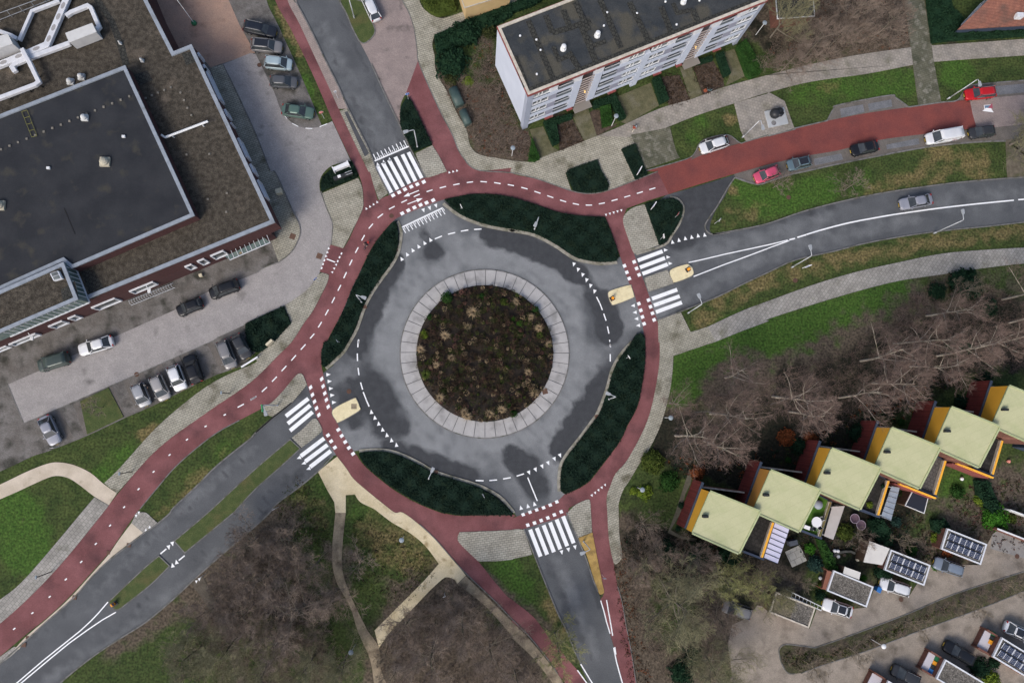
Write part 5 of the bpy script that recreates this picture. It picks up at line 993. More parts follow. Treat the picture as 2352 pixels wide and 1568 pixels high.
sheet('driveway', '33:2060,200! 2120,160! 2351,280! 2500,380! 2351,420! 2040,330!', .035, mat('pale_drive', (.26, .25, .24), (.21, .20, .19), .8))
# patios, fences in the gardens
b = MB(); P = [ZP('33', x, y, .06) for x, y in ((157, 360), (290, 298), (357, 440), (222, 502))]; b.prism([tuple(p[:2]) for p in P], 0, .08)
structure(b.build('patio', mat('patio_slabs', (.45, .43, .38), (.33, .32, .29), 1.2, brick=(-25, 1., 1., .04, .45, .85))))
b = MB(); p0, p1 = ZP('33', 225, 735, 2.), ZP('33', 495, 865, 2.)
d = (p1-p0)
for f in (0, .3, .6, .82): q = p0+d*f; b.tube([(q[0], q[1], 0), (q[0], q[1], 2.1)], .05, 6)
b.tube([p0, p1], .05, 6); q0, q1 = ZP('33', 215, 775, 2.), ZP('33', 490, 900, 2.); b.tube([q0, q1], .05, 6)
for f in np.linspace(0, 1, 9): b.tube([p0+(p1-p0)*f, q0+(q1-q0)*f], .03, 4)
tag(b.build('garden_pergola', WHITEM), 'small white wooden pergola beside the mossy gravel garage', 'pergola')
b = MB(); P = [ZP('33', x, y, 1.9) for x, y in ((545, 530), (590, 545), (545, 715), (500, 700))]
for k in range(7): a = P[0]+(P[1]-P[0])*(k+.5)/7; c = P[3]+(P[2]-P[3])*(k+.5)/7; b.band([tuple(a[:2]), tuple(c[:2])], .12, 1.8, 1.9)
b.box(P[3][0]-.05, P[3][1]-.05, 0, P[3][0]+.05, P[3][1]+.05, 1.8); b.box(P[0][0]-.05, P[0][1]-.05, 0, P[0][0]+.05, P[0][1]+.05, 1.8); b.box(P[1][0]-.05, P[1][1]-.05, 0, P[1][0]+.05, P[1][1]+.05, 1.8)
tag(b.build('slatted_lean_to', mat('red_timber', (.28, .12, .08))), 'reddish timber slatted lean-to on the left end of a garage', 'lean-to')
# ======================= VEHICLES =======================
TYRE = mat('tyre_rubber', (.015, .015, .016), rough=.9); RIM = mat('alloy_rim', (.35, .36, .37), rough=.35, metal=.7)
CGL = mat('car_glass', (.03, .035, .04), (.05, .058, .062), 1.5, .08, spec=.7)
HLT = mat('headlight_glass', (.6, .62, .64), rough=.15); TLT = mat('tail_light', (.30, .02, .02), rough=.25); PLATE = mat('yellow_plate', (.65, .45, .05)); DTRIM = mat('dark_trim', (.018, .018, .02), rough=.6)
def paint_mat(name, c, rough=.28, met=.15): return mat('paint_'+name, c, tuple(v*.9 for v in c), .8, rough, spec=.5, metal=met)
PAINTS = {k: paint_mat(k, v) for k, v in {'black': (.012, .013, .016), 'navy': (.02, .024, .034), 'grey': (.10, .105, .115), 'silver': (.34, .35, .37), 'lilac': (.30, .31, .36), 'white': (.74, .75, .77), 'iceblue': (.38, .48, .52),
     'green': (.10, .165, .14), 'pink': (.62, .09, .17), 'steel': (.13, .19, .22), 'red': (.50, .015, .02), 'moss': (.05, .07, .065), 'taupe': (.22, .215, .22), 'bluegrey': (.20, .24, .30), 'charcoal': (.04, .042, .047), 'beigesilver': (.36, .345, .34)}.items()}
KIND = {'hatch': (1.74, 1.46, .22, .40, .86, .975, .93), 'sedan': (1.80, 1.43, .25, .42, .74, .89, .96), 'estate': (1.80, 1.47, .24, .39, .90, .975, .95), 'suv': (1.86, 1.62, .23, .38, .88, .975, 1.02), 'mpv': (1.80, 1.62, .17, .36, .90, .98, .98), 'van': (1.84, 1.80, .17, .32, .975, .995, 1.05), 'coupe': (1.80, 1.40, .28, .44, .76, .93, .94)}
def make_car(name, kind, paint, L, label, cat, sun=False, group=None, roofm=None):
    Wd, Hh, f1, f2, f3, f4, belt = KIND[kind]; pm = PAINTS[paint]; hw = Wd/2
    root = thing(name, label, cat, (0, 0, 0), 0, group)
    X = lambda f: L*(.5-f)                                   # front is +x
    st = [0, .012, .04, .09, f1*.6, f1, f1+.08, .5, .66, .8, .9, .96, .988, 1.]
    b = MB(); b.sm = True; prof = []
    for f in st:
        e = min(f, 1-f); tw = 1-.30*max(0, 1-e/.07)**2-.05*max(0, 1-e/.22)
        if f <= f1: zd = .70+(belt-.06-.70)*min(1, f/f1)**.45
        elif f >= f4: zd = belt+.0-(f-f4)*1.5 if kind in ('sedan', 'coupe') else belt-.02-(max(0, f-.97))*4
        else: zd = belt
        zb = .22+.12*max(0, 1-e/.05)
        w_ = hw*tw
        h = [(w_*.90, zb), (w_*.985, zb+.14), (w_, .56), (w_*.985, zd-.16), (w_*.93, zd-.05), (w_*.78, zd), (w_*.4, zd+.02), (0, zd+.025)]
        ring = [(X(f), y, z) for y, z in h]+[(X(f), -y, z) for y, z in reversed(h[:-1])]; prof.append(ring)
    n = len(prof[0])
    vs = [q for r in prof for q in r]; fs = []
    for i in range(len(prof)-1):
        for k in range(n): fs.append((i*n+k, i*n+(k+1) % n, (i+1)*n+(k+1) % n, (i+1)*n+k))
    fs += [tuple(range(n-1, -1, -1)), tuple((len(prof)-1)*n+k for k in range(n))]
    b.add(vs, fs); body = b.build('body', pm, root)
    # glass house
    zb, zt = belt-.02, Hh-.05; yb, yt = hw*.90, hw*.70
    if kind == 'van': yt = hw*.84
    bx = [X(f1), X(f4)]; tx = [X(f2), X(f3)]
    def q4(name, pts, m, par, th=.02): b = MB(); b.add(pts, [(0, 1, 2, 3)]); return b.build(name, m, par)
    # cabin core
    b = MB(); b.hexa([(bx[1]+.03, -yb+.03, zb), (bx[0]-.03, -yb+.03, zb), (bx[0]-.03, yb-.03, zb), (bx[1]+.03, yb-.03, zb)], [(tx[1]+.03, -yt+.03, zt), (tx[0]-.03, -yt+.03, zt), (tx[0]-.03, yt-.03, zt), (tx[1]+.03, yt-.03, zt)])
    b.build('cabin', DTRIM if kind != 'van' else pm, root)
    def lerp(a, c, t): return tuple(a[i]+(c[i]-a[i])*t for i in range(3))
    FB = [(bx[0], -yb, zb), (bx[0], yb, zb)]; FT = [(tx[0], -yt, zt), (tx[0], yt, zt)]; RB = [(bx[1], -yb, zb), (bx[1], yb, zb)]; RT = [(tx[1], -yt, zt), (tx[1], yt, zt)]
    q4('windscreen', [lerp(FB[0], FB[1], .04), lerp(FB[0], FB[1], .96), lerp(FT[0], FT[1], .95), lerp(FT[0], FT[1], .05)], CGL, root)
    if kind != 'van': q4('rear_window', [lerp(RB[1], RB[0], .08), lerp(RB[1], RB[0], .92), lerp(RT[1], RT[0], .94), lerp(RT[1], RT[0], .06)], CGL, root)
    for s in (0, 1):
        a, c, d, e = FB[s], RB[s], RT[s], FT[s]
        if kind == 'van': c = lerp(FB[s], RB[s], .26); d = lerp(FT[s], RT[s], .14)
        o_ = (-.012 if s == 0 else .012)
        pts = [lerp(a, c, .05), lerp(a, c, .95), lerp(d, e, .04), lerp(d, e, .96)]; pts = [(p[0], p[1]+o_, p[2]) for p in pts]
        q4('side_window', pts if s == 0 else pts[::-1], CGL, root)
        if kind != 'van':
            b = MB(); b.tube([lerp(FB[s], RB[s], .52), lerp(FT[s], RT[s], .42)], .04, 5); b.build('pillar', DTRIM, root)
        b = MB(); b.tube([FB[s], FT[s]], .045, 6); b.build('front_pillar', pm, root)
        b = MB(); b.tube([RB[s], RT[s]], .06, 6); b.build('rear_pillar', pm, root)
    b = MB(); b.sm = False
    rp_ = [(tx[0]+.03, yt), (tx[1]-.04, yt)]; vs = []; 
    m = 7; nx2 = 5
    for i in range(nx2+1):
        x = tx[0]+.04+(tx[1]-.06-tx[0])*i/nx2
        for k in range(m): y = -yt*1.03+2*yt*1.03*k/(m-1); vs.append((x, y, zt+.05*(1-(2*k/(m-1)-1)**2)-.03*(abs(2*i/nx2-1))**3))
    top = len(vs); vs += [(x, y, z-.04) for x, y, z in vs]; fs = []
    for i in range(nx2):
        for k in range(m-1):
            a = i*m+k; fs.append((a, a+m, a+m+1, a+1)); fs.append((top+a, top+a+1, top+a+m+1, top+a+m))
    for i in range(nx2): fs.append((i*m, top+i*m, top+(i+1)*m, (i+1)*m)); a = i*m+m-1; fs.append((a, a+m, top+a+m, top+a))
    for k in range(m-1): fs.append((k, k+1, top+k+1, top+k)); a = nx2*m+k; fs.append((a, top+a, top+a+1, a+1))
    b.sm = True; b.add(vs, fs); rf = b.build('roof', PAINTS.get(roofm, pm), root)
    if sun:
        b = MB(); b.box(tx[1]+.25, -yt*.78, zt+.02, tx[0]-.1, yt*.78, zt+.062); b.build('sunroof', mat('sunroof_glass_'+name+str(len(MATS)), (.02, .022, .028), rough=.15, spec=.6), rf)
    if kind in ('estate', 'suv', 'mpv'):
        for s in (-1, 1): b = MB(); b.tube([(tx[0]-.1, s*yt*.98, zt+.045), (tx[1]+.1, s*yt*.98, zt+.045)], .022, 5); b.build('roof_rail', STEEL if paint not in ('black',) else DTRIM, rf)
    for s in (-1, 1):
        for fx in (.175, .80):
            w = MB(); w.tube([(X(fx), s*(hw-.21), .31), (X(fx), s*(hw+.005), .31)], .31, 18); wo = w.build('wheel', TYRE, root)
            w = MB(); w.tube([(X(fx), s*(hw-.02), .31), (X(fx), s*(hw+.012), .31)], .20, 12); w.build('rim', RIM, wo)
        b = MB(); b.hexa([(X(.055), s*hw*.70, .58), (X(.012), s*hw*.42, .58), (X(.004), s*hw*.42, .6), (X(.04), s*hw*.88, .6)], [(X(.10), s*hw*.78, .735), (X(.05), s*hw*.44, .745), (X(.012), s*hw*.42, .70), (X(.06), s*hw*.90, .70)]); b.build('headlight', HLT, root)
        b = MB(); x0 = X(.985); b.box(x0-.035, min(s*hw*.55, s*hw*.86), .66, x0+.10, max(s*hw*.55, s*hw*.86), belt-.05); b.build('tail_light', TLT, root)
        b = MB(); b.box(X(f1+.055), min(s*hw, s*(hw+.18)), belt-.02, X(f1+.03), max(s*hw, s*(hw+.18)), belt+.12); bevel(b.build('wing_mirror', pm if paint not in ('silver',) else pm, root), .03)
    b = MB(); b.box(X(.0)-.01, -.26, .36, X(0)+.02, .26, .47); b.build('number_plate', PLATE, root)
    b = MB(); b.box(X(.002)-.02, -hw*.5, .30, X(0)+.012, hw*.5, .60); b.build('grille', DTRIM, root)
    return root
cars = [  # kind, paint, front, rear, label, sunroof
 ('estate', 'navy', ('10', 188, 302), ('10', -112, 238), 'dark blue black estate, topmost in the column beside the grass strip', 0),
 ('suv', 'taupe', ('10', 243, 440), ('10', -45, 412), 'grey brown suv with black glass sunroof beside the grass strip', 1),
 ('mpv', 'iceblue', ('10', 333, 598), ('10', 82, 572), 'pale ice blue people carrier in the column beside the grass strip', 0),
 ('hatch', 'grey', ('10', 380, 760), ('10', 130, 748), 'dark grey hatchback above the empty bay beside the grass strip', 0),
 ('sedan', 'green', ('10', 532, 1045), ('10', 240, 1005), 'sea green saloon car at the bottom end of the column', 0),
 ('hatch', 'white', ('10', 985, -90), ('10', 1112, 192), 'white hatchback on the brown pavers cut by the top edge', 0),
 ('mpv', 'black', ('01', 1930, 1135), ('01', 2198, 1035), 'large black car by the brick building, nearer to the bend', 0),
 ('hatch', 'black', ('01', 1632, 1295), ('01', 1862, 1200), 'small black hatchback by the bicycle racks of the brick building', 0),
 ('coupe', 'white', ('02', 728, 82), ('02', 1040, -12), 'sleek white car parked in front of the brick building', 0),
 ('van', 'moss', ('02', 355, 228), ('02', 645, 140), 'long dark green black van at the lower left of the lane', 0),
 ('coupe', 'lilac', ('02', 520, 938), ('02', 405, 685), 'grey lilac car alone in the lowest left bay', 0),
 ('mpv', 'silver', ('02', 1345, 590), ('02', 1262, 385), 'leftmost of the silver cars beside the grass bank, next to an empty bay', 0),
 ('mpv', 'beigesilver', ('02', 1525, 532), ('02', 1425, 312), 'silver people carrier between a silver and a white car', 0),
 ('suv', 'white', ('02', 1672, 442), ('02', 1590, 222), 'white car with orange mirrors between a silver and a black car', 0),
 ('suv', 'black', ('02', 1730, 122), ('02', 1822, 378), 'black car reversed into its bay beside the white one', 0),
 ('mpv', 'taupe', ('02', 2135, 242), ('02', 2040, -10), 'silver grey people carrier next to the dark hatchback by the hedge', 0),
 ('hatch', 'charcoal', ('02', 2275, 150), ('02', 2165, -62), 'charcoal hatchback in the bay touching the hedge', 0),
 ('hatch', 'white', ('20', 1728, 1372), ('20', 1978, 1292), 'white car in the lay-by below the apartment block lawn', 0),
 ('hatch', 'pink', ('V', 1733, 411), ('V', 1788, 390), 'bright pink hatchback on the parking strip', 0),
 ('hatch', 'steel', ('30', 178, 1525), ('30', 388, 1475), 'steel blue small car with sunroof right of the pink one', 1),
 ('sedan', 'black', ('30', 763, 1388), ('30', 1005, 1335), 'black saloon car alone in the middle of the parking strip', 0),
 ('van', 'white', ('30', 1448, 1282), ('30', 1757, 1228), 'white delivery van with black cab window and red letters on its side', 0),
 ('hatch', 'charcoal', ('30', 1845, 1228), ('30', 2075, 1200), 'dark hatchback half hidden under tree branches at the right', 0),
 ('estate', 'red', ('30', 1808, 872), ('30', 2080, 845), 'bright red estate car parked on the upper side of the red road', 0),
 ('sedan', 'lilac', ('31', 1208, 312), ('31', 1500, 258), 'silver saloon car driving along the road to the right', 0),
 ('mpv', 'taupe', ('23', 1938, 852), ('23', 2192, 932), 'grey people carrier under the bare trees left of the garages', 0),
 ('coupe', 'white', ('33', 500, 832), ('33', 766, 915), 'white car with a black glass roof beside the mossy gravel garage', 1),
 ('estate', 'white', ('33', 1025, 638), ('33', 1295, 722), 'white estate car between the dark conifer and the solar garage', 0),
 ('estate', 'bluegrey', ('33', 1525, 452), ('33', 1782, 540), 'blue grey estate car between the two garages with solar panels', 0),
 ('coupe', 'white', ('33', 2440, 1165), ('33', 2168, 1035), 'white car with black sunroof and red rear lights at the right edge', 1),
 ('estate', 'black', ('33', 1620, 1210), ('33', 1885, 1362), 'black estate car above the gravel roofed garage', 0),
 ('mpv', 'charcoal', ('33', 1138, 1432), ('33', 1375, 1545), 'charcoal people carrier in the alley near the bottom edge', 0)]
for i, (kind, pnt, fr, re, lab, sun) in enumerate(cars):
    f = G(*px_to_v(*fr), .6); r = G(*px_to_v(*re), .6); L = float(np.hypot(*(f-r)[:2])); 
    root = make_car('delivery_van' if kind == 'van' and pnt == 'white' else ('parked_car' if i != 24 else 'moving_car'), kind, pnt, L, lab, 'van' if kind == 'van' else 'car', bool(sun), None if i == 24 else 'parked cars and vans')
    root.location = (float(f[0]+r[0])/2, float(f[1]+r[1])/2, .035 if i > 6 or i < 5 else .03); root.rotation_euler = (0, 0, math.atan2(f[1]-r[1], f[0]-r[0]))
    if i == 24 or fr[0] in ('31',): root.location[2] = .02
    if i == 21:
        for k, (ch, xx) in enumerate((('D', -1.0), ('A', -1.45))):
            cu = bpy.data.curves.new('van_letter', 'FONT'); cu.body = ch; cu.size = .5; cu.extrude = .004; t = bpy.data.objects.new('tmp', cu); COL.objects.link(t)
            dg = bpy.context.evaluated_depsgraph_get(); me = bpy.data.meshes.new_from_object(t.evaluated_get(dg)); bpy.data.objects.remove(t)
            o = link('van_letter', me, mat('red_letter%d' % k, (.35, .05, .06)), root); o.rotation_euler = (math.radians(90), 0, math.radians(180)); o.location = (xx, .955, .95)
for o in [o for o in COL.objects if o.name.startswith('number_plate')]: pass
# ======================= VEGETATION =======================
def leafm(name, c, c2, c3=None, s=6, **k): return mat(name, c, c2, s, .9, spec=.1, c3=c3, s3=1.2, lo3=.5, hi3=.7, **k)
L_HEDGE = leafm('dark_hedge_leaf', (.005, .013, .010), (.015, .033, .021), (.014, .026, .015))
L_GREEN = leafm('green_leaf', (.012, .045, .010), (.035, .085, .018), (.02, .05, .012))
L_DARK = leafm('dark_green_leaf', (.007, .024, .013), (.018, .045, .022))
L_BLUE = leafm('blue_green_leaf', (.02, .05, .042), (.035, .07, .055))
L_YEL = leafm('yellow_green_leaf', (.09, .15, .015), (.16, .20, .03), (.05, .10, .015))
L_BRT = leafm('bright_green_leaf', (.03, .12, .012), (.06, .17, .02), (.02, .07, .01))
L_OLIVE = leafm('olive_leaf', (.04, .065, .012), (.07, .09, .02))
L_BROWN = leafm('brown_plant', (.045, .03, .02), (.10, .07, .045), (.025, .02, .015))
L_RUST = leafm('rust_leaf', (.20, .055, .018), (.12, .045, .02))
L_TAN = leafm('tan_grass', (.25, .185, .11), (.33, .25, .155))
L_DIRTG = leafm('dull_green_brown', (.022, .034, .012), (.055, .06, .022))
L_BLACK = leafm('dark_brown_plant', (.018, .013, .010), (.062, .042, .028), (.095, .062, .040))
L_PINK = leafm('faded_pink_plant', (.13, .065, .055), (.09, .05, .04))
T_PINK = mat('pinkish_twigs', (.155, .108, .09), (.22, .16, .135), .8, .9)
T_BROWN = mat('brown_twigs', (.165, .125, .10), (.245, .195, .16), .8, .9)
T_OLIVE = mat('olive_twigs', (.155, .15, .085), (.24, .225, .135), .8, .9)
T_PALE = mat('pale_twigs', (.24, .20, .15), (.17, .14, .10), 1.5, .9)
T_YELL = mat('yellow_green_twigs', (.27, .27, .11), (.19, .19, .08), 1, .9)
BARKP = mat('pale_birch_bark', (.44, .39, .33), (.26, .23, .19), 3, .9, c3=(.12, .12, .07), s3=1.)
BARKB = mat('grey_brown_bark', (.20, .17, .14), (.13, .115, .09), 3, .9, c3=(.10, .11, .05), s3=1.)
def quad_cloud(P, size, flat=.6):
    """leaf-sized faces round the points P (n,3)"""
    n = len(P); a = rng.normal(size=(n, 3)); a[:, 2] *= flat; a /= np.linalg.norm(a, axis=1)[:, None]
    c = rng.normal(size=(n, 3)); c -= (c*a).sum(1)[:, None]*a; c /= np.linalg.norm(c, axis=1)[:, None]
    s = (np.ones(n)*size*(.6+.8*rng.random(n)))[:, None]; a, c = a*s, c*s*.62
    V = np.stack([P-a, P-c*.9, P+a, P+c*.9], 1).reshape(-1, 3)
    return V, np.arange(4*n).reshape(-1, 4)
def cloud_mesh(name, V, Fq, extra=None, mi=None):
    v = V.tolist(); f = Fq.tolist(); 
    if extra is not None: b = len(v); v += [list(map(float, q)) for q in extra.v]; f += [[b+i for i in q] for q in extra.f]
    me = bpy.data.meshes.new(name); me.from_pydata(v, [], f)
    if mi is not None: me.polygons.foreach_set('material_index', list(mi)+[0]*(len(f)-len(mi)))
    me.update(); return me
def hedge(poly, h, dens, size, m, label, name='hedge', cat='hedge', group=None, lump=.12, kind=None, fill=None):
    P = smooth(poly, True, 3) if len(poly[0]) > 2 else poly
    A = abs(area(P)); n = int(A*dens); q = scatter(P, n)
    ed = []
    for i in range(len(P)): a, c = np.array(P[i-1]), np.array(P[i]); k = max(1, int(np.linalg.norm(c-a)*6)); ed += [a+(c-a)*(j+.5)/k for j in range(k)]
    ed = np.array(ed); ed = np.repeat(ed, 2, 0)+rng.normal(size=(len(ed)*2, 2))*.07
    lum = lump*(np.sin(q[:, 0]*1.7+1)*np.cos(q[:, 1]*1.9)+rng.normal(size=n)*.5)
    pts = np.vstack([np.c_[q, h+lum], np.c_[ed, h*(.25+.75*rng.random(len(ed)))]])
    V, Fq = quad_cloud(pts, size, .8)
    b = MB(); ins = P; b.prism(ins, 0, h*.93, False)
    o = link(name, cloud_mesh(name, V, Fq, b), m); tag(o, label, cat, group, kind); return o
bedW = '11:1290,470! 1310,600 1290,750 1215,890 1150,975 1062,1105 990,1240 950,1340 910,1450 850,1568;12:795,85 715,165 640,232! 612,215! 605,100 635,0;11:660,1568 712,1470 770,1360 830,1230 890,1080 950,960 1010,830 1090,680 1190,550 1255,480'
bedN = '11:1735,270! 1850,245 2000,222 2200,228 2351,250;21:200,312 400,382 550,410 700,425 845,432! 900,560 950,700 975,800! 955,828! 800,838 610,800 510,742 390,665 205,578 0,536;11:2150,500 2010,455 1860,385'
bedE = '22:1215,0! 1215,200 1182,420 1140,600 1050,770 990,900 890,1040 790,1165 690,1285 555,1365 482,1395! 445,1365! 445,1240 465,1120 525,1025 632,885 732,750 808,645 880,435 932,260 1012,115 1100,0;21:1140,1505 1200,1500'
bedS = '12:950,1022! 1060,1004 1190,1008 1325,1046 1495,1126 1615,1196 1775,1250 1990,1314 2095,1362 2235,1450 2340,1560;22:0,1568 -5,1600!;13:2330,20! 1900,22 1760,0;12:1710,1560 1510,1480 1310,1370 1160,1262 1010,1132 960,1060'
KW = dict(size=.16)
for nm, s, lab in (('hedge_bed', bedW, 'long dark evergreen bed west of the roundabout along the cycle path'), ('hedge_bed', bedN, 'large dark evergreen bed north east of the roundabout'), ('hedge_bed', bedE, 'long dark evergreen bed south east of the roundabout'), ('hedge_bed', bedS, 'dark evergreen bed south west of the roundabout above the pale path'),
        ('hedge_bed', '10:1390,905! 1335,990 1328,1130 1360,1230 1455,1395! 1615,1328! 1520,1120 1425,925', 'narrow triangular dark hedge bed beside the north road'), ('hedge_bed', '11:605,190! 597,120 625,50 680,5;10:720,1545 800,1512 875,1490;10:905,1540;11:930,30 935,60!', 'half round dark hedge bed at the exit of the parking lane'),
        ('hedge_bed', '11:258,1245! 322,1400!;12:150,20! 60,85! 5,95 -50,60;01:2268,1520 2262,1420 2300,1385', 'dark hedge bed right of the parked charcoal hatchback'), ('hedge_bed', '20:530,1560! 780,1472! 815,1568;21:840,40! 888,130! 860,183 700,206 560,178! 495,20!', 'dark hedge block on the beige pavement below the apartment block'),
        ('hedge_bed', '20:1005,1372! 1128,1325! 1225,1568!;21:1238,38! 1130,80!;20:1090,1568', 'narrow dark hedge block beside the mossy driveway'), ('hedge_bed', '21:1220,308! 1440,255 1525,282 1562,350 1528,480 1400,660 1352,680!', 'drop shaped dark hedge bed right of the east crossing')):
    hedge(W(s), .38, 95, .115, L_HEDGE, lab, nm, 'hedge bed', 'dark evergreen beds round the junction')
for s, lab in (('20:285,1130! 540,1060! 550,1100! 405,1150! 430,1320! 370,1348!', 'l shaped clipped hedge by the left end of the apartment block'), ('20:730,955! 940,880! 1040,1092! 982,1112! 905,965! 745,1005!', 'l shaped clipped hedge beside the second garden lamp'),
        ('20:1280,740! 1345,718! 1432,930! 1352,965!', 'straight clipped hedge between two apartment gardens'), ('20:1862,512! 1922,500! 1996,692! 1935,720!', 'short clipped hedge right of the parked bicycle'), ('20:2050,450! 2130,380! 2282,640! 2265,695! 2180,738! 2135,700!', 'broad clipped hedge at the right end of the apartment block'),
        ('20:148,1480! 180,1285! 252,1470! 200,1492!', 'small wedge shaped hedge at the lower left apartment garden'), ('20:1645,592! 1820,532! 1832,570! 1660,612!', 'low hedge strip under the second stairwell'), ('20:805,1000! 895,975! 912,1150! 825,1172!', 'dense green shrub block beside the garden globe lamp')):
    hedge([p for p in W(s)], .9, 70, .13, L_GREEN if 'shrub' in lab or 'broad' in lab or 'wedge' in lab else L_DARK, lab, 'hedge', 'hedge', 'hedges in the apartment gardens')
for s, m, h, lab in (('10:1640,345! 1800,275 1960,200 2351,55!;20:300,-80! 470,-120! 200,60! 0,130!;10:2351,160! 2040,330 1900,420 1660,500!', L_DARK, .8, 'dark green shrub belt along the path behind the apartment block'), ('10:1510,-60! 1560,90 1680,158 1840,112! 1810,0! 1780,-100!', L_OLIVE, .9, 'olive green rounded hedge beside the yellow building'),
        ('30:1435,-100! 1490,405! 1700,380 2351,340! 2500,320! 2500,235! 2351,250! 1740,285 1770,190 1670,90! 1640,-100!', L_DARK, .8, 'dark green hedge round the tiled roof house'), ('33:430,235! 480,245! 560,380! 600,500! 560,535! 520,500!', L_GREEN, 1.2, 'tall green hedge left of the gravel roofed garage'),
        ('33:905,60! 1010,50! 1100,190 1100,290! 1010,290! 915,200!', L_DARK, 1.2, 'dark garden hedge above the white roofed shed'), ('32:1880,1265! 1990,1280! 2090,1560! 2010,1568! 1900,1400!', L_DARK, 1.2, 'garden hedge right of the round green lawn'), ('33:1480,60! 1600,60! 1640,150! 1560,200! 1490,150!', L_DARK, 1., 'dark shrubs left of the upper solar garage')):
    hedge(W(s), h, 45, .17, m, lab, 'hedge', 'hedge', None, .25)
# flat brown garden beds and mossy strips at the apartment block
for s in ('20:392,1152! 520,1105! 555,1090! 660,1298! 440,1388! 432,1330!', '20:700,1045! 745,1010! 810,1010! 825,1180! 915,1155! 965,1130! 950,1160! 780,1250!', '20:1375,705! 1540,690! 1635,912! 1440,978! 1430,930!', '20:1665,618! 1850,560! 1940,725! 1950,792! 1752,868!', '20:30,1200! 140,1200! 180,1290! 145,1480! 0,1440!;10:2351,1440!'):
    sheet('planting_bed', s, .03, SOIL, False)
for s in ('20:160,1190! 285,1160! 370,1350! 440,1390! 270,1445! 250,1440!', '20:550,1050! 700,1000! 780,1250! 662,1298!', '20:960,890! 1275,760! 1350,970! 1050,1140! 1000,1120! 1040,1092!', '20:1540,620! 1650,612! 1752,870! 1638,912!', '20:1920,490! 2040,450! 2140,700! 1960,790! 1996,700!'):
    sheet('garden_path', s, .034, mat('mossy_lawn_path%d' % len(MATS), (.13, .12, .068), (.085, .085, .045), 1.2, c3=(.15, .14, .10), s3=.5, speck=.2), False)
# ---- centre island of the roundabout ----
b = MB(); Rk = 9.72; vs = []; rings = [(Rk, .0), (Rk, .16), (Rk*.93, .32), (Rk*.7, .5), (Rk*.35, .62), (.01, .66)]
b.lathe(rings, (RC[0], RC[1], 0), 64); tag(b.build('island_mound', mat('dark_humus', (.014, .011, .009), (.028, .021, .016), 3)), kind='structure')
def ipt(n, rmax=Rk): r = rmax*np.sqrt(rng.random(n)); t = 2*math.pi*rng.random(n); z = np.interp(r, [0, Rk*.35, Rk*.7, Rk*.93, Rk], [.66, .62, .5, .32, .16]); return np.c_[RC[0]+r*np.cos(t), RC[1]+r*np.sin(t), z]
nc = 1500; c0 = ipt(nc, Rk*.985); c0[:, 2] += .05+.95*rng.random(nc)**1.6; k = 72; sc_ = np.repeat(.5+.9*rng.random(nc), k)[:, None]
dd_ = rng.normal(size=(nc*k, 3)); dd_ /= np.linalg.norm(dd_, axis=1)[:, None]; P = np.repeat(c0, k, 0)+dd_*sc_*[.33, .33, .30]; V, Fq = quad_cloud(P, .062, .9)
mi = np.repeat(rng.choice([0, 0, 0, 0, 0, 1, 1, 2, 2, 2, 3, 4, 5], nc), k)
o = link('island_planting', cloud_mesh('island_planting', V, Fq, None, mi), [L_BLACK, L_BROWN, L_DIRTG, L_PINK, L_OLIVE, L_TAN]); tag(o, 'dark brown winter perennials covering the centre island of the roundabout', 'planting', None, 'stuff')
# ---- unit shrubs and tufts ----
PR = {}
def dome(key, m, n, leaf, flat=1.):
    if (key, m.name) in PR: return PR[(key, m.name)]
    r = np.random.default_rng(len(PR)+3); d = r.normal(size=(n, 3)); d[:, 2] = np.abs(d[:, 2]); d /= np.linalg.norm(d, axis=1)[:, None]
    lob = 1+.16*np.sin(d[:, 0]*5+key)*np.cos(d[:, 1]*4.+key)+.10*np.sin(9*d[:, 0]+d[:, 1]*7)
    rad = lob*(.55+.45*r.random(n)**.4); P = d*rad[:, None]
    V, Fq = quad_cloud(P, leaf, 1.); b = MB(); b.tube([(0, 0, -.05), (0, 0, .5)], .05, 5)
    b2 = MB(); prof = [(.78, .02), (.74, .3), (.52, .55), (.2, .68)]; b2.lathe(prof, (0, 0, 0), 10)
    me = cloud_mesh('shrub_mesh', V, Fq, b2); me.materials.append(m); PR[(key, m.name)] = me; return me
def shrub(t, x, y, r, m, label, h=1.0, name='shrub', cat='shrub', group=None, big=False, z=0):
    zc = z+r*h*.5; p = G(*px_to_v(t, x, y), zc)
    me = dome(random.randint(0, 2)+(10 if r > 1.3 else 0), m, 900 if r > 1.3 else 380, .085 if r > 1.3 else .13)
    o = link(name, me); o.location = (p[0], p[1], z); o.scale = (r, r*random.uniform(.9, 1.1), r*h); o.rotation_euler = (0, 0, random.uniform(0, 6)); tag(o, label, cat, group); return o
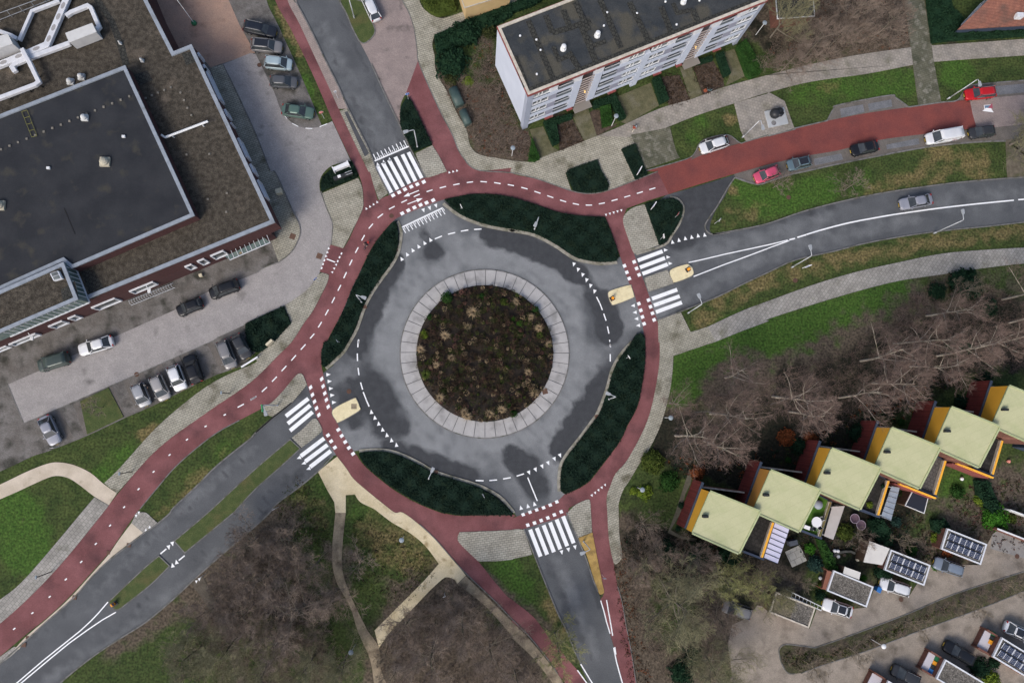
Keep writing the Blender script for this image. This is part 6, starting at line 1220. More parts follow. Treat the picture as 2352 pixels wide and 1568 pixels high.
sh = [('10', 1800, 560, 2.5, L_DARK, 'big dark evergreen shrub left of the apartment block'), ('10', 1935, 280, 2.3, L_DARK, 'dark evergreen shrub by the path corner behind the apartment block'), ('10', 1950, 748, .85, L_YEL, 'small yellow green shrub above the green containers'), ('10', 2140, 290, 1.3, L_DIRTG, 'dull brown green shrub against the apartment block end wall'), ('10', 1790, 720, 1.2, L_DIRTG, 'low dull shrub below the big dark evergreen'),
 ('33', 392, 330, .85, L_BRT, 'bright green small bush beside the slab patio'), ('33', 440, 480, 1.2, L_BLUE, 'blue green round bush left of the red timber lean-to'), ('33', 1322, 345, .9, L_GREEN, 'green bush above the solar garage with white shed'), ('33', 1562, 250, 1., L_YEL, 'yellow green bush at the left of the upper solar garage'), ('33', 1560, 492, .8, L_BRT, 'bright bush in front of the blue grey estate car'), ('33', 1072, 555, 1.5, L_DARK, 'dark spreading conifer above the white estate car'), ('33', 880, 607, .5, L_BRT, 'tiny green bush beside the small white shed'),
 ('33', 2105, 55, 2., L_BRT, 'large bright green dome shaped bush at the right'), ('33', 1958, 1440, 1.5, L_DARK, 'dark green bush below the black estate car'), ('33', 2085, 1385, .9, L_DARK, 'small dark bush left of the lower right solar garage'), ('33', 2060, 1545, 1.3, L_YEL, 'yellow green bush at the bottom edge'), ('33', 490, 765, .85, L_DARK, 'dark bush in front of the white car with glass roof'), ('33', 490, 670, .5, L_OLIVE, 'small olive bush at the foot of the lean-to'),
 ('32', 1292, 1408, 1., L_GREEN, 'round green tree top beside the black flat shed'), ('32', 848, 850, 1.6, L_DARK, 'dark green bush behind the third house'), ('32', 1790, 565, 1.3, L_DARK, 'dark bush behind the fifth house'), ('32', 190, 1085, .5, L_GREEN, 'small round green bush between the first two house backs'), ('32', 290, 955, 1.2, L_DARK, 'dark bush above the second red lean-to'), ('32', 175, 880, 1.3, L_RUST, 'rust orange shrub behind the second house'), ('32', 395, 880, 1.1, L_RUST, 'reddish brown shrub under the birches'),
 ('22', 1705, 1200, 1.1, L_RUST, 'orange brown shrub at the corner of the first house'), ('22', 1220, 1385, 1.1, L_YEL, 'yellowish shrub beside the disc lamp'), ('22', 1450, 1290, 1.6, L_GREEN, 'green shrub between the path and the first house'), ('22', 1120, 1370, .6, L_YEL, 'small yellow green shrub left of the disc lamp'), ('22', 1300, 1100, 1.8, L_OLIVE, 'olive shrub at the edge of the lawn below the path'), ('22', 1562, 1505, .55, L_DARK, 'small round bush against the first house side wall'), ('23', 1530, 150, .45, L_DARK, 'small dark bush at the corner of the first red lean-to'),
 ('31', 1830, 1030, 2.6, L_DARK, 'large dark evergreen shrub at the edge of the birch wood'), ('31', 1560, 1100, 1.5, L_DARK, 'dark evergreen shrub where the lawn meets the wood'), ('31', 2020, 1250, 1.8, L_DARK, 'evergreen shrub among the birches at the right'), ('32', 1230, 740, .6, L_GREEN, 'small green bush beside the fourth red lean-to'), ('32', 1750, 40, 1.8, L_DARK, 'dark evergreen shrub under the upper birches'), ('33', 1750, -190, 1., L_GREEN, 'green bush at the edge of the round garden lawn'), ('33', 1950, -110, .8, L_YEL, 'yellowish bush at the lower end of the garden hedge'), ('33', 720, 190, 1.3, L_OLIVE, 'olive yellow bush in the brown round bed'),
 ('23', 1560, 1480, 1.8, L_DARK, 'dark ivy shrub under the bottom bare tree'), ('23', 1660, 1340, 1.5, L_DARK, 'dark green shrub beneath the olive tree'), ('23', 1420, 350, 1.7, L_DARK, 'dark green undergrowth shrub below the first house'), ('23', 1720, 380, 1.9, L_DARK, 'dark shrub beneath the front edge of the first house'), ('23', 2000, 400, 1.8, L_DARK, 'dark shrub below the dark terrace of the first house'), ('33', 1180, 90, .8, L_BLUE, 'blue green garden bush below the glass canopy'), ('33', 1660, 350, .9, L_RUST, 'reddish bush below the left side of the upper solar garage'), ('33', 2250, 60, .7, L_OLIVE, 'olive bush left of the white topped wall'),
 ('32', 2000, 350+0, 1.4, L_DARK, 'dark bush above the sixth house'), ('32', 940, 1495, .5, L_YEL, 'pale green plant on the third dark terrace'), ('32', 1065, 1325, .4, L_DARK, 'potted dark plant on the third dark terrace')]
for t, x, y, r, m, lab in sh:
    z = 2.75 if 'terrace' in lab and 'on the' in lab else 0
    shrub(t, x, y, r, m, lab, .9 if r > 1 else 1., z=z)
isl = [('11', 1755, 1165, .9, L_GREEN, 'green shrub at the upper left rim of the centre island'), ('11', 1545, 1500, .7, L_YEL, 'yellow green shrub at the left rim of the centre island'), ('11', 2080, 1150, .55, L_GREEN, 'small green shrub near the top of the centre island'), ('21', 70, 1395, .5, L_BRT, 'bright green plant near the right side of the centre island'), ('21', 15, 1360, .4, L_BRT, 'tiny bright plant right of the island middle'), ('22', 15, 660, .55, L_GREEN, 'green plant at the lower right rim of the centre island'),
       ('12', 2310, 570, .6, L_GREEN, 'green plant at the bottom of the centre island'), ('11', 1600, 1340, .5, L_GREEN, 'small green plant on the left part of the island'), ('21', 215, 1270, .6, L_GREEN, 'green shrub at the upper right island rim'), ('12', 1720, 455, .5, L_DIRTG, 'dull green clump on the lower left of the island'), ('21', 60, 1500, .8, L_DIRTG, 'dull green spread on the right part of the island'), ('11', 2280, 1200, .6, L_OLIVE, 'olive clump near the top right of the island')]
for t, x, y, r, m, lab in isl: shrub(t, x, y, r, m, lab, 1.1, z=.45, group='green plants on the centre island')
# ornamental grass tufts
b = MB()
for k in range(260):
    a = random.uniform(0, 6.28); l = random.uniform(.35, 1); c, s_ = math.cos(a), math.sin(a); w_ = .035; tip = random.uniform(.25, 1.1); q0 = random.uniform(-.15, .2)
    b.add([(c*q0-s_*w_, s_*q0+c*w_, 0), (c*q0+s_*w_, s_*q0-c*w_, 0), (c*l*tip*.4+s_*w_, s_*l*tip*.4-c*w_, .6*l), (c*l*tip*.4-s_*w_, s_*l*tip*.4+c*w_, .6*l), (c*l*tip, s_*l*tip, (.9-.5*tip)*l)], [(0, 1, 2, 3), (3, 2, 4)])
TUFT = {}
def tuft(t, x, y, r, m, label, z=.55, group='tan grass tufts on the centre island'):
    if m.name not in TUFT: me = b.mesh('tuft'); me.materials.append(m); TUFT[m.name] = me
    p = G(*px_to_v(t, x, y), z+.3); o = link('grass_tuft', TUFT[m.name]); o.location = (p[0], p[1], z); o.scale = (r*1.45, r*1.45, r*1.6); o.rotation_euler = (0, 0, random.uniform(0, 6)); tag(o, label, 'grass tuft', group)
for i, (t, x, y, r, m) in enumerate([('11', 2000, 1300, .95, L_TAN), ('11', 1950, 1430, .6, L_TAN), ('11', 1740, 1510, .75, L_TAN), ('12', 1515, 70, .7, L_TAN), ('12', 1560, 300, .8, L_OLIVE), ('12', 1655, 210, .6, L_TAN), ('12', 1800, 145, .6, L_TAN), ('12', 1690, 510, .7, L_TAN), ('12', 1940, 680, .75, L_TAN), ('12', 1915, 640, .6, L_TAN), ('12', 2150, 660, .7, L_TAN), ('12', 2260, 620, .7, L_TAN), ('21', 175, 1340, .6, L_TAN), ('21', 250, 1440, .7, L_TAN), ('21', 255, 1510, .6, L_OLIVE), ('21', 40, 1200, .6, L_TAN), ('22', 150, 280, .6, L_TAN), ('22', 210, 470, .7, L_TAN), ('22', 340, 20, .6, L_TAN), ('12', 2300, 245, .6, L_OLIVE), ('11', 1890, 1110, .5, L_PINK), ('12', 1830, 40, .5, L_PINK), ('12', 2050, 150, .4, L_TAN), ('12', 2100, 350, .5, L_PINK)]):
    dirs = ['upper left', 'left', 'left edge', 'left edge', 'lower left', 'lower left', 'left of middle', 'lower left edge', 'bottom left', 'bottom left', 'bottom', 'bottom right', 'right', 'right edge', 'right edge', 'upper right', 'lower right', 'lower right edge', 'right edge', 'middle right', 'upper left edge', 'left of middle', 'middle', 'lower middle']
    vx, vy = px_to_v(t, x, y); ang = int(round((math.degrees(math.atan2(809-vy, vx-1114)) % 360)/30)) % 12; clock = (3-ang-1) % 12+1; rr = math.hypot(vx-1114, vy-809)
    tuft(t, x, y, r, m, '%s grass tuft at %s o clock on the island, %s' % ({'tan_grass': 'straw coloured', 'olive_leaf': 'olive', 'faded_pink_plant': 'faded pinkish'}[m.name], ['zero', 'one', 'two', 'three', 'four', 'five', 'six', 'seven', 'eight', 'nine', 'ten', 'eleven', 'twelve'][clock], 'at the rim' if rr > 130 else ('half way out' if rr > 80 else 'near the middle')))
# ---- bare winter trees ----
def bare_tree(seed, H, Rc, tr, mbark, mtwig, nl=9, spread=1., dens=1., thin=.011, trunk_frac=.38, name='bare_tree', nf=5):
    r = random.Random(seed); tk = MB(); cr = MB(); tk.sm = True
    def seg(b, p, q, r0, r1, n):
        d = (q-p); 
        if d.length < 1e-4: return
        d.normalize(); a = Vector((0, 0, 1)) if abs(d.z) < .9 else Vector((1, 0, 0)); u = d.cross(a).normalized(); v = d.cross(u); o_ = len(b.v)
        for (c, rr) in ((p, r0), (q, r1)):
            for k in range(n): t = 6.2832*k/n; w_ = c+(u*math.cos(t)+v*math.sin(t))*rr; b.v.append((w_.x, w_.y, w_.z))
        for k in range(n): b.f.append((o_+k, o_+(k+1) % n, o_+n+(k+1) % n, o_+n+k)); b.mi.append(0)
    def grow(b, p, d, L, r0, n, ns, up, wob=.25):
        pts = [p]; rs = [r0]; st = L/ns; q = p.copy(); dd = d.copy()
        for i in range(ns):
            dd = (dd+Vector((r.uniform(-wob, wob), r.uniform(-wob, wob), r.uniform(-wob, wob)+up))).normalized(); q2 = q+dd*st; r1 = r0*(1-.72*(i+1)/ns); seg(b, q, q2, rs[-1], r1, n); q = q2; pts.append(q.copy()); rs.append(r1)
        return pts, rs, dd
    def at(pts, rs, f):
        x = f*(len(pts)-1); i = min(int(x), len(pts)-2); t = x-i; return pts[i].lerp(pts[i+1], t), rs[i]*(1-t)+rs[i+1]*t, (pts[i+1]-pts[i]).normalized()
    tp, trs, _ = grow(tk, Vector((0, 0, -.2)), Vector((0, 0, 1)), H*.93, tr, 8, 7, .12, .07)
    def side(d, ang):
        a = Vector((r.uniform(-1, 1), r.uniform(-1, 1), r.uniform(-.3, 1))); s_ = (a-d*a.dot(d)); s_.normalize(); return (d*math.cos(ang)+s_*math.sin(ang)).normalized()
    for i in range(nl):
        f = trunk_frac+(1-trunk_frac)*(i+.3)/nl; p, rr, _ = at(tp, trs, f); th = i*2.4+r.uniform(-.4, .4)
        L = Rc*(1.12-.55*max(0, (f-trunk_frac)/(1-trunk_frac)))*r.uniform(.8, 1.1); el_ = .35+.5*f
        d = Vector((math.cos(th)*spread, math.sin(th)*spread, el_)).normalized()
        lp, lr, _ = grow(tk, p, d, L, max(rr*.62, .035), 5, 4, .05, .2)
        for j in range(int(7*dens)):
            f2 = .22+.78*(j+.5)/(7*dens); p2, r2, d2 = at(lp, lr, f2); L2 = L*.5*(1.15-.6*f2)*r.uniform(.7, 1.2)
            bp, br, _ = grow(cr, p2, side(d2, r.uniform(.6, 1.1)), L2, max(r2*.55, .018), 3, 3, .06, .3)
            for k in range(int(7*dens)):
                f3 = .15+.85*(k+.5)/(7*dens); p3, r3, d3 = at(bp, br, min(f3, .99)); L3 = L2*.55*r.uniform(.6, 1.25)
                cp, cr_, _ = grow(cr, p3, side(d3, r.uniform(.5, 1.)), L3, max(r3*.5, thin*1.1), 3, 2, .03, .35)
                for l in range(nf):
                    p4, r4, d4 = at(cp, cr_, r.uniform(.2, .98)); e = p4+side(d4, r.uniform(.4, 1.))*L3*r.uniform(.35, .75); seg(cr, p4, e, thin*.9, thin*.45, 3)
    mt, mc = tk.mesh('trunk'), cr.mesh('crown'); mt.materials.append(mbark); mc.materials.append(mtwig); return mt, mc
TP = {'pink': [bare_tree(s, 11.5, 4.6, .17, BARKP, T_PINK, 11, 1., 1.15, .0095) for s in (1, 2, 3)], 'brown': [bare_tree(s, 8, 4.6, .14, BARKB, T_BROWN, 12, 1.2, 1.2, .013, .15) for s in (4, 5, 6)],
      'olive': [bare_tree(s, 8.5, 4.8, .16, BARKB, T_OLIVE, 12, 1.2, 1.3, .014, .2) for s in (7, 8)], 'yellow': [bare_tree(9, 6.5, 3., .10, BARKB, T_YELL, 10, .9, 1., .014, .15)], 'pale': [bare_tree(s, 5, 2.4, .08, T_PALE, T_PALE, 8, 1.2, .72, .012, .2) for s in (10, 11)],
      'thin': [bare_tree(12, 5, 2.4, .07, BARKB, T_BROWN, 8, 1.2, .8, .010, .2)]}
SZ = {'pink': (11.5, 4.6), 'brown': (8, 4.6), 'olive': (8.5, 4.8), 'yellow': (6.5, 3.), 'pale': (5, 2.4), 'thin': (5, 2.4)}
tcount = {}
def tree(kind, x, y, R, H, label, group=None, base=False, tile='V', name='bare_tree'):
    vx, vy = px_to_v(tile, x, y); p = G(vx, vy, 0 if base else .55*H); i = tcount.get(kind, 0); tcount[kind] = i+1
    mt, mc = TP[kind][i % len(TP[kind])]; h0, r0 = SZ[kind]
    t = link(name, None); t.location = (p[0], p[1], 0); t.scale = (R/r0, R/r0, H/h0); t.rotation_euler = (0, 0, random.uniform(0, 6.28)); tag(t, label, 'tree', group)
    link('trunk', mt, None, t); link('crown', mc, None, t); return t
PB = 'birches in the wood behind the yellow houses'
for t, x, y, H, R, lab in [('32', 650, 515, 12, 4.2, 'birch with a pale straight trunk behind the third house'), ('32', 40, 500, 13, 5.2, 'wide pink twigged birch behind the second house'), ('32', 850, 175, 13, 5, 'tall birch with long pale trunk at the top of the wood'), ('32', 190, 640, 11, 4.5, 'birch directly behind the second house, lower of its pair'), ('32', 960, 380, 12, 4.8, 'birch leaning over the fourth red lean-to'), ('32', 1550, 130, 12, 5, 'birch behind the sixth house near the right edge'), ('32', 1300, 225, 11, 4.3, 'slender birch between two taller ones behind the fifth house'),
        ('32', 1150, 15, 13, 4.8, 'uppermost birch of the wood above the fifth house'), ('22', 1820, 660, 13, 4.8, 'birch at the lower edge of the lawn'), ('22', 1765, 910, 12, 4.8, 'birch above the first house with mossy trunk'), ('22', 1500, 860, 11.5, 5, 'birch nearest to the pavement, with bright bare limbs'), ('31', 2150, 1180, 12, 5, 'birch with thick pale trunk at the right photo edge'), ('31', 2210, 1395, 12, 4.5, 'lower birch at the right photo edge'), ('32', 1900, 60, 11, 4.5, 'birch at the right edge above the sixth house'), ('22', 1960, 330, 9, 4.2, 'smaller birch spreading onto the lawn'), ('22', 1450, 560, 7, 3.2, 'small birch by the lawn corner next to the pavement'), ('31', 1450, 1330, 10, 4.2, 'birch at the upper left end of the wood')]:
    tree('pink', x, y, R, H, lab, PB, True, t, 'birch_tree')
thick = [('brown', 690, 1400, 6.2, 9, 'largest bare tree left of the dirt trail'), ('brown', 640, 1475, 5, 8, 'bare tree below the largest one left of the trail'), ('brown', 605, 1330, 4.8, 8, 'bare tree beside the lower end of the south west road'), ('brown', 650, 1245, 4, 7, 'bare tree at the road edge above the thicket'), ('brown', 560, 1405, 4.6, 7.5, 'bare tree next to the faint path in the thicket'), ('olive', 520, 1485, 4.6, 7, 'greenish bare tree left of the faint path'), ('olive', 435, 1505, 4.2, 7, 'greenish bare tree near the bottom left road edge'), ('olive', 600, 1535, 4.6, 7, 'greenish bare tree at the bottom edge of the thicket'), ('olive', 705, 1530, 4.4, 7, 'greenish bare tree at the bottom edge, left of the globe lamp'), ('olive', 785, 1525, 3.8, 6, 'green twigged tree at the bottom beside the dirt trail'),
  ('brown', 525, 1320, 3.6, 6, 'small bare tree above the faint path'), ('brown', 570, 1245, 3.8, 7, 'bare tree overhanging the road edge'), ('brown', 470, 1410, 3.6, 6, 'small bare tree at the left side of the thicket'), ('brown', 760, 1370, 3., 6, 'narrow bare tree touching the dirt trail'), ('thin', 825, 1290, 3., 5, 'thin grey bare tree between the trail and the pale path'), ('brown', 990, 1500, 5.8, 8.5, 'large bare tree right of the dirt trail'), ('brown', 1060, 1430, 5, 8, 'bare tree beside the trodden strip along the cycle path'), ('brown', 1125, 1500, 5, 8, 'bare tree near the bottom cycle path'), ('brown', 935, 1440, 3.8, 6.5, 'bare tree at the corner of the pale paths'), ('brown', 1185, 1560, 4, 7, 'bare tree cut by the bottom edge near the cycle path'), ('thin', 1040, 1375, 3., 5, 'thin bare tree below the pale path junction'), ('pale', 905, 1550, 3.2, 6, 'pale twigged tree at the bottom right beside the trail'), ('pale', 885, 1500, 2.2, 5, 'small pale twigged tree beside the trail'), ('brown', 720, 1300, 3.6, 6, 'bare tree at the edge of the rough grass')]
for k, x, y, R, H, lab in thick: tree(k, x, y, R, H, lab, 'bare trees in the bottom thickets')
for k, x, y, R, H, lab in [('olive', 1558, 1388, 7.2, 10, 'big olive twigged tree right of the bottom cycle path'), ('yellow', 1283, 1476, 4.2, 8, 'yellow green tree overhanging the south road'), ('olive', 1643, 1530, 5.2, 8, 'olive tree at the bottom edge left of the alley'), ('yellow', 1671, 1326, 4.4, 7, 'yellowish tree above the grey people carrier'), ('yellow', 1738, 1345, 3.6, 6, 'olive tree left of the mossy gravel garage'), ('thin', 1483, 1205, 2.8, 5, 'thin grey tree left of the first house'), ('brown', 1513, 1262, 3.2, 6, 'bare brown tree below the first house path'), ('brown', 1600, 1275, 3.4, 6, 'bare brown tree below the first house roof'), ('brown', 1655, 1425, 3.6, 6, 'bare brown tree left of the grey people carrier'), ('brown', 1470, 1300, 3., 5, 'low bare tree beside the red cycle path edge'),
  ('brown', 1970, 22, 5., 9, 'bare tree at the top between the shed and the mossy path'), ('brown', 1870, 107, 4.6, 8, 'wide bare tree above the grey pavement'), ('brown', 1815, 140, 3.6, 6, 'smaller bare tree right of the apartment block'), ('brown', 1935, 75, 3.6, 7, 'bare tree with long twigs near the top middle right'), ('brown', 2050, 45, 3.6, 7, 'bare tree left of the mossy path at the top'), ('olive', 2385, 300, 6.4, 10, 'green twigged tree reaching in from the right edge'), ('thin', 1959, 424, 3., 4.5, 'thin bare tree on the long lawn between the roads'), ('thin', 1790, 420, 2.2, 4, 'small thin tree below the pink car'), ('pale', 2225, 665, 2.8, 5, 'pale limbed small tree at the wood edge'),
  ('pale', 2106, 1438, 2.3, 5, 'small bare tree in the middle of the alley strip'), ('pale', 1970, 1500, 2.4, 5, 'small bare tree beside the alley globe lamp'), ('pale', 2234, 1398, 2.3, 5, 'small bare tree right of the middle one in the alley strip'), ('pale', 1869, 1532, 2.6, 5, 'small bare tree at the left end of the alley strip'), ('pale', 2325, 1345, 1.9, 4, 'small bare tree at the right end of the alley strip'), ('pale', 1852, 1340, 1.7, 3.5, 'pale knobbly pruned tree above the mossy gravel garage'), ('olive', 1785, 1375, 2.6, 6, 'olive tree hanging over the mossy garage roof'), ('pale', 217, 935, 2., 4, 'small pale tree on the grass patch between the bays'), ('thin', 1290, 195, .1, .2, ''), ('thin', 1975, 1235, 2.4, 4.5, 'thin twigged tree in the brown round garden bed'), ('pale', 2075, 1240, 1.8, 5, 'slim pale tree above the white roofed shed')]:
    if lab: tree(k, x, y, R, H, lab, None)
t = tree('olive', 20, 345, 4.5, 13, 'tall tree with thick mossy trunk right of the apartment block', None, True, '30')
# ---- undergrowth: tangles of twigs nobody could count ----
def tangle(s, n, m, label, h=.9, L=.7, thin=.012, name='undergrowth'):
    P = smooth(W(s), True, 2); q = scatter(P, n); b = MB()
    for x, y in q:
        a0 = random.uniform(0, 6.28)
        for k in range(5):
            a = a0+k*1.26+random.uniform(-.4, .4); l = L*random.uniform(.5, 1.2); zz = h*random.uniform(.5, 1.1); p0 = Vector((x, y, 0)); p1 = Vector((x+math.cos(a)*l*.5, y+math.sin(a)*l*.5, zz*.75)); p2 = p1+Vector((math.cos(a+random.uniform(-.8, .8))*l*.6, math.sin(a+random.uniform(-.8, .8))*l*.6, zz*.25))
            for (u, v, r0, r1) in ((p0, p1, thin*1.3, thin), (p1, p2, thin, thin*.5)):
                d = (v-u).normalized(); w_ = d.cross(Vector((0, 0, 1))).normalized(); z_ = w_.cross(d); o_ = len(b.v)
                for c, rr in ((u, r0), (v, r1)):
                    for t_ in (0, 2.09, 4.19): e = c+(w_*math.cos(t_)+z_*math.sin(t_))*rr; b.v.append(tuple(e))
                for t_ in range(3): b.f.append((o_+t_, o_+(t_+1) % 3, o_+3+(t_+1) % 3, o_+3+t_)); b.mi.append(0)
    return tag(b.build(name, m), label, 'undergrowth', None, 'stuff')
tangle('V:560,1240 640,1200 700,1260 715,1300 760,1440 800,1568 420,1568 380,1510 480,1420 520,1330', 1500, T_BROWN, 'brown tangle of bare shrubs under the trees left of the dirt trail')
tangle('V:1000,1360 1060,1340 1150,1450 1250,1568 900,1568 880,1470 930,1430', 900, T_BROWN, 'brown tangle of bare shrubs right of the dirt trail')
tangle('V:1440,1190 1530,1230 1700,1260 1760,1290 1700,1380 1640,1568 1560,1568 1480,1480 1450,1350', 900, T_BROWN, 'brown tangle of bare shrubs between cycle path and garages')
tangle('V:1540,960 1620,930 1760,940 1900,1000 2100,880 2352,850 2352,700 2150,640 1950,800 1700,880 1560,930', 1300, T_PINK, 'brown undergrowth beneath the birches')
tangle('10:1720,760 1850,1050 1940,1200 1990,1330 2100,1420 2351,1450;20:130,1400 140,1210 60,1190;10:2351,900 2220,640 2150,350 2000,420 1950,700', 800, T_BROWN, 'brown bare shrubs left of the apartment block', .8)
tangle('30:0,670 400,560 800,480 1250,420 1240,0 420,0 380,230 100,230 0,400', 700, T_BROWN, 'brown bare shrubs between the apartment block and the mossy path')
tangle('33:130,1220 440,1260 800,1130 1300,940 1700,770 2300,580 2300,720 1900,880 1400,1060 900,1250 500,1390 200,1460', 330, T_BROWN, 'brown low shrubs on the strip between the alleys', .5, .5)
# fallen leaves / rough clumps
def clumps(s, n, ms, label, size=.10, k=7, z=.08, sd=.15, name='ground_cover', cat='ground cover'):
    P = smooth(W(s), True, 2); q = scatter(P, n); c = np.repeat(np.c_[q, np.full(n, z)], k, 0)+rng.normal(size=(n*k, 3))*[sd, sd, z*.5]; V, Fq = quad_cloud(c, size, .8)
    o = link(name, cloud_mesh(name, V, Fq, None, np.repeat(rng.integers(0, len(ms), n), k)), ms); return tag(o, label, cat, None, 'stuff')
clumps('20:392,1152 520,1105 660,1298 440,1388', 120, [L_BROWN, L_BLACK], 'dead brown plants in the left apartment bed')
clumps('20:1375,705 1540,690 1635,912 1440,978', 150, [L_BROWN, L_BLACK], 'dead brown plants in the middle apartment bed'); clumps('20:1665,618 1850,560 1950,792 1752,868', 170, [L_BROWN, L_BLACK], 'dead brown plants in the bed by the bicycle')
clumps('V:1810,1190 1900,1200 2060,1170 2140,1190 2200,1230 2180,1280 2050,1300 1960,1270 1880,1280 1820,1260', 500, [L_DIRTG, L_BLACK, L_BROWN, L_DARK], 'mixed garden plants between the houses and garages', .12); clumps('V:2180,1130 2350,1100 2350,1260 2260,1250 2200,1190', 260, [L_DIRTG, L_BROWN, L_PINK], 'mixed garden plants at the right edge', .12)
clumps('V:1540,1040 1700,1060 1900,970 2060,900 2200,860 2060,980 1900,1060 1730,1100 1640,1090 1560,1100', 420, [L_DARK, L_BLACK, L_RUST, L_DIRTG], 'dark leafy undergrowth behind the row of houses', .14); clumps('33:150,1260 500,1290 900,1170 1400,960 1900,770 1700,850 1300,1060 800,1270 400,1400 200,1440', 300, [L_BROWN, L_DIRTG, L_OLIVE], 'leafy plants on the strip between the alleys', .12)
clumps('V:1430,1230 1500,1260 1640,1250 1700,1290 1640,1350 1580,1330 1480,1330 1440,1290', 260, [L_DARK, L_BLACK, L_BROWN], 'dark leaf litter below the first house', .13); clumps('V:830,1180 960,1260 1000,1330 880,1400 810,1330 805,1230', 420, [L_OLIVE, L_BROWN, L_DIRTG], 'rough winter grass between the dirt trail and the pale path', .09, 6); clumps('V:680,1090 740,1170 755,1260 660,1220 640,1160', 260, [L_OLIVE, L_BROWN], 'rough winter grass left of the dirt trail', .09, 6)

clumps('10:1720,760 1850,1050 1940,1200 1990,1330 2100,1420 2351,1450;20:130,1400 140,1210 60,1190;10:2351,900 2220,640 2150,350 2000,420 1950,700', 420, [L_BROWN, L_RUST, L_DIRTG, L_BROWN], 'russet fallen leaves and plants left of the apartment block', .10, 7)
clumps('30:0,670 400,560 800,480 1250,420 1240,0 420,0 380,230 100,230 0,400', 260, [L_BROWN, L_RUST, L_BROWN], 'russet fallen leaves left of the mossy path', .10, 7)
clumps('V:1430,1240 1450,1300 1470,1450 1500,1568 1445,1568 1420,1400 1410,1280', 260, [L_BROWN, L_RUST, L_BROWN], 'russet fallen leaves along the south cycle path', .09, 7)
# ======================= STREET FURNITURE, SIGNS, PEOPLE, GARDEN THINGS =======================
GREYM = mat('painted_grey_metal', (.55, .57, .60), (.45, .47, .50), 2, .5)
LGLASS = mat('lamp_head_grey', (.30, .32, .34), (.36, .38, .40), 3, .3)
BLUE = mat('sign_blue', (.02, .12, .48), rough=.5); REDS = mat('sign_red', (.55, .03, .03), rough=.5); WHS = mat('sign_white', (.78, .78, .80), rough=.5)
GREEN = mat('sign_green', (.02, .42, .14), rough=.5); ORNG = mat('signal_orange', (.80, .30, .02), rough=.5); DKG = mat('container_green', (.045, .075, .07), (.06, .09, .085), 1, .45)
CREAMB = mat('cream_block', (.66, .60, .45), (.55, .48, .34), 3); BINB = mat('bin_blue', (.03, .15, .42), rough=.5); BINO = mat('bin_orange', (.75, .32, .03), rough=.5); BING = mat('bin_green', (.02, .14, .06), rough=.5); BINK = mat('bin_dark', (.03, .033, .036), rough=.6)
def gp(t, x, y, z=0.): q = G(*px_to_v(t, x, y), z); return Vector((q[0], q[1], z))
def lamp_arm(base, top, head, label, m=GREYM, h=6.4, group='street lamps with a bent arm'):
    p = gp(*base); 
    bx, by = px_to_v(*base); tx, ty = px_to_v(*top); hx, hy = px_to_v(*head)
    q = G(tx, ty, h); hd = G(hx, hy, h+.15); o = thing('street_lamp', label, 'street lamp', (p.x, p.y, 0), 0, group)
    T = Vector((p.x*0+q[0]-p.x, q[1]-p.y, h)); 
    if T.xy.length > .45: T.xy = T.xy.normalized()*.45
    Hd = Vector((hd[0]-p.x, hd[1]-p.y, h+.15))
    b = MB(); b.sm = True; b.tube([(0, 0, 0), (T.x*.5, T.y*.5, h*.5), (T.x, T.y, h-.25)], [.085, .07, .055], 10); b.tube([(0, 0, 0), (0, 0, .7)], .11, 10); b.build('pole', m, o)
    d = (Hd-T); b = MB(); b.sm = True; b.tube([(T.x, T.y, h-.25), T+d*.06+Vector((0, 0, -.02)), T+d*.2, T+d*.55, Hd-d.normalized()*.55 if d.length > 1 else T+d*.7], [.055, .052, .05, .045, .04], 8); b.build('arm', m, o)
    e = d.normalized(); n = Vector((-e.y, e.x, 0)).normalized(); e2 = Vector((e.x, e.y, 0)).normalized()
    c = Hd; pr = [(-.62, .07), (-.45, .15), (0, .20), (.08, .14)]; b = MB(); top_ = []; bot = []
    for s_, w_ in pr: top_.append((s_, w_))
    ring = [(s_, w_) for s_, w_ in pr]+[(s_, -w_) for s_, w_ in reversed(pr)]
    P = [c+e2*s_+n*w_ for s_, w_ in ring]; k = len(P); b.add([(v.x, v.y, c.z+.09) for v in P]+[(v.x, v.y, c.z-.06) for v in P], [tuple(range(k)), tuple(range(2*k-1, k-1, -1))]+[(i, (i+1) % k, k+(i+1) % k, k+i) for i in range(k)])
    hdo = bevel(b.build('lamp_head', LGLASS if m is GREYM else m, o), .03); b = MB(); P2 = [c+(v-c)*.7 for v in P]; b.add([(v.x, v.y, c.z-.07) for v in P2], [tuple(range(k))]); b.build('lens', mat('lens%d' % len(MATS), (.6, .6, .55)), hdo)
    return o
lamp_arm(('11', 975, 1207), ('11', 915, 1135), ('11', 1005, 1168), 'bent street lamp standing in the west dark bed')
lamp_arm(('21', 205, 540), ('21', 247, 420), ('21', 210, 505), 'street lamp folded over itself in the north east dark bed')
lamp_arm(('22', 885, 526), ('22', 957, 505), ('22', 868, 470), 'bent street lamp in the long south east bed', h=6.)
lamp_arm(('12', 1590, 1252), ('12', 1618, 1205), ('12', 1628, 1160), 'street lamp at the kerb of the south west bed', h=5.5)
lamp_arm(('10', 1485, 1356), ('10', 1452, 1190), ('10', 1360, 1213), 'hooked street lamp in the triangular bed on the north side')
lamp_arm(('23', 655, 262), ('23', 720, 340), ('23', 633, 378), 'street lamp on the golden traffic island at the south road', h=6.)
lamp_arm(('21', 1615, 1305), ('21', 1748, 1222), ('21', 1712, 1132), 'street lamp beside the east road just after the zebra crossing')
lamp_arm(('31', 215, 886), ('31', 403, 778), ('31', 385, 685), 'street lamp next to the blue white panel on the east verge')
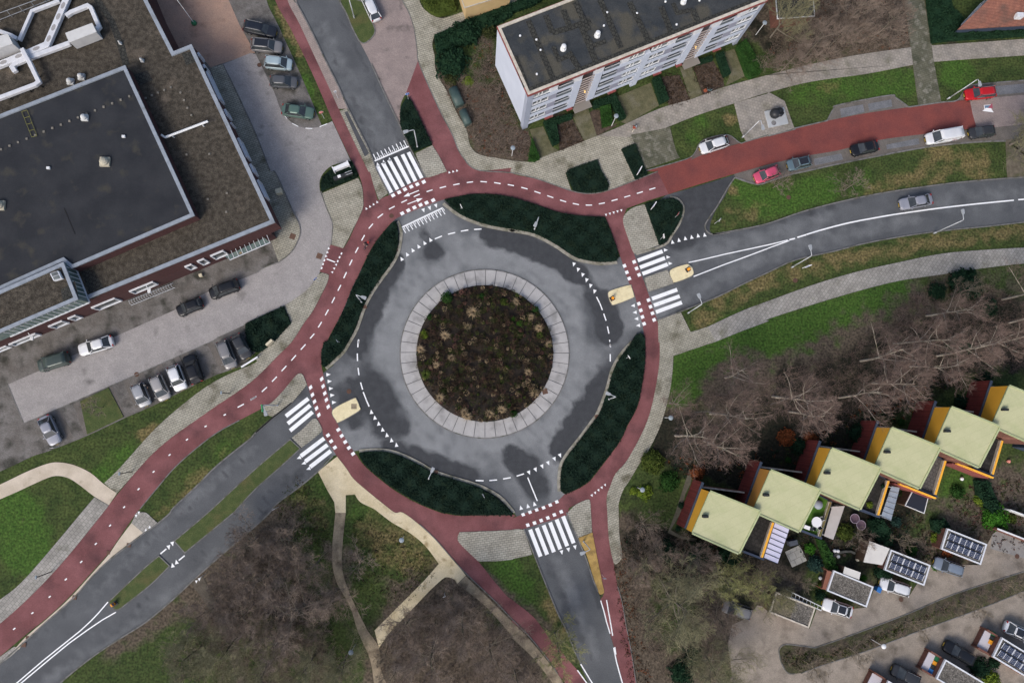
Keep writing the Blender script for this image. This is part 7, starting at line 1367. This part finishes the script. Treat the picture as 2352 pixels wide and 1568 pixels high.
lamp_arm(('31', 1520, 574), ('31', 1798, 450), ('31', 1787, 358), 'slim street lamp reaching over the east road, farthest right')
lamp_arm(('20', 2115, 1262), ('20', 2283, 1098), ('20', 2308, 1185), 'street lamp beside the lay-by of the white car')
lamp_arm(('30', 1645, 912), ('30', 1930, 724), ('30', 1948, 785), 'slim street lamp in front of the red estate car')
lamp_arm(('12', 202, 584), ('12', 68, 578), ('12', 92, 672), 'street lamp with a green board on the west paved island', h=6.)
lamp_arm(('10', 905, 168), ('10', 862, -10), ('10', 840, -90), 'street lamp on the grass island at the north road')
def post(p, h, r=.03, m=GREYM, par=None, name='post'): b = MB(); b.tube([(0, 0, 0), (0, 0, h)], r, 7); return b.build(name, m, par)
def disc_lamp(t, x, y, h, label, m=GREYM):
    p = gp(t, x, y); o = thing('garden_lamp', label, 'lamp post', (p.x, p.y, 0), 0, 'round topped path lamps'); post(p, h-.2, .045, WHITEM, o, 'pole')
    b = MB(); b.sm = True; b.lathe([(.08, h-.25), (.16, h-.2), (.17, h-.05)], n=14); b.build('lamp_glass', mat('lampglass%d' % len(MATS), (.62, .64, .62), rough=.3), o); b = MB(); b.lathe([(.34, h-.06), (.33, h), (.2, h+.07), (.04, h+.10)], n=20); b.build('lamp_cap', m, o)
CAPG = mat('lamp_cap_grey', (.28, .33, .37), (.22, .26, .30), 2, .4)
for t, x, y, h, lab in (('20', 914, 1157, 3.6, 'round topped lamp in the apartment garden beside the l shaped hedge'), ('20', -2, 1432, 3.2, 'round topped lamp in the brown bed at the left of the apartment gardens'), ('13', 1358, 217, 3., 'round topped lamp in the rough grass beside the pale path'), ('13', 913, 1207, 3.4, 'round topped lamp in the thicket left of the dirt trail'), ('33', 944, 1160, 3.2, 'white ringed lamp on the strip between the alleys'), ('22', 1150, 1335, 3.2, 'disc lamp beside the yellowish shrub left of the first house'), ('22', 1403, 695, 3.2, 'disc lamp half under the birches beside the pavement'), ('20', 2240, 320, 3.4, 'dark topped lamp at the right end of the apartment block')):
    disc_lamp(t, x, y, h, lab, WHITEM if 'ringed' in lab else CAPG)
for b_, t_, lab in ((('02', 2116, 474), ('02', 2030, 482), 'dark short lamp on the grey pavement, nearest to the roundabout'), (('02', 1215, 1190), ('02', 1085, 1222), 'dark short lamp where the pale curved path meets the pavement'), (('03', 480, 540), ('03', 325, 602), 'dark short lamp on the pavement at the lower left')):
    p = gp(*b_); h = 3.5; q = G(*px_to_v(*t_), h); o = thing('path_lamp', lab, 'lamp post', (p.x, p.y, 0), 0, 'dark lamps along the west cycle path'); post(p, h, .06, BLACKM, o, 'pole')
    d = Vector((q[0]-p.x, q[1]-p.y, 0)); d = d if d.length < .6 else d.normalized()*.5; b = MB(); b.hexa([(-.12, -.2, h-.05), (.12, -.2, h-.05), (.12, .25, h-.05), (-.12, .25, h-.05)], [(-.1, -.18, h+.08), (.1, -.18, h+.08), (.1, .22, h+.08), (-.1, .22, h+.08)]); bevel(b.build('lamp_head', CAPG, o), .02)
p = gp('00', 1787, 218); o = thing('flag_pole', 'tall thin white pole with green foot on the salmon court', 'pole', (p.x, p.y, 0)); post(p, 9, .05, WHITEM, o, 'pole'); b = MB(); b.lathe([(.38, 0), (.36, .35), (.12, .5)], n=14); b.build('foot', BING, o)
def sign(t, x, y, h, kind, yaw, label, size=.32):
    """post with a plate; x,y is the foot"""
    p = gp(t, x, y); o = thing('road_sign', label, 'road sign', (p.x, p.y, 0), math.radians(yaw)); post(p, h+size*.6, .03, GREYM, o)
    def disc(r, m, d, name, n=20): b = MB(); b.add([(r*math.cos(a), -d, h+r*math.sin(a)) for a in np.linspace(0, 2*math.pi, n, endpoint=False)]+[(r*math.cos(a), -d+.02, h+r*math.sin(a)) for a in np.linspace(0, 2*math.pi, n, endpoint=False)], [tuple(range(n-1, -1, -1)), tuple(range(n, 2*n))]+[(i, (i+1) % n, n+(i+1) % n, n+i) for i in range(n)]); return b.build(name, m, o)
    def rect(x0, x1, z0, z1, m, d, name, par=None): b = MB(); b.box(x0, -d, z0, x1, -d+.02, z1); return b.build(name, m, par or o)
    if kind == 'noentry': disc(size, WHS, .05, 'plate'); disc(size*.93, REDS, .055, 'red_face'); rect(-size*.62, size*.62, h-size*.15, h+size*.15, WHS, .062, 'white_bar')
    elif kind == 'blue': disc(size, WHS, .05, 'plate'); disc(size*.93, BLUE, .055, 'blue_face'); b = MB(); b.add([(-size*.5, -.062, h+size*.1), (-size*.5, -.062, h-size*.1), (size*.1, -.062, h-size*.1), (size*.1, -.062, h+size*.1), (size*.1, -.062, h+size*.35), (size*.1, -.062, h-size*.35), (size*.55, -.062, h)], [(0, 1, 2, 3), (4, 5, 6)]); b.build('arrow', WHS, o)
    elif kind == 'bluerect': rect(-size, size, h-size, h+size, WHS, .05, 'plate'); rect(-size*.9, size*.9, h-size*.9, h+size*.9, BLUE, .055, 'blue_face'); b = MB(); b.add([(-size*.5, -.062, h-size*.6), (size*.5, -.062, h-size*.6), (0, -.062, h+size*.5)], [(0, 1, 2)]); b.build('triangle', WHS, o)
    elif kind == 'pair': rect(-.3, .3, h-.25, h+.2, LGLASS, .05, 'plate'); disc(.28, REDS, .09, 'red_plate')
    elif kind == 'small': rect(-.2, .2, h-.2, h+.2, GREYM, .05, 'plate'); rect(-.2, .2, h+.24, h+.4, WHS, .05, 'sub_plate')
    return o
for a in (('10', 1402, 922, 2.2, 'blue', 20, 'round blue arrow sign at the tip of the north triangular bed'), ('10', 627, 1088, 2.2, 'noentry', 20, 'red no entry sign at the end of the grass strip beside the parking'), ('21', 1860, 485, 2.2, 'noentry', 60, 'red no entry sign on the lawn right of the dark side road'), ('21', 1492, 432, 2.2, 'pair', -120, 'grey sign plate with a red disc in the drop shaped bed'),
          ('21', 1356, 633, 2.2, 'bluerect', 100, 'square crossing sign at the lower tip of the drop shaped bed'), ('11', 1885, 355, 1.6, 'bluerect', 120, 'blue white square sign in the upper left corner of the north east bed'), ('22', 1045, 150, 2., 'blue', 120, 'blue sign at the top of the long south east bed'), ('12', 2090, 1395, 2., 'bluerect', -60, 'pale blue sign in the south west bed near the south crossing'), ('12', 775, 5, 2., 'small', -60, 'small pale sign in the lower end of the west bed'),
          ('11', 580, 1020, 2.6, 'blue', 40, 'blue sign on a post at the tip of the pavement by the red cycle link'), ('10', 755, 905, 2.2, 'small', 30, 'small pale sign beside the north cycle path'), ('12', 205, 1515, 2., 'small', 40, 'small grey sign at the grass edge of the south west road'), ('03', 1895, 560, 1.9, 'small', 40, 'red white post sign where the faint path meets the road'), ('23', 825, 568, 2., 'small', 0, 'small grey sign at the golden traffic island tip'), ('13', 1735, 735, 1.8, 'small', 20, 'small white green sign in the rough grass below the pale path'),
          ('02', 545, 965, 1.5, 'small', 10, 'small teal sign at the grass edge below the grey lilac car'), ('33', 640, 350, .9, 'small', 0, '')):
    if a[-1]: sign(*a)
def panel(t, pts, z, m, label, name='information_sign', cat='sign', logo=None):
    """upright board on two posts between two foot points"""
    a, c = gp(t, *pts[0]), gp(t, *pts[1]); d = (c-a); L = d.length; o = thing(name, label, cat, (a.x, a.y, 0), math.atan2(d.y, d.x), 'blue white boards by the junction' if m is BLUE else None)
    b = MB(); b.tube([(0, 0, 0), (0, 0, z+.1)], .05, 6); b.build('post', WHS, o); b = MB(); b.tube([(L, 0, 0), (L, 0, z+.1)], .05, 6); b.build('post', WHS, o)
    b = MB(); b.box(.05, -.04, z-1.1, L-.05, .04, z); pl = b.build('board', m, o); b = MB(); b.box(0, -.06, z, L, .06, z+.08); b.box(0, -.06, z-1.18, L, .06, z-1.1); b.build('frame', WHS, pl)
    if m is BLUE: b = MB(); b.box(L*.15, -.05, z-.95, L*.8, -.045, z-.75); b.build('white_stripe', WHS, pl); b = MB(); b.box(L*.55, -.05, z-.35, L*.8, -.045, z-.15); b.build('white_symbol', WHS, pl)
panel('21', ((1142, 45), (1165, 0)), 1.9, BLUE, 'blue white board in the narrow hedge block beside the driveway'); panel('21', ((1270, 360), (1295, 320)), 1.9, BLUE, 'blue white board at the top of the drop shaped bed')
panel('31', ((315, 893), (345, 888)), 1.8, BLUE, 'dark blue board with white top below the east street lamp')
p = gp('12', 130, 610); o = thing('direction_board', 'bright green direction board beside the west street lamp', 'sign', (p.x, p.y, 0), math.radians(100)); b = MB(); b.box(-.5, -.03, 3., .5, .03, 3.9); b.build('board', GREEN, o); b = MB(); b.box(-.3, -.035, 3.3, .3, -.032, 3.5); b.build('white_arrow', WHS, o)
for xx in (-.4, .4): b = MB(); b.tube([(xx, .05, 0), (xx, .05, 3.9)], .04, 6); b.build('post', GREYM, o)
# white board and black gate sign in the half round bed
def bx(t, x, y, L, Wd_, z0, z1, ang, m, name, label, cat, group=None):
    p = gp(t, x, y, (z0+z1)/2); b = MB(); b.box(-L/2, -Wd_/2, z0, L/2, Wd_/2, z1); o = bevel(b.build(name, m), .03); o.location = (p.x, p.y, 0); o.rotation_euler = (0, 0, math.radians(ang)); return tag(o, label, cat, group)
o = bx('10', 782, 1532, 2.3, .55, .5, 1.25, 25, WHS, 'white_sign_board', 'thick white board on end posts in the half round bed', 'sign')
for xx in (-1.15, 1.15): b = MB(); b.box(xx-.06, -.4, 0, xx+.06, .4, 1.3); b.build('end_post', WHS, o)
o = bx('11', 800, 45, 2.8, .45, .4, 1.1, 22, BINK, 'black_display_cabinet', 'black display cabinet with a small white notice in the half round bed', 'cabinet'); b = MB(); b.box(-.75, -.2, 1.1, -.3, .2, 1.13); b.build('notice', WHS, o)
for yy in (-.18, .18): b = MB(); b.tube([(.4, yy, 1.12), (1.4, yy, 1.12)], .03, 5); b.build('rail', GREYM, o)
bx('12', 130, 10, 1.1, .35, 0, 1.3, 45, CREAMB, 'cream_stone_block', 'cream stone block in the dark bed beside the cycle path', 'stone block')
bx('11', 212, 190, .85, .7, 0, .9, 15, CREAMB, 'utility_cabinet', 'cream utility cabinet on the pavers at the building corner', 'cabinet')
o = bx('02', 2292, 185, 2.6, .22, .6, .85, 33, WHS, 'low_barrier', 'low white barrier bar at the end of the parking bays', 'barrier')
for xx in (-1.1, 1.1): b = MB(); b.box(xx-.05, -.05, 0, xx+.05, .05, .6); b.build('post', GREYM, o)
# containers
for t, x, y, L, Wd_, ang, lab in (('10', 1842, 892, 2.75, 1.35, -67, 'larger dark green lidded waste container beside the pavement'), ('10', 1925, 1080, 2.2, 1.1, -67, 'smaller dark green lidded waste container beside the pavement')):
    p = gp(t, x, y, .7); o = thing('waste_container', lab, 'container', (p.x, p.y, 0), math.radians(ang)); b = MB(); b.box(-L/2, -Wd_/2, .0, L/2, Wd_/2, .95); bevel(b.build('body', DKG, o), .04)
    b = MB(); b.sm = True; n = 8; vs = [(xx, -Wd_/2*math.cos(math.pi*k/n), .95+.38*math.sin(math.pi*k/n)) for xx in (-L/2-.02, L/2+.02) for k in range(n+1)]; b.add(vs, [(k, k+1, n+2+k, n+1+k) for k in range(n)]+[tuple(range(n, -1, -1)), tuple(range(n+1, 2*n+2))]); b.build('lid', DKG, o)
    b = MB(); b.box(-L/2-.06, -.2, .6, -L/2, .2, .72); b.build('handle', GREYM, o)
# keep left bollards on the refuges
for t, x, y, ang, lab in (('21', 922, 1170, 30, 'orange bollard on a dark base on the left cream island'), ('21', 1618, 905, 30, 'orange bollard on a dark base on the right cream island'), ('03', 1050, 838, 35, 'orange bollard on the tip of the grass median')):
    p = gp(t, x, y, .3); o = thing('traffic_bollard', lab, 'bollard', (p.x, p.y, .16), math.radians(ang), 'orange traffic bollards'); b = MB(); b.box(-.35, -.32, 0, .35, .32, .05); b.build('base_plate', BINK, o); b = MB(); b.box(-.11, -.2, .05, .11, .2, .95); bevel(b.build('body', ORNG, o), .06, 3); b = MB(); b.box(.112, -.12, .55, .125, .12, .82); b.build('face', BLUE, o)
p = gp('12', 900, 592, .16); b = MB(); b.box(p.x-.38, p.y-.36, .1, p.x+.38, p.y+.36, .17); o = structure(b.build('drain_cover', DIRT))
# sculpture on a plinth
p = gp('30', 78, 1078, .3); o = thing('sculpture', 'dark rounded bronze sculpture on a square pale plinth', 'sculpture', (p.x, p.y, 0), math.radians(13)); b = MB(); b.box(-1.55, -1.3, 0, 1.55, 1.3, .35); bevel(b.build('plinth', mat('plinth_stone', (.42, .44, .46), (.36, .38, .40), 1), o), .03)
b = MB(); b.sm = True; b.lathe([(.45, .34), (.75, .6), (.8, 1.0), (.6, 1.35), (.25, 1.55)], (-.35, .45, 0), 12); b.lathe([(.4, .34), (.6, .7), (.55, 1.1), (.3, 1.3)], (.4, .6, 0), 10); b.tube([(-.2, .1, 1.1), (.2, -.1, 1.3), (.7, .2, 1.2)], [.3, .28, .2], 8); b.build('figure', mat('dark_bronze', (.018, .02, .024), (.03, .032, .036), 3, .4), o)
b = MB(); b.lathe([(.38, .35), (.36, .358)], (-.65, -.75, 0), 14); b.build('stain', mat('plinth_stain', (.12, .11, .12), (.2, .2, .2), 4), o)
# painted school sign on the brick road
b = MB(); q = [gp('30', x, y, .046) for x, y in ((1983, 965), (2048, 960), (2055, 1018), (1990, 1022))]; b.add([tuple(v) for v in q], [(0, 1, 2, 3)]); o = structure(b.build('road_panel_marking', WHITE)); c = (q[0]+q[1]+q[2]+q[3])/4; b = MB(); b.add([tuple(c+(v-c)*.84+Vector((0, 0, .004))) for v in q], [(0, 1, 2, 3)]); b.build('blue_field', mat('faded_blue_paint', (.08, .17, .30), (.16, .24, .32), 3), o)
b = MB(); b.add([(c.x-.9, c.y-.5, .055), (c.x+.9, c.y-.7, .055), (c.x+.5, c.y-.05, .055), (c.x-.3, c.y+.0, .055)], [(0, 1, 2, 3)]); b.build('pale_figure', WHITE, o); b = MB(); b.add([(c.x+.0, c.y-.02, .06), (c.x+.8, c.y-.05, .06), (c.x+.75, c.y+.8, .06)], [(0, 1, 2)]); b.build('red_figure', mat('faded_red_paint', (.35, .08, .12)), o)
# bicycle racks
p0, p1 = gp('01', 1208, 1235), gp('01', 1612, 1072); d = p1-p0; n = Vector((-d.y, d.x, 0)).normalized(); o = thing('bicycle_rack', 'long grey bicycle rack against the brick wall', 'bicycle rack', (p0.x, p0.y, .03))
for s_ in (0, .7): b = MB(); b.tube([Vector((0, 0, .1))+n*s_, d+Vector((0, 0, .1))+n*s_], .04, 6); b.build('rail', GREYM, o)
for i in range(18): c = d*(i+.5)/18; b = MB(); b.tube([c+Vector((0, 0, .1)), c+Vector((0, 0, .75))+n*.1, c+Vector((0, 0, .75))+n*.55, c+n*.7+Vector((0, 0, .1))], .03, 5); b.build('hoop', GREYM, o)
# ---- bicycles and people ----
def bicycle(x, y, ang, frame, label, lying=0, basket=None, z=.1):
    o = thing('bicycle', label, 'bicycle', (x, y, z), math.radians(ang)); o.rotation_euler = (math.radians(lying), 0, math.radians(ang))
    for xx in (-.52, .52):
        b = MB(); n = 20; pts = [(xx+.34*math.cos(a), 0, .36+.34*math.sin(a)) for a in np.linspace(0, 2*math.pi, n+1)]; b.tube(pts, .022, 6, False); w_ = b.build('wheel', TYRE, o); b = MB()
        for k in range(8): a = k*math.pi/8; b.tube([(xx+.33*math.cos(a), 0, .36+.33*math.sin(a)), (xx-.33*math.cos(a), 0, .36-.33*math.sin(a))], .004, 3)
        b.build('spokes', STEEL, w_)
    b = MB()
    for pts in ([(-.52, 0, .36), (-.08, 0, .32), (-.2, 0, .82), (-.52, 0, .36)], [(-.08, 0, .32), (.36, 0, .78), (-.17, 0, .72)], [(.52, 0, .36), (.36, 0, .78), (.33, 0, 1.02)]): b.tube(pts, .02, 6)
    b.build('frame', frame, o); b = MB(); b.tube([(.2, -.28, 1.05), (.34, -.15, 1.06), (.34, .15, 1.06), (.2, .28, 1.05)], .015, 6); b.build('handlebar', STEEL, o); b = MB(); b.box(-.34, -.08, .84, -.08, .08, .9); bevel(b.build('saddle', BLACKM, o), .03); b = MB(); b.box(-.12, -.14, .22, -.04, -.08, .25); b.box(-.12, .08, .36, -.04, .14, .39); b.build('pedals', BLACKM, o)
    if basket: b = MB(); b.box(.5, -.22, .78, .88, .22, 1.06); b.build('crate', basket, o)
    return o
p = gp('20', 1808, 842, .4); bicycle(p.x, p.y, 205, mat('turquoise_frame', (.16, .36, .38)), 'turquoise bicycle with a rusty red front crate leaning at the garden bed', 12, mat('rusty_crate', (.28, .08, .04)), .1)
SKIN = mat('skin', (.45, .28, .20), rough=.6); HAIR = mat('dark_hair', (.03, .02, .015), rough=.7)
def person(loc, ang, label, joints, cloth, trousers, hair=HAIR, coat=True):
    """one continuous skinned body: joints = dict name->(x,y,z)"""
    J = joints; names = ['pelvis', 'waist', 'chest', 'neck', 'head', 'crown']; V = []; E = []; Rr = []
    def add(p, r, par=None): V.append(p); Rr.append(r); (E.append((par, len(V)-1)) if par is not None else None); return len(V)-1
    pel = add(J['pelvis'], .14); wa = add(J['waist'], .135, pel); ch = add(J['chest'], .155, wa); nk = add(J['neck'], .06, ch); hd = add(J['head'], .095, nk); add(J['crown'], .085, hd)
    for s_ in ('l', 'r'):
        k = add(J['sh'+s_], .07, ch); k = add(J['el'+s_], .045, k); k = add(J['ha'+s_], .032, k)
        e = Vector(J['ha'+s_]); d = (e-Vector(J['el'+s_])).normalized(); a = Vector((0, 0, 1)) if abs(d.z) < .8 else Vector((1, 0, 0)); u = d.cross(a).normalized()
        pm_ = add(tuple(e+d*.07), .032, k)
        for f, L in ((-.03, .06), (-.01, .075), (.012, .07), (.032, .055)): q = add(tuple(e+d*.10+u*f), .011, pm_); add(tuple(e+d*(.10+L)+u*f*1.3+d.cross(u)*.02), .009, q)
        q = add(tuple(e+d*.05+u*(-.05)), .012, pm_); add(tuple(e+d*.08+u*(-.07)), .010, q)
        k = add(J['hi'+s_], .095, pel); k = add(J['kn'+s_], .062, k); k = add(J['an'+s_], .042, k); add(J['to'+s_], .04, k)
    me = bpy.data.meshes.new('person'); me.from_pydata(V, E, []); o = bpy.data.objects.new('person', me); COL.objects.link(o); me.materials.append(cloth)
    m_ = o.modifiers.new('skin', 'SKIN'); me.skin_vertices.new() if not me.skin_vertices else None
    for i, r in enumerate(Rr): me.skin_vertices[0].data[i].radius = (r, r)
    me.skin_vertices[0].data[0].use_root = True; sb = o.modifiers.new('sub', 'SUBSURF'); sb.levels = sb.render_levels = 1
    dg = bpy.context.evaluated_depsgraph_get(); me2 = bpy.data.meshes.new_from_object(o.evaluated_get(dg)); o.modifiers.clear(); o.data = me2; me2.materials.clear()
    for m in (cloth, trousers, SKIN, BLACKM): me2.materials.append(m)
    H_, P_ = Vector(J['head']), Vector(J['pelvis']); hands = [Vector(J['hal']), Vector(J['har'])]; feet = [Vector(J['tol']), Vector(J['tor'])]
    for f in me2.polygons:
        c = f.center; f.use_smooth = True; f.material_index = 2 if (c-H_).length < .17 or min((c-q).length for q in hands) < .14 else (3 if min((c-q).length for q in feet) < .14 else (1 if c.z < P_.z-.04 else 0))
    b = MB(); b.sm = True; cr = Vector(J['crown']); b.lathe([(.105, -.10), (.118, -.02), (.10, .06), (.05, .105)], (cr.x-.015, cr.y, cr.z), 12); b.build('hair', hair, o)
    b = MB(); h = H_; fx = .095; b.box(h.x+fx-.01, -.012+h.y, h.z-.02, h.x+fx+.025, .012+h.y, h.z+.02); b.build('nose', SKIN, o); b = MB(); b.box(h.x+fx-.01, h.y-.025, h.z-.05, h.x+fx+.004, h.y+.025, h.z-.042); b.build('mouth', REDS, o)
    for s_ in (-1, 1): b = MB(); b.lathe([(.012, -.01), (.012, .01)], (h.x+fx-.005, h.y+s_*.035, h.z+.035), 6); b.build('eye', BLACKM, o); b = MB(); b.lathe([(.02, -.03), (.022, .03)], (h.x-.01, h.y+s_*.105, h.z), 6); b.build('ear', SKIN, o)
    o.location = loc; o.rotation_euler = (0, 0, math.radians(ang)); tag(o, label, 'person'); return o
walk = dict(pelvis=(0, 0, .95), waist=(0, 0, 1.1), chest=(.02, 0, 1.32), neck=(.03, 0, 1.5), head=(.06, 0, 1.62), crown=(.05, 0, 1.71), shl=(.02, .19, 1.42), shr=(.02, -.19, 1.42), ell=(.12, .27, 1.16), elr=(-.1, -.27, 1.16), hal=(.3, .24, 1.05), har=(0, -.3, .92), hil=(0, .1, .9), hir=(0, -.1, .9), knl=(.18, .1, .5), knr=(-.05, -.1, .5), anl=(.25, .1, .09), anr=(-.3, -.1, .16), tol=(.42, .1, .04), tor=(-.18, -.1, .04))
p = gp('20', 1115, 1182, .8); person((p.x, p.y, .1), 60, 'person in a rust red coat walking on the pavement below the apartment block', walk, mat('rust_red_coat', (.25, .045, .025)), mat('cream_trousers', (.55, .50, .42)))
bx('20', 1132, 1168, .5, .28, .35, .8, 50, WHS, 'white_shopping_bag', 'white bag held beside the person in the rust red coat', 'bag')
stand = dict(walk); stand.update(knl=(.02, .1, .5), knr=(.02, -.1, .5), anl=(0, .11, .09), anr=(0, -.11, .09), tol=(.16, .12, .04), tor=(.16, -.12, .04))
p = gp('02', 1357, 396, .8); person((p.x, p.y, .03), 250, 'dark dressed person standing between two silver cars', stand, mat('dark_coat', (.025, .025, .03)), mat('dark_trousers', (.03, .03, .04)), mat('grey_hair', (.25, .24, .22)))
ride = dict(pelvis=(-.2, 0, .97), waist=(-.12, 0, 1.1), chest=(.02, 0, 1.3), neck=(.1, 0, 1.46), head=(.16, 0, 1.57), crown=(.15, 0, 1.66), shl=(.04, .19, 1.38), shr=(.04, -.19, 1.38), ell=(.17, .26, 1.18), elr=(.17, -.26, 1.18), hal=(.27, .27, 1.08), har=(.27, -.27, 1.08), hil=(-.18, .1, .93), hir=(-.18, -.1, .93), knl=(.2, .11, .78), knr=(.12, -.11, .6), anl=(-.02, .12, .42), anr=(-.12, -.12, .3), tol=(.1, .12, .4), tor=(.0, -.12, .27))
p = gp('11', 1018, 672, .7); a_ = 238; bicycle(p.x, p.y, a_, BLACKM, 'black bicycle ridden down the west cycle path', 0, None, .03); person((p.x, p.y, .03), a_, 'person in dark clothes with a red bag cycling on the west cycle path', ride, mat('navy_jacket', (.015, .018, .035)), mat('black_trousers', (.015, .015, .018)))
bx('11', 1030, 655, .35, .3, 1.15, 1.5, a_, mat('red_bag', (.35, .04, .035)), 'red_backpack', 'small red pack behind the cyclist', 'bag')
# ---- garden things ----
def rnd(t, x, y, z, prof, m, name, label, cat, n=16, group=None): p = gp(t, x, y, z+prof[-1][1]*.5); b = MB(); b.sm = True; b.lathe(prof, n=n); o = b.build(name, m); o.location = (p.x, p.y, z); return tag(o, label, cat, group)
ZT = 2.74
p = gp('33', 441, 85, ZT+.5); o = thing('garden_table', 'round white garden table on the green turf terrace', 'table', (p.x, p.y, ZT)); b = MB(); b.lathe([(.72, .7), (.72, .74)], n=24); b.build('tabletop', WHS, o); b = MB(); b.tube([(0, 0, 0), (0, 0, .7)], .05, 8); b.build('leg', WHS, o)
def chair(t, x, y, ang, label):
    p = gp(t, x, y, ZT+.45); o = thing('garden_chair', label, 'chair', (p.x, p.y, ZT), math.radians(ang), 'white framed chairs on the turf terrace'); b = MB(); b.box(-.28, -.26, .4, .28, .26, .44); b.build('seat', BINK, o); b = MB(); b.hexa([(-.3, -.26, .44), (-.26, -.26, .44), (-.26, .26, .44), (-.3, .26, .44)], [(-.44, -.26, .95), (-.40, -.26, .95), (-.40, .26, .95), (-.44, .26, .95)]); b.build('backrest', BINK, o)
    for yy in (-.29, .29): b = MB(); b.tube([(-.42, yy, .95), (-.3, yy, .64), (.25, yy, .64), (.3, yy, 0)], .028, 6); b.build('arm_frame', WHS, o); b = MB(); b.tube([(-.3, yy, .5), (-.36, yy, 0)], .025, 5); b.build('leg', WHS, o)
chair('33', 476, 66, 215, 'white framed chair above the round table on the turf terrace'); chair('33', 462, 120, 110, 'white framed chair below the round table on the turf terrace'); chair('33', 425, 135, 80, 'white framed chair at the lower left of the round table')
bx('33', 350, 133, .85, .5, ZT, ZT+.7, -20, WHS, 'white_storage_box', 'white storage box at the corner of the turf terrace', 'box'); bx('33', 392, 146, .5, .42, ZT, ZT+.75, -20, BINK, 'barbecue', 'dark barbecue beside the white storage box', 'barbecue')
rnd('32', 458, 1494, ZT, [(.25, .3), (.62, .36), (.62, .40), (.05, .44)], mat('grey_disc', (.34, .37, .42), (.28, .31, .36), 2), 'round_side_table', 'round grey table top at the upper end of the turf terrace', 'table', 20)
for t, x, y, lab in (('33', 795, 54, 'upper of two round purple wicker garden seats'), ('33', 853, 114, 'lower of two round purple wicker garden seats')):
    p = gp(t, x, y, .4); o = thing('wicker_seat', lab, 'chair', (p.x, p.y, 0), 0, 'round wicker garden seats'); b = MB(); b.sm = True; b.lathe([(.3, 0), (.5, .25), (.66, .5), (.62, .5), (.4, .3), (.1, .26)], n=18); b.build('shell', mat('purple_wicker%d' % int(x), (.14, .09, .12), (.09, .06, .08), 8), o); b = MB(); b.tube([(.66*math.cos(a), .66*math.sin(a), .5) for a in np.linspace(0, 2*math.pi, 25)], .035, 6, False); b.build('rim', mat('lilac_rim%d' % int(x), (.42, .35, .42)), o)
bx('33', 222, 275, 1.25, .7, 0, .95, 12, mat('grey_cover', (.06, .07, .09), (.09, .10, .12), 2), 'covered_barbecue', 'grey covered barbecue left of the slab patio', 'barbecue')
for t, x, y, m, lab in (('33', 1005, 702, BINB, 'blue wheelie bin in front of the white estate car'), ('33', 1512, 1370, BINO, 'orange lidded bin, upper one at the gravel garage bin store'), ('33', 1475, 1442, BINB, 'blue lidded bin at the gravel garage bin store'), ('33', 1528, 1335, BING, 'green bin at the gravel garage bin store'), ('33', 1495, 1405, BINK, 'dark bin between the orange and blue ones'), ('33', 2025, 1175, BINO, 'orange lidded bin beside the lower right solar garage'), ('33', 2048, 1105, BING, 'green bin at the lower right solar garage'), ('33', 2035, 1140, BINK, 'dark bin at the lower right solar garage')):
    p = gp(t, x, y, .6); o = thing('wheelie_bin', lab, 'bin', (p.x, p.y, .03), math.radians(-28), 'wheelie bins by the garages'); b = MB(); b.hexa([(-.22, -.25, .05), (.22, -.25, .05), (.22, .25, .05), (-.22, .25, .05)], [(-.3, -.34, 1.), (.3, -.34, 1.), (.3, .34, 1.), (-.3, .34, 1.)]); b.build('body', BINK if m is BINO else m, o); b = MB(); b.box(-.33, -.38, 1.0, .33, .36, 1.08); bevel(b.build('lid', m, o), .03)
    for s_ in (-1, 1): b = MB(); b.tube([(s_*.2, .3, .1), (s_*.27, .3, .1)], .1, 10); b.build('wheel', TYRE, o)
rnd('32', 1043, 1180, 0, [(.06, 0), (.05, 5.9), (.3, 5.95), (.42, 6.1), (.3, 6.4), (.05, 6.5)], WHS, 'satellite_dish_mast', 'bright white round cap on a mast beside the third house roof', 'mast', 18)
shrub('33', 885, 350, .55, mat('crimson_leaf', (.35, .01, .02), (.2, .01, .02), 5), 'crimson plant beside the white roofed shed')
for t, x, y, m, lab in (('33', 643, 402, mat('white_pot', (.6, .6, .6)), 'white ring pot in the dark garden'), ('33', 640, 353, WHS, 'white ball ornament in the dark garden'), ('33', 610, 350, WHS, 'small white ball left of the larger one'), ('33', 700, 388, SOIL, 'dark planter in the dark garden'), ('33', 820, 430, CREAMB, 'pale stone pot left of the white shed'), ('32', 2210, 1095, mat('pink_ball', (.65, .25, .2)), 'salmon pink ball ornament right of the orange parapet'), ('33', 480, 600, GREYM, 'grey ring pot by the pruned tree'), ('32', 1780, 1257, WHS, 'white ball lamp on the round lawn edge')):
    rnd(t, x, y, 0, [(.16, 0), (.24, .15), (.26, .35), (.15, .45)], m, 'garden_pot', lab, 'garden ornament', 12)
b = MB(); pts = [gp('33', x, y, .3) for x, y in ((600, 400), (640, 372), (700, 358), (760, 358), (800, 375))]; b.band([tuple(v[:2]) for v in pts], .3, 0, .4); tag(b.build('garden_wall', mat('low_stone_edge', (.10, .10, .09), (.06, .06, .055), 3)), 'low curved stone edging in the dark garden', 'wall')
verge('02:740,545! 1000,420! 1140,690! 805,850!')
b = MB(); kx = W('00:1900,640 1915,640'); 
for i in range(26):
    t = i/25; p = gp('11', 150+t*250, 520-t*260); 
for t, x, y, lab in (('01', 1845, 958, 'pale stone block by the wall near the black cars'),): bx(t, x, y, .45, .4, 0, .5, 15, CREAMB, 'stone_block', lab, 'stone block')
# posts round the school paving
